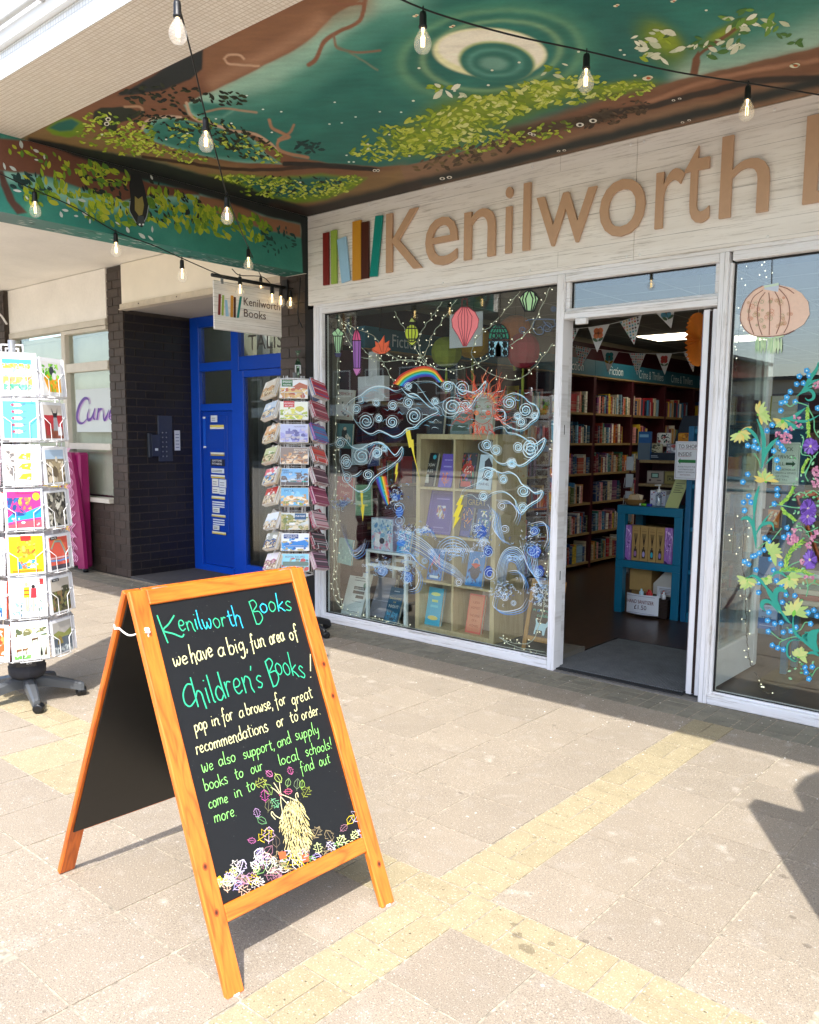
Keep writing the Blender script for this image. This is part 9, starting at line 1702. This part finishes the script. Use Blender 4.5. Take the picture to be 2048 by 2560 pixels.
for x, y, a, s in ((500, 480, -20, 150), (225, 790, 105, 130), (710, 770, 60, 150), (775, 1190, -75, 180), (830, 1690, -50, 120), (450, 780, 80, 80)): daff(W7, x, y, a, s)
def pinkb(Wf, x, y, n, r):
    for k in range(n): a = rw.uniform(0, 6.28); q = r*math.sqrt(rw.random()); spiral(m, Wf, x+math.cos(a)*q, y+math.sin(a)*q, 13, .0055, rw.choice(['#d88aa8', '#e8a8bc', '#c87898']), 1.6, 1, None, LR)
for x, y, n, r in ((1040, 420, 16, 50), (780, 850, 12, 50), (790, 930, 8, 40), (640, 1110, 40, 80), (540, 1060, 8, 36), (1040, 1530, 34, 70), (1030, 1680, 24, 60), (700, 980, 6, 26)): pinkb(W6, x, y, n, r)
for x, y, n, r in ((760, 320, 44, 70), (1040, 230, 10, 30), (1000, 310, 12, 36), (950, 390, 12, 34), (880, 580, 8, 30), (920, 765, 6, 20), (990, 765, 6, 20), (780, 210, 8, 26)): pinkb(W7, x, y, n, r)
def purple(Wf, cx, cy, rx, ry):
    for k in range(70):
        a = rw.uniform(0, 6.28); vs(Wf, [(cx+math.cos(a)*rx*.15, cy+math.sin(a)*ry*.15), (cx+math.cos(a+.1)*rx*.6, cy+math.sin(a+.1)*ry*.6), (cx+math.cos(a)*rx*rw.uniform(.8, 1.05), cy+math.sin(a)*ry*rw.uniform(.8, 1.05))], .012, rw.choice(['#7a4fb8', '#8a60c8', '#6a3fa8', '#9a78d0', '#4a2a7a']))
    for k in range(8): a = k*.8; vs(Wf, [(cx, cy), (cx+math.cos(a)*rx*.2, cy+math.sin(a)*ry*.2)], .008, '#e8d8a0')
purple(W6, 960, 1210, 110, 110); purple(W6, 930, 2010, 110, 130); purple(W7, 940, 55, 100, 110); purple(W7, 960, 560, 90, 120)
m.build('vine_paint', M_wp, vn)

# ================================================================ fairy lights behind the glass
M_fc = mat('fairy_cable', '#c9c9b8', .5, noise=(30, .1)); M_fb = mat('fairy_bulb', '#f4ecd0', .3, emit=.6); M_fg = mat('fairy_cable_green', '#20241f', .6, noise=(30, .1))
def fairy(Wf, P, label, yy=.075, col=None, step=.035, name='fairy_lights'):
    t = thing(name, label, 'fairy lights', Wf(*P[0])); Q = [Vector((p.x, yy+.006*math.sin(i*1.3), p.z)) for i, p in enumerate(smooth([Wf(*p) for p in P], 8))]
    b = MB(); b.tube(Q, .0026, 5); L = 0; hb = MB()
    for i in range(1, len(Q)):
        L += (Q[i]-Q[i-1]).length
        if L > step:
            L = 0; a = rw.uniform(0, 6.28); e = Q[i]+Vector((math.cos(a)*.024, rw.uniform(-.008, .012), math.sin(a)*.024)); b.tube([Q[i], (Q[i]+e)/2, e], .0018, 4); hb.lathe([(0, -.004), (.0034, -.001), (.0034, .003), (0, .005)], e, 6)
    b.build('cable', col or M_fc, t)
    if hb.f: tag(hb.build('small_bulbs', M_fb, t), kind='stuff')
fairy(W1, [(165, 290), (160, 500), (155, 700), (148, 900), (145, 1100), (148, 1340)], 'white fairy light string hanging straight down the left edge of the left window')
fairy(W2, [(148, 130), (140, 300), (150, 450), (128, 600), (138, 750), (125, 900), (135, 1000), (180, 1090)], 'white fairy light string gathered at the lower left window corner', step=.028)
fairy(W2, [(152, 450), (142, 600), (150, 800), (142, 900), (165, 1000), (190, 1095)], 'second white fairy light strand beside the lower left corner string', .085)
fairy(W1, [(160, 290), (240, 400), (330, 520), (450, 600), (600, 590), (700, 600), (850, 655), (1000, 650), (1150, 590), (1300, 500), (1420, 420), (1500, 300), (1590, 100)], 'long drooping white fairy light string across the top of the left window')
fairy(W1, [(200, 330), (280, 380), (400, 430), (520, 560), (640, 600), (740, 560), (790, 430), (860, 330), (960, 180)], 'white fairy light string crossing left of the balloon lantern')
fairy(W1, [(860, 200), (800, 290), (740, 370), (700, 480), (760, 620), (840, 660)], 'short white fairy light strand dropping beside the yellow green lantern')
fairy(W1, [(1390, 120), (1300, 240), (1180, 370), (1130, 400), (1060, 540), (1150, 660), (1300, 720), (1400, 710), (1500, 620), (1610, 480)], 'white fairy light string looping right of the balloon lantern')
fairy(W1, [(540, 260), (580, 340), (640, 420), (700, 540), (780, 660)], 'white fairy light strand slanting past the yellow green lantern')
fairy(W1, [(170, 340), (300, 560), (440, 580), (480, 640), (540, 750)], 'white fairy light strand slanting to the rainbow')
fairy(W1, [(1630, 760), (1622, 950), (1615, 1150), (1612, 1340)], 'white fairy light string down the right edge of the left window')
fairy(W2, [(1585, 700), (1560, 1000), (1480, 1290), (1350, 1320), (1250, 1280), (1350, 1340), (1560, 1380)], 'white fairy lights heaped at the lower right window corner')
fairy(W2, [(185, 1090), (300, 1130), (500, 1170), (600, 1195), (640, 1215)], 'white fairy lights lying along the bottom of the left window', step=.025)
fairy(WD, [(1030, 530), (1020, 700), (1000, 900), (960, 1200), (930, 1500), (900, 1900), (880, 2100)], 'dark cabled fairy lights down the left edge of the right window', .09, M_fg, .05)
fairy(W7, [(50, 0), (40, 250), (20, 500)], 'dark cabled fairy light strand in the middle left of the right window', .09, M_fg, .04)
fairy(W7, [(160, 0), (150, 250), (140, 600), (165, 900), (175, 1150), (180, 1400), (195, 1570), (230, 1800), (270, 1830)], 'long dark cabled fairy light strand in the right window', .095, M_fg, .045)
fairy(W7, [(280, 1900), (350, 1990), (330, 2060), (400, 2120), (480, 2150)], 'dark fairy lights curled at the bottom of the right window', .09, M_fg, .03)
fairy(WD, [(1200, 500), (1240, 600), (1290, 680), (1350, 660), (1300, 560), (1330, 520)], 'dark fairy light knot above the peach lantern', .09, M_fg, .03)
# ================================================================ festoon lights and hanging sign
M_bulb = mat('bulb_glass', '#f4f4f2', .08, alpha=.17, spec=1.0); M_sock = mat('black_socket', '#0f1012', .45, noise=(40, .1)); M_fil = mat('filament', '#ffd890', .4, emit=2.2)  # faint white bulb colour stands in for bright reflections on clear glass
def make_bulb(root, p):
    """A60 filament bulb in a rubber socket hanging at p"""
    b = MB(); b.lathe([(0, .0), (.012, 0), (.014, -.012), (.0145, -.045), (.017, -.05), (.016, -.056), (0, -.056)], p, 12); b.tube([p+Vector((0, 0, 0)), p+Vector((.006, 0, .012)), p+Vector((0, 0, .022)), p+Vector((-.006, 0, .012)), p], .0025, 5); return b
fest_src = None
def bulb_at(root, p, first=[None]):
    if first[0] is None:
        o = Vector((0, 0, 0)); s = make_bulb(None, o).build('socket', M_sock)
        b = MB(); b.lathe([(.012, -.054), (.013, -.062), (.020, -.076), (.030, -.092), (.0345, -.110), (.032, -.128), (.021, -.142), (0, -.148)], o, 16); g = b.build('bulb', M_bulb)
        b = MB(); b.tube([(0, 0, -.056), (0, 0, -.078)], [.006, .003], 6)
        for k in range(4): a = k*PI/2; b.tube([(0, 0, -.078), (math.cos(a)*.007, math.sin(a)*.007, -.088), (math.cos(a)*.006, math.sin(a)*.006, -.122)], .0016, 4)
        f = b.build('filament', M_fil); first[0] = (s.data, g.data, f.data)
        for x in (s, g, f): bpy.data.objects.remove(x)
    s = bpy.data.objects.new('socket', first[0][0]); COL.objects.link(s); s.parent = root; s.location = Vector(p)-root.location; s.rotation_euler = (0, 0, rnd.uniform(0, 3))
    g = bpy.data.objects.new('bulb', first[0][1]); COL.objects.link(g); g.parent = s
    f = bpy.data.objects.new('filament', first[0][2]); COL.objects.link(f); f.parent = s
def festoon(label, P, idx, z_drop=.012):
    t = thing('festoon_lights', label, 'string lights', P[0]); b = MB(); Q = smooth(P, 6); b.tube(Q, .0035, 6); b.build('cable', M_sock, t)
    for i in idx: bulb_at(t, P[i]-Vector((0, 0, z_drop)))
Zc = ZC-.10
def Gc(x, y, z): return G(x, y, z)
PR = [Gc(890, -60, 3.13), Gc(1058, 22, 3.09), Gc(1467, 128, 3.06), Gc(1871, 208, 3.06), Gc(2200, 262, 3.10)]
PR = [PR[0], PR[1], (PR[1]+PR[2])/2-Vector((0, 0, .012)), PR[2], (PR[2]+PR[3])/2-Vector((0, 0, .012)), PR[3], PR[4]]
festoon('black festoon cable with clear filament bulbs crossing the ceiling mural at upper right', PR, [1, 3, 5])
def at_ray(px, py, q): 
    """point seen at px,py on the vertical plane through q facing the shop corner diagonal"""
    return q
# second string: from the front beam down to the corner by the hanging sign
E0 = G(443, -25, 3.10); E1 = Vector((-2.52, -.30, 2.80))
def on_line(px, py):
    # vertical plane through E0 and E1
    n = Vector((E1.y-E0.y, -(E1.x-E0.x), 0)).normalized(); d = ray(px, py); t = (E0-CAM).dot(n)/d.dot(n); return CAM+d*t
PL_ = [on_line(440, -40), on_line(443, -6), on_line(480, 140), on_line(514, 288), on_line(545, 400), on_line(567, 486), on_line(596, 560), on_line(621, 618), on_line(652, 690)]
festoon('black festoon cable with clear bulbs falling from the front beam to the shop corner', PL_, [1, 3, 5, 7, 8])
XB2 = XB+.03
PB_ = [S(-20, 425, XB2), S(86, 474, XB2), S(190, 520, XB2), S(289, 578, XB2), S(380, 612, XB2)]
PB_ += [F(457, 645, -1.0)*0+Vector((XB+.02, S(457, 645, XB2).y, S(457, 645, XB2).z))]
PB_ += [Vector((-2.38, -.75, 2.66)), Vector((-2.46, -.50, 2.66))]
festoon('black festoon cable with clear bulbs running along the painted cross beam', PB_, [1, 3, 5])
PC_ = [S(580, 672, -2.44), S(600, 688, -2.44), S(655, 692, -2.44), S(680, 712, -2.44), S(702, 718, -2.44), S(726, 722, -2.44), S(750, 715, -2.44)]
festoon('cluster of clear bulbs hanging by the small shop sign bracket', PC_, [1, 3, 4, 5])
hs = thing('hanging_sign', 'small whitewashed board sign with coloured books logo hanging from a black bar', 'sign', (-2.52, -.4, 2.45))
XS2 = -2.52; P4 = [S(538, 691, XS2), S(707, 738, XS2), S(701, 842, XS2), S(532, 823, XS2)]
y0s = (P4[0].y+P4[3].y)/2; y1s = (P4[1].y+P4[2].y)/2; z1s = (P4[0].z+P4[1].z)/2; z0s = (P4[2].z+P4[3].z)/2
b = MB(); b.bbox((XS2-.012, y0s, z0s), (XS2, y1s, z1s), .002); b.build('sign_board', plank_mat('small_sign_planks', horiz=('Y', 'Z'), k=1.6), hs)
b = MB(); b.tube([Vector((XS2-.006, y0s-.01, z1s+.035)), Vector((XS2-.006, .0, z1s+.035))], .014, 10); b.bbox((XS2-.04, -.02, z1s-.06), (XS2+.03, .0, z1s+.10), .004); b.build('support_bar', M_sock, hs)
for y in (y0s+.08, y1s-.08): b = MB(); b.box((XS2-.008, y-.01, z1s-.02), (XS2+.001, y+.01, z1s+.03)); b.build('hanger', M_greyst, hs)
b = MB(); Hs = z1s-z0s; Ws = y1s-y0s; Ps = lambda u, v, o=.0015: Vector((XS2+o, y0s+u*Ws, z0s+v*Hs))
for pts, c in (([(.05, .30), (.085, .30), (.10, .73), (.065, .73)], '#7d211d'), ([(.10, .30), (.13, .30), (.145, .72), (.115, .72)], '#98b44c'), ([(.16, .29), (.205, .30), (.185, .63), (.15, .63)], '#9cc7e6'), ([(.225, .29), (.265, .29), (.275, .74), (.235, .74)], '#c98f2d'), ([(.27, .29), (.305, .29), (.31, .72), (.278, .72)], '#4a2018'), ([(.315, .29), (.35, .30), (.40, .76), (.365, .75)], '#00857c')): b.poly([Ps(*p) for p in pts], c)
put_text(b, 'Kenilworth', Ps(.42, .58), (0, 1, 0), (0, 0, 1), h=.062, w=.55*Ws, col='#4a3028', off=.002); put_text(b, 'Books', Ps(.42, .34), (0, 1, 0), (0, 0, 1), h=.062, w=.33*Ws, col='#4a3028', off=.002)
b.build('sign_print', M_print, hs)
cb2 = MB(); cb2.tube(smooth([(-2.33, -.02, 2.74), (-2.32, -.04, 2.6), (-2.35, -.03, 2.45), (-2.31, -.02, 2.35)], 5), .005, 6); tag(cb2.build('wall_cable', M_sock), 'thin black cable looping down the brick pier below the cross beam', 'cable')

# ================================================================ the street behind the camera (seen in the glass) and an added shade caster
b = thing('shade_caster', 'added unseen board with rounded top, shaped to cast the shade at lower right', 'board', (2.95, -2.7, 0))  # added out of view; its outline is shaped to cast the lower right shade
m_ = MB(); m_.bbox((2.71, -2.72, 0), (3.6, -2.62, 2.29), .004); m_.build('shade_caster_body', mat('shade_caster_red', '#7a4234', .85, noise=(20, .25)), b)
m_ = MB(); m_.prism([(2.93, 2.291), (3.5, 2.291), (3.62, 2.6), (3.6, 3.0), (3.4, 3.16), (3.18, 3.08), (3.05, 2.87), (2.99, 2.72), (2.97, 2.5)], 2.62, 2.70, M=Matrix(((1, 0, 0, 0), (0, 0, -1, 0), (0, 1, 0, 0), (0, 0, 0, 1)))); m_.build('shade_caster_top', mat('shade_caster_buff', '#a89c8c', .8), b, recalc=True)
def facade(x0, x1, y, h, label, wall, seed, shop_col):
    t = thing('terrace_building', label, 'building', ((x0+x1)/2, y, 0)); r = random.Random(seed)
    c = MB(); c.box((x0, y-6, 0), (x1, y, h)); c.build('wall', wall, t); c = MB(); c.prism([(x0-.2, h), (x1+.2, h), (x1+.2, h+.12), (x0-.2, h+.12)], y-6, y+.3, M=Matrix(((1, 0, 0, 0), (0, 0, 1, 0), (0, 1, 0, 0), (0, 0, 0, 1)))); c.build('roof', mat('slate', '#3a3a40', .7), t, recalc=True)
    n = int((x1-x0)/2.2)
    for k in range(n):
        x = x0+.5+k*2.2; wv = 1.2; c = MB()
        if h > 4: c.box((x, y, 3.4), (x+wv, y+.05, 4.7)); c.build('window_frame', M_oldw, t); c = MB(); c.box((x+.08, y+.051, 3.48), (x+wv-.08, y+.06, 4.62)); c.build('window_pane', mat('far_pane', '#20262c', .1), t)
        c = MB(); c.box((x-.3, y, .4), (x+1.6, y+.06, 2.4)); c.build('shop_window', mat('far_shop_glass', '#1a1d20', .15), t)
    c = MB(); c.box((x0, y+.061, 2.5), (x1, y+.12, 3.05)); c.build('shop_fascia', mat('far_fascia_%d' % seed, shop_col, .5), t)
M_rb = mat('terrace_brick', '#7d3d2c', .85, noise=(3, .12), noise2=(40, .2)); M_rp = mat('terrace_render', '#b8b0a2', .8, noise=(2, .08))
facade(-46, -18, -25, 9.2, 'tall olive brown block across the street reflected in the left window', mat('terrace_olive', '#6b6150', .85, noise=(3, .12)), 1, '#c8c4bc'); facade(-17.8, -9.5, -27, 4.6, 'red brick shop across the street', M_rb, 2, '#2a3a5a')
facade(-9.3, 9, -27, 3.6, 'low rendered shop row across the street', M_rp, 3, '#5a2a2a'); facade(9.2, 24, -27, 5.2, 'two storey rendered shop across the street at right', M_rp, 4, '#2a4a3a')
b = MB(); b.box((-60, -24, -.015), (60, -20, .06)); struct(b, 'far_pavement', M_slab)
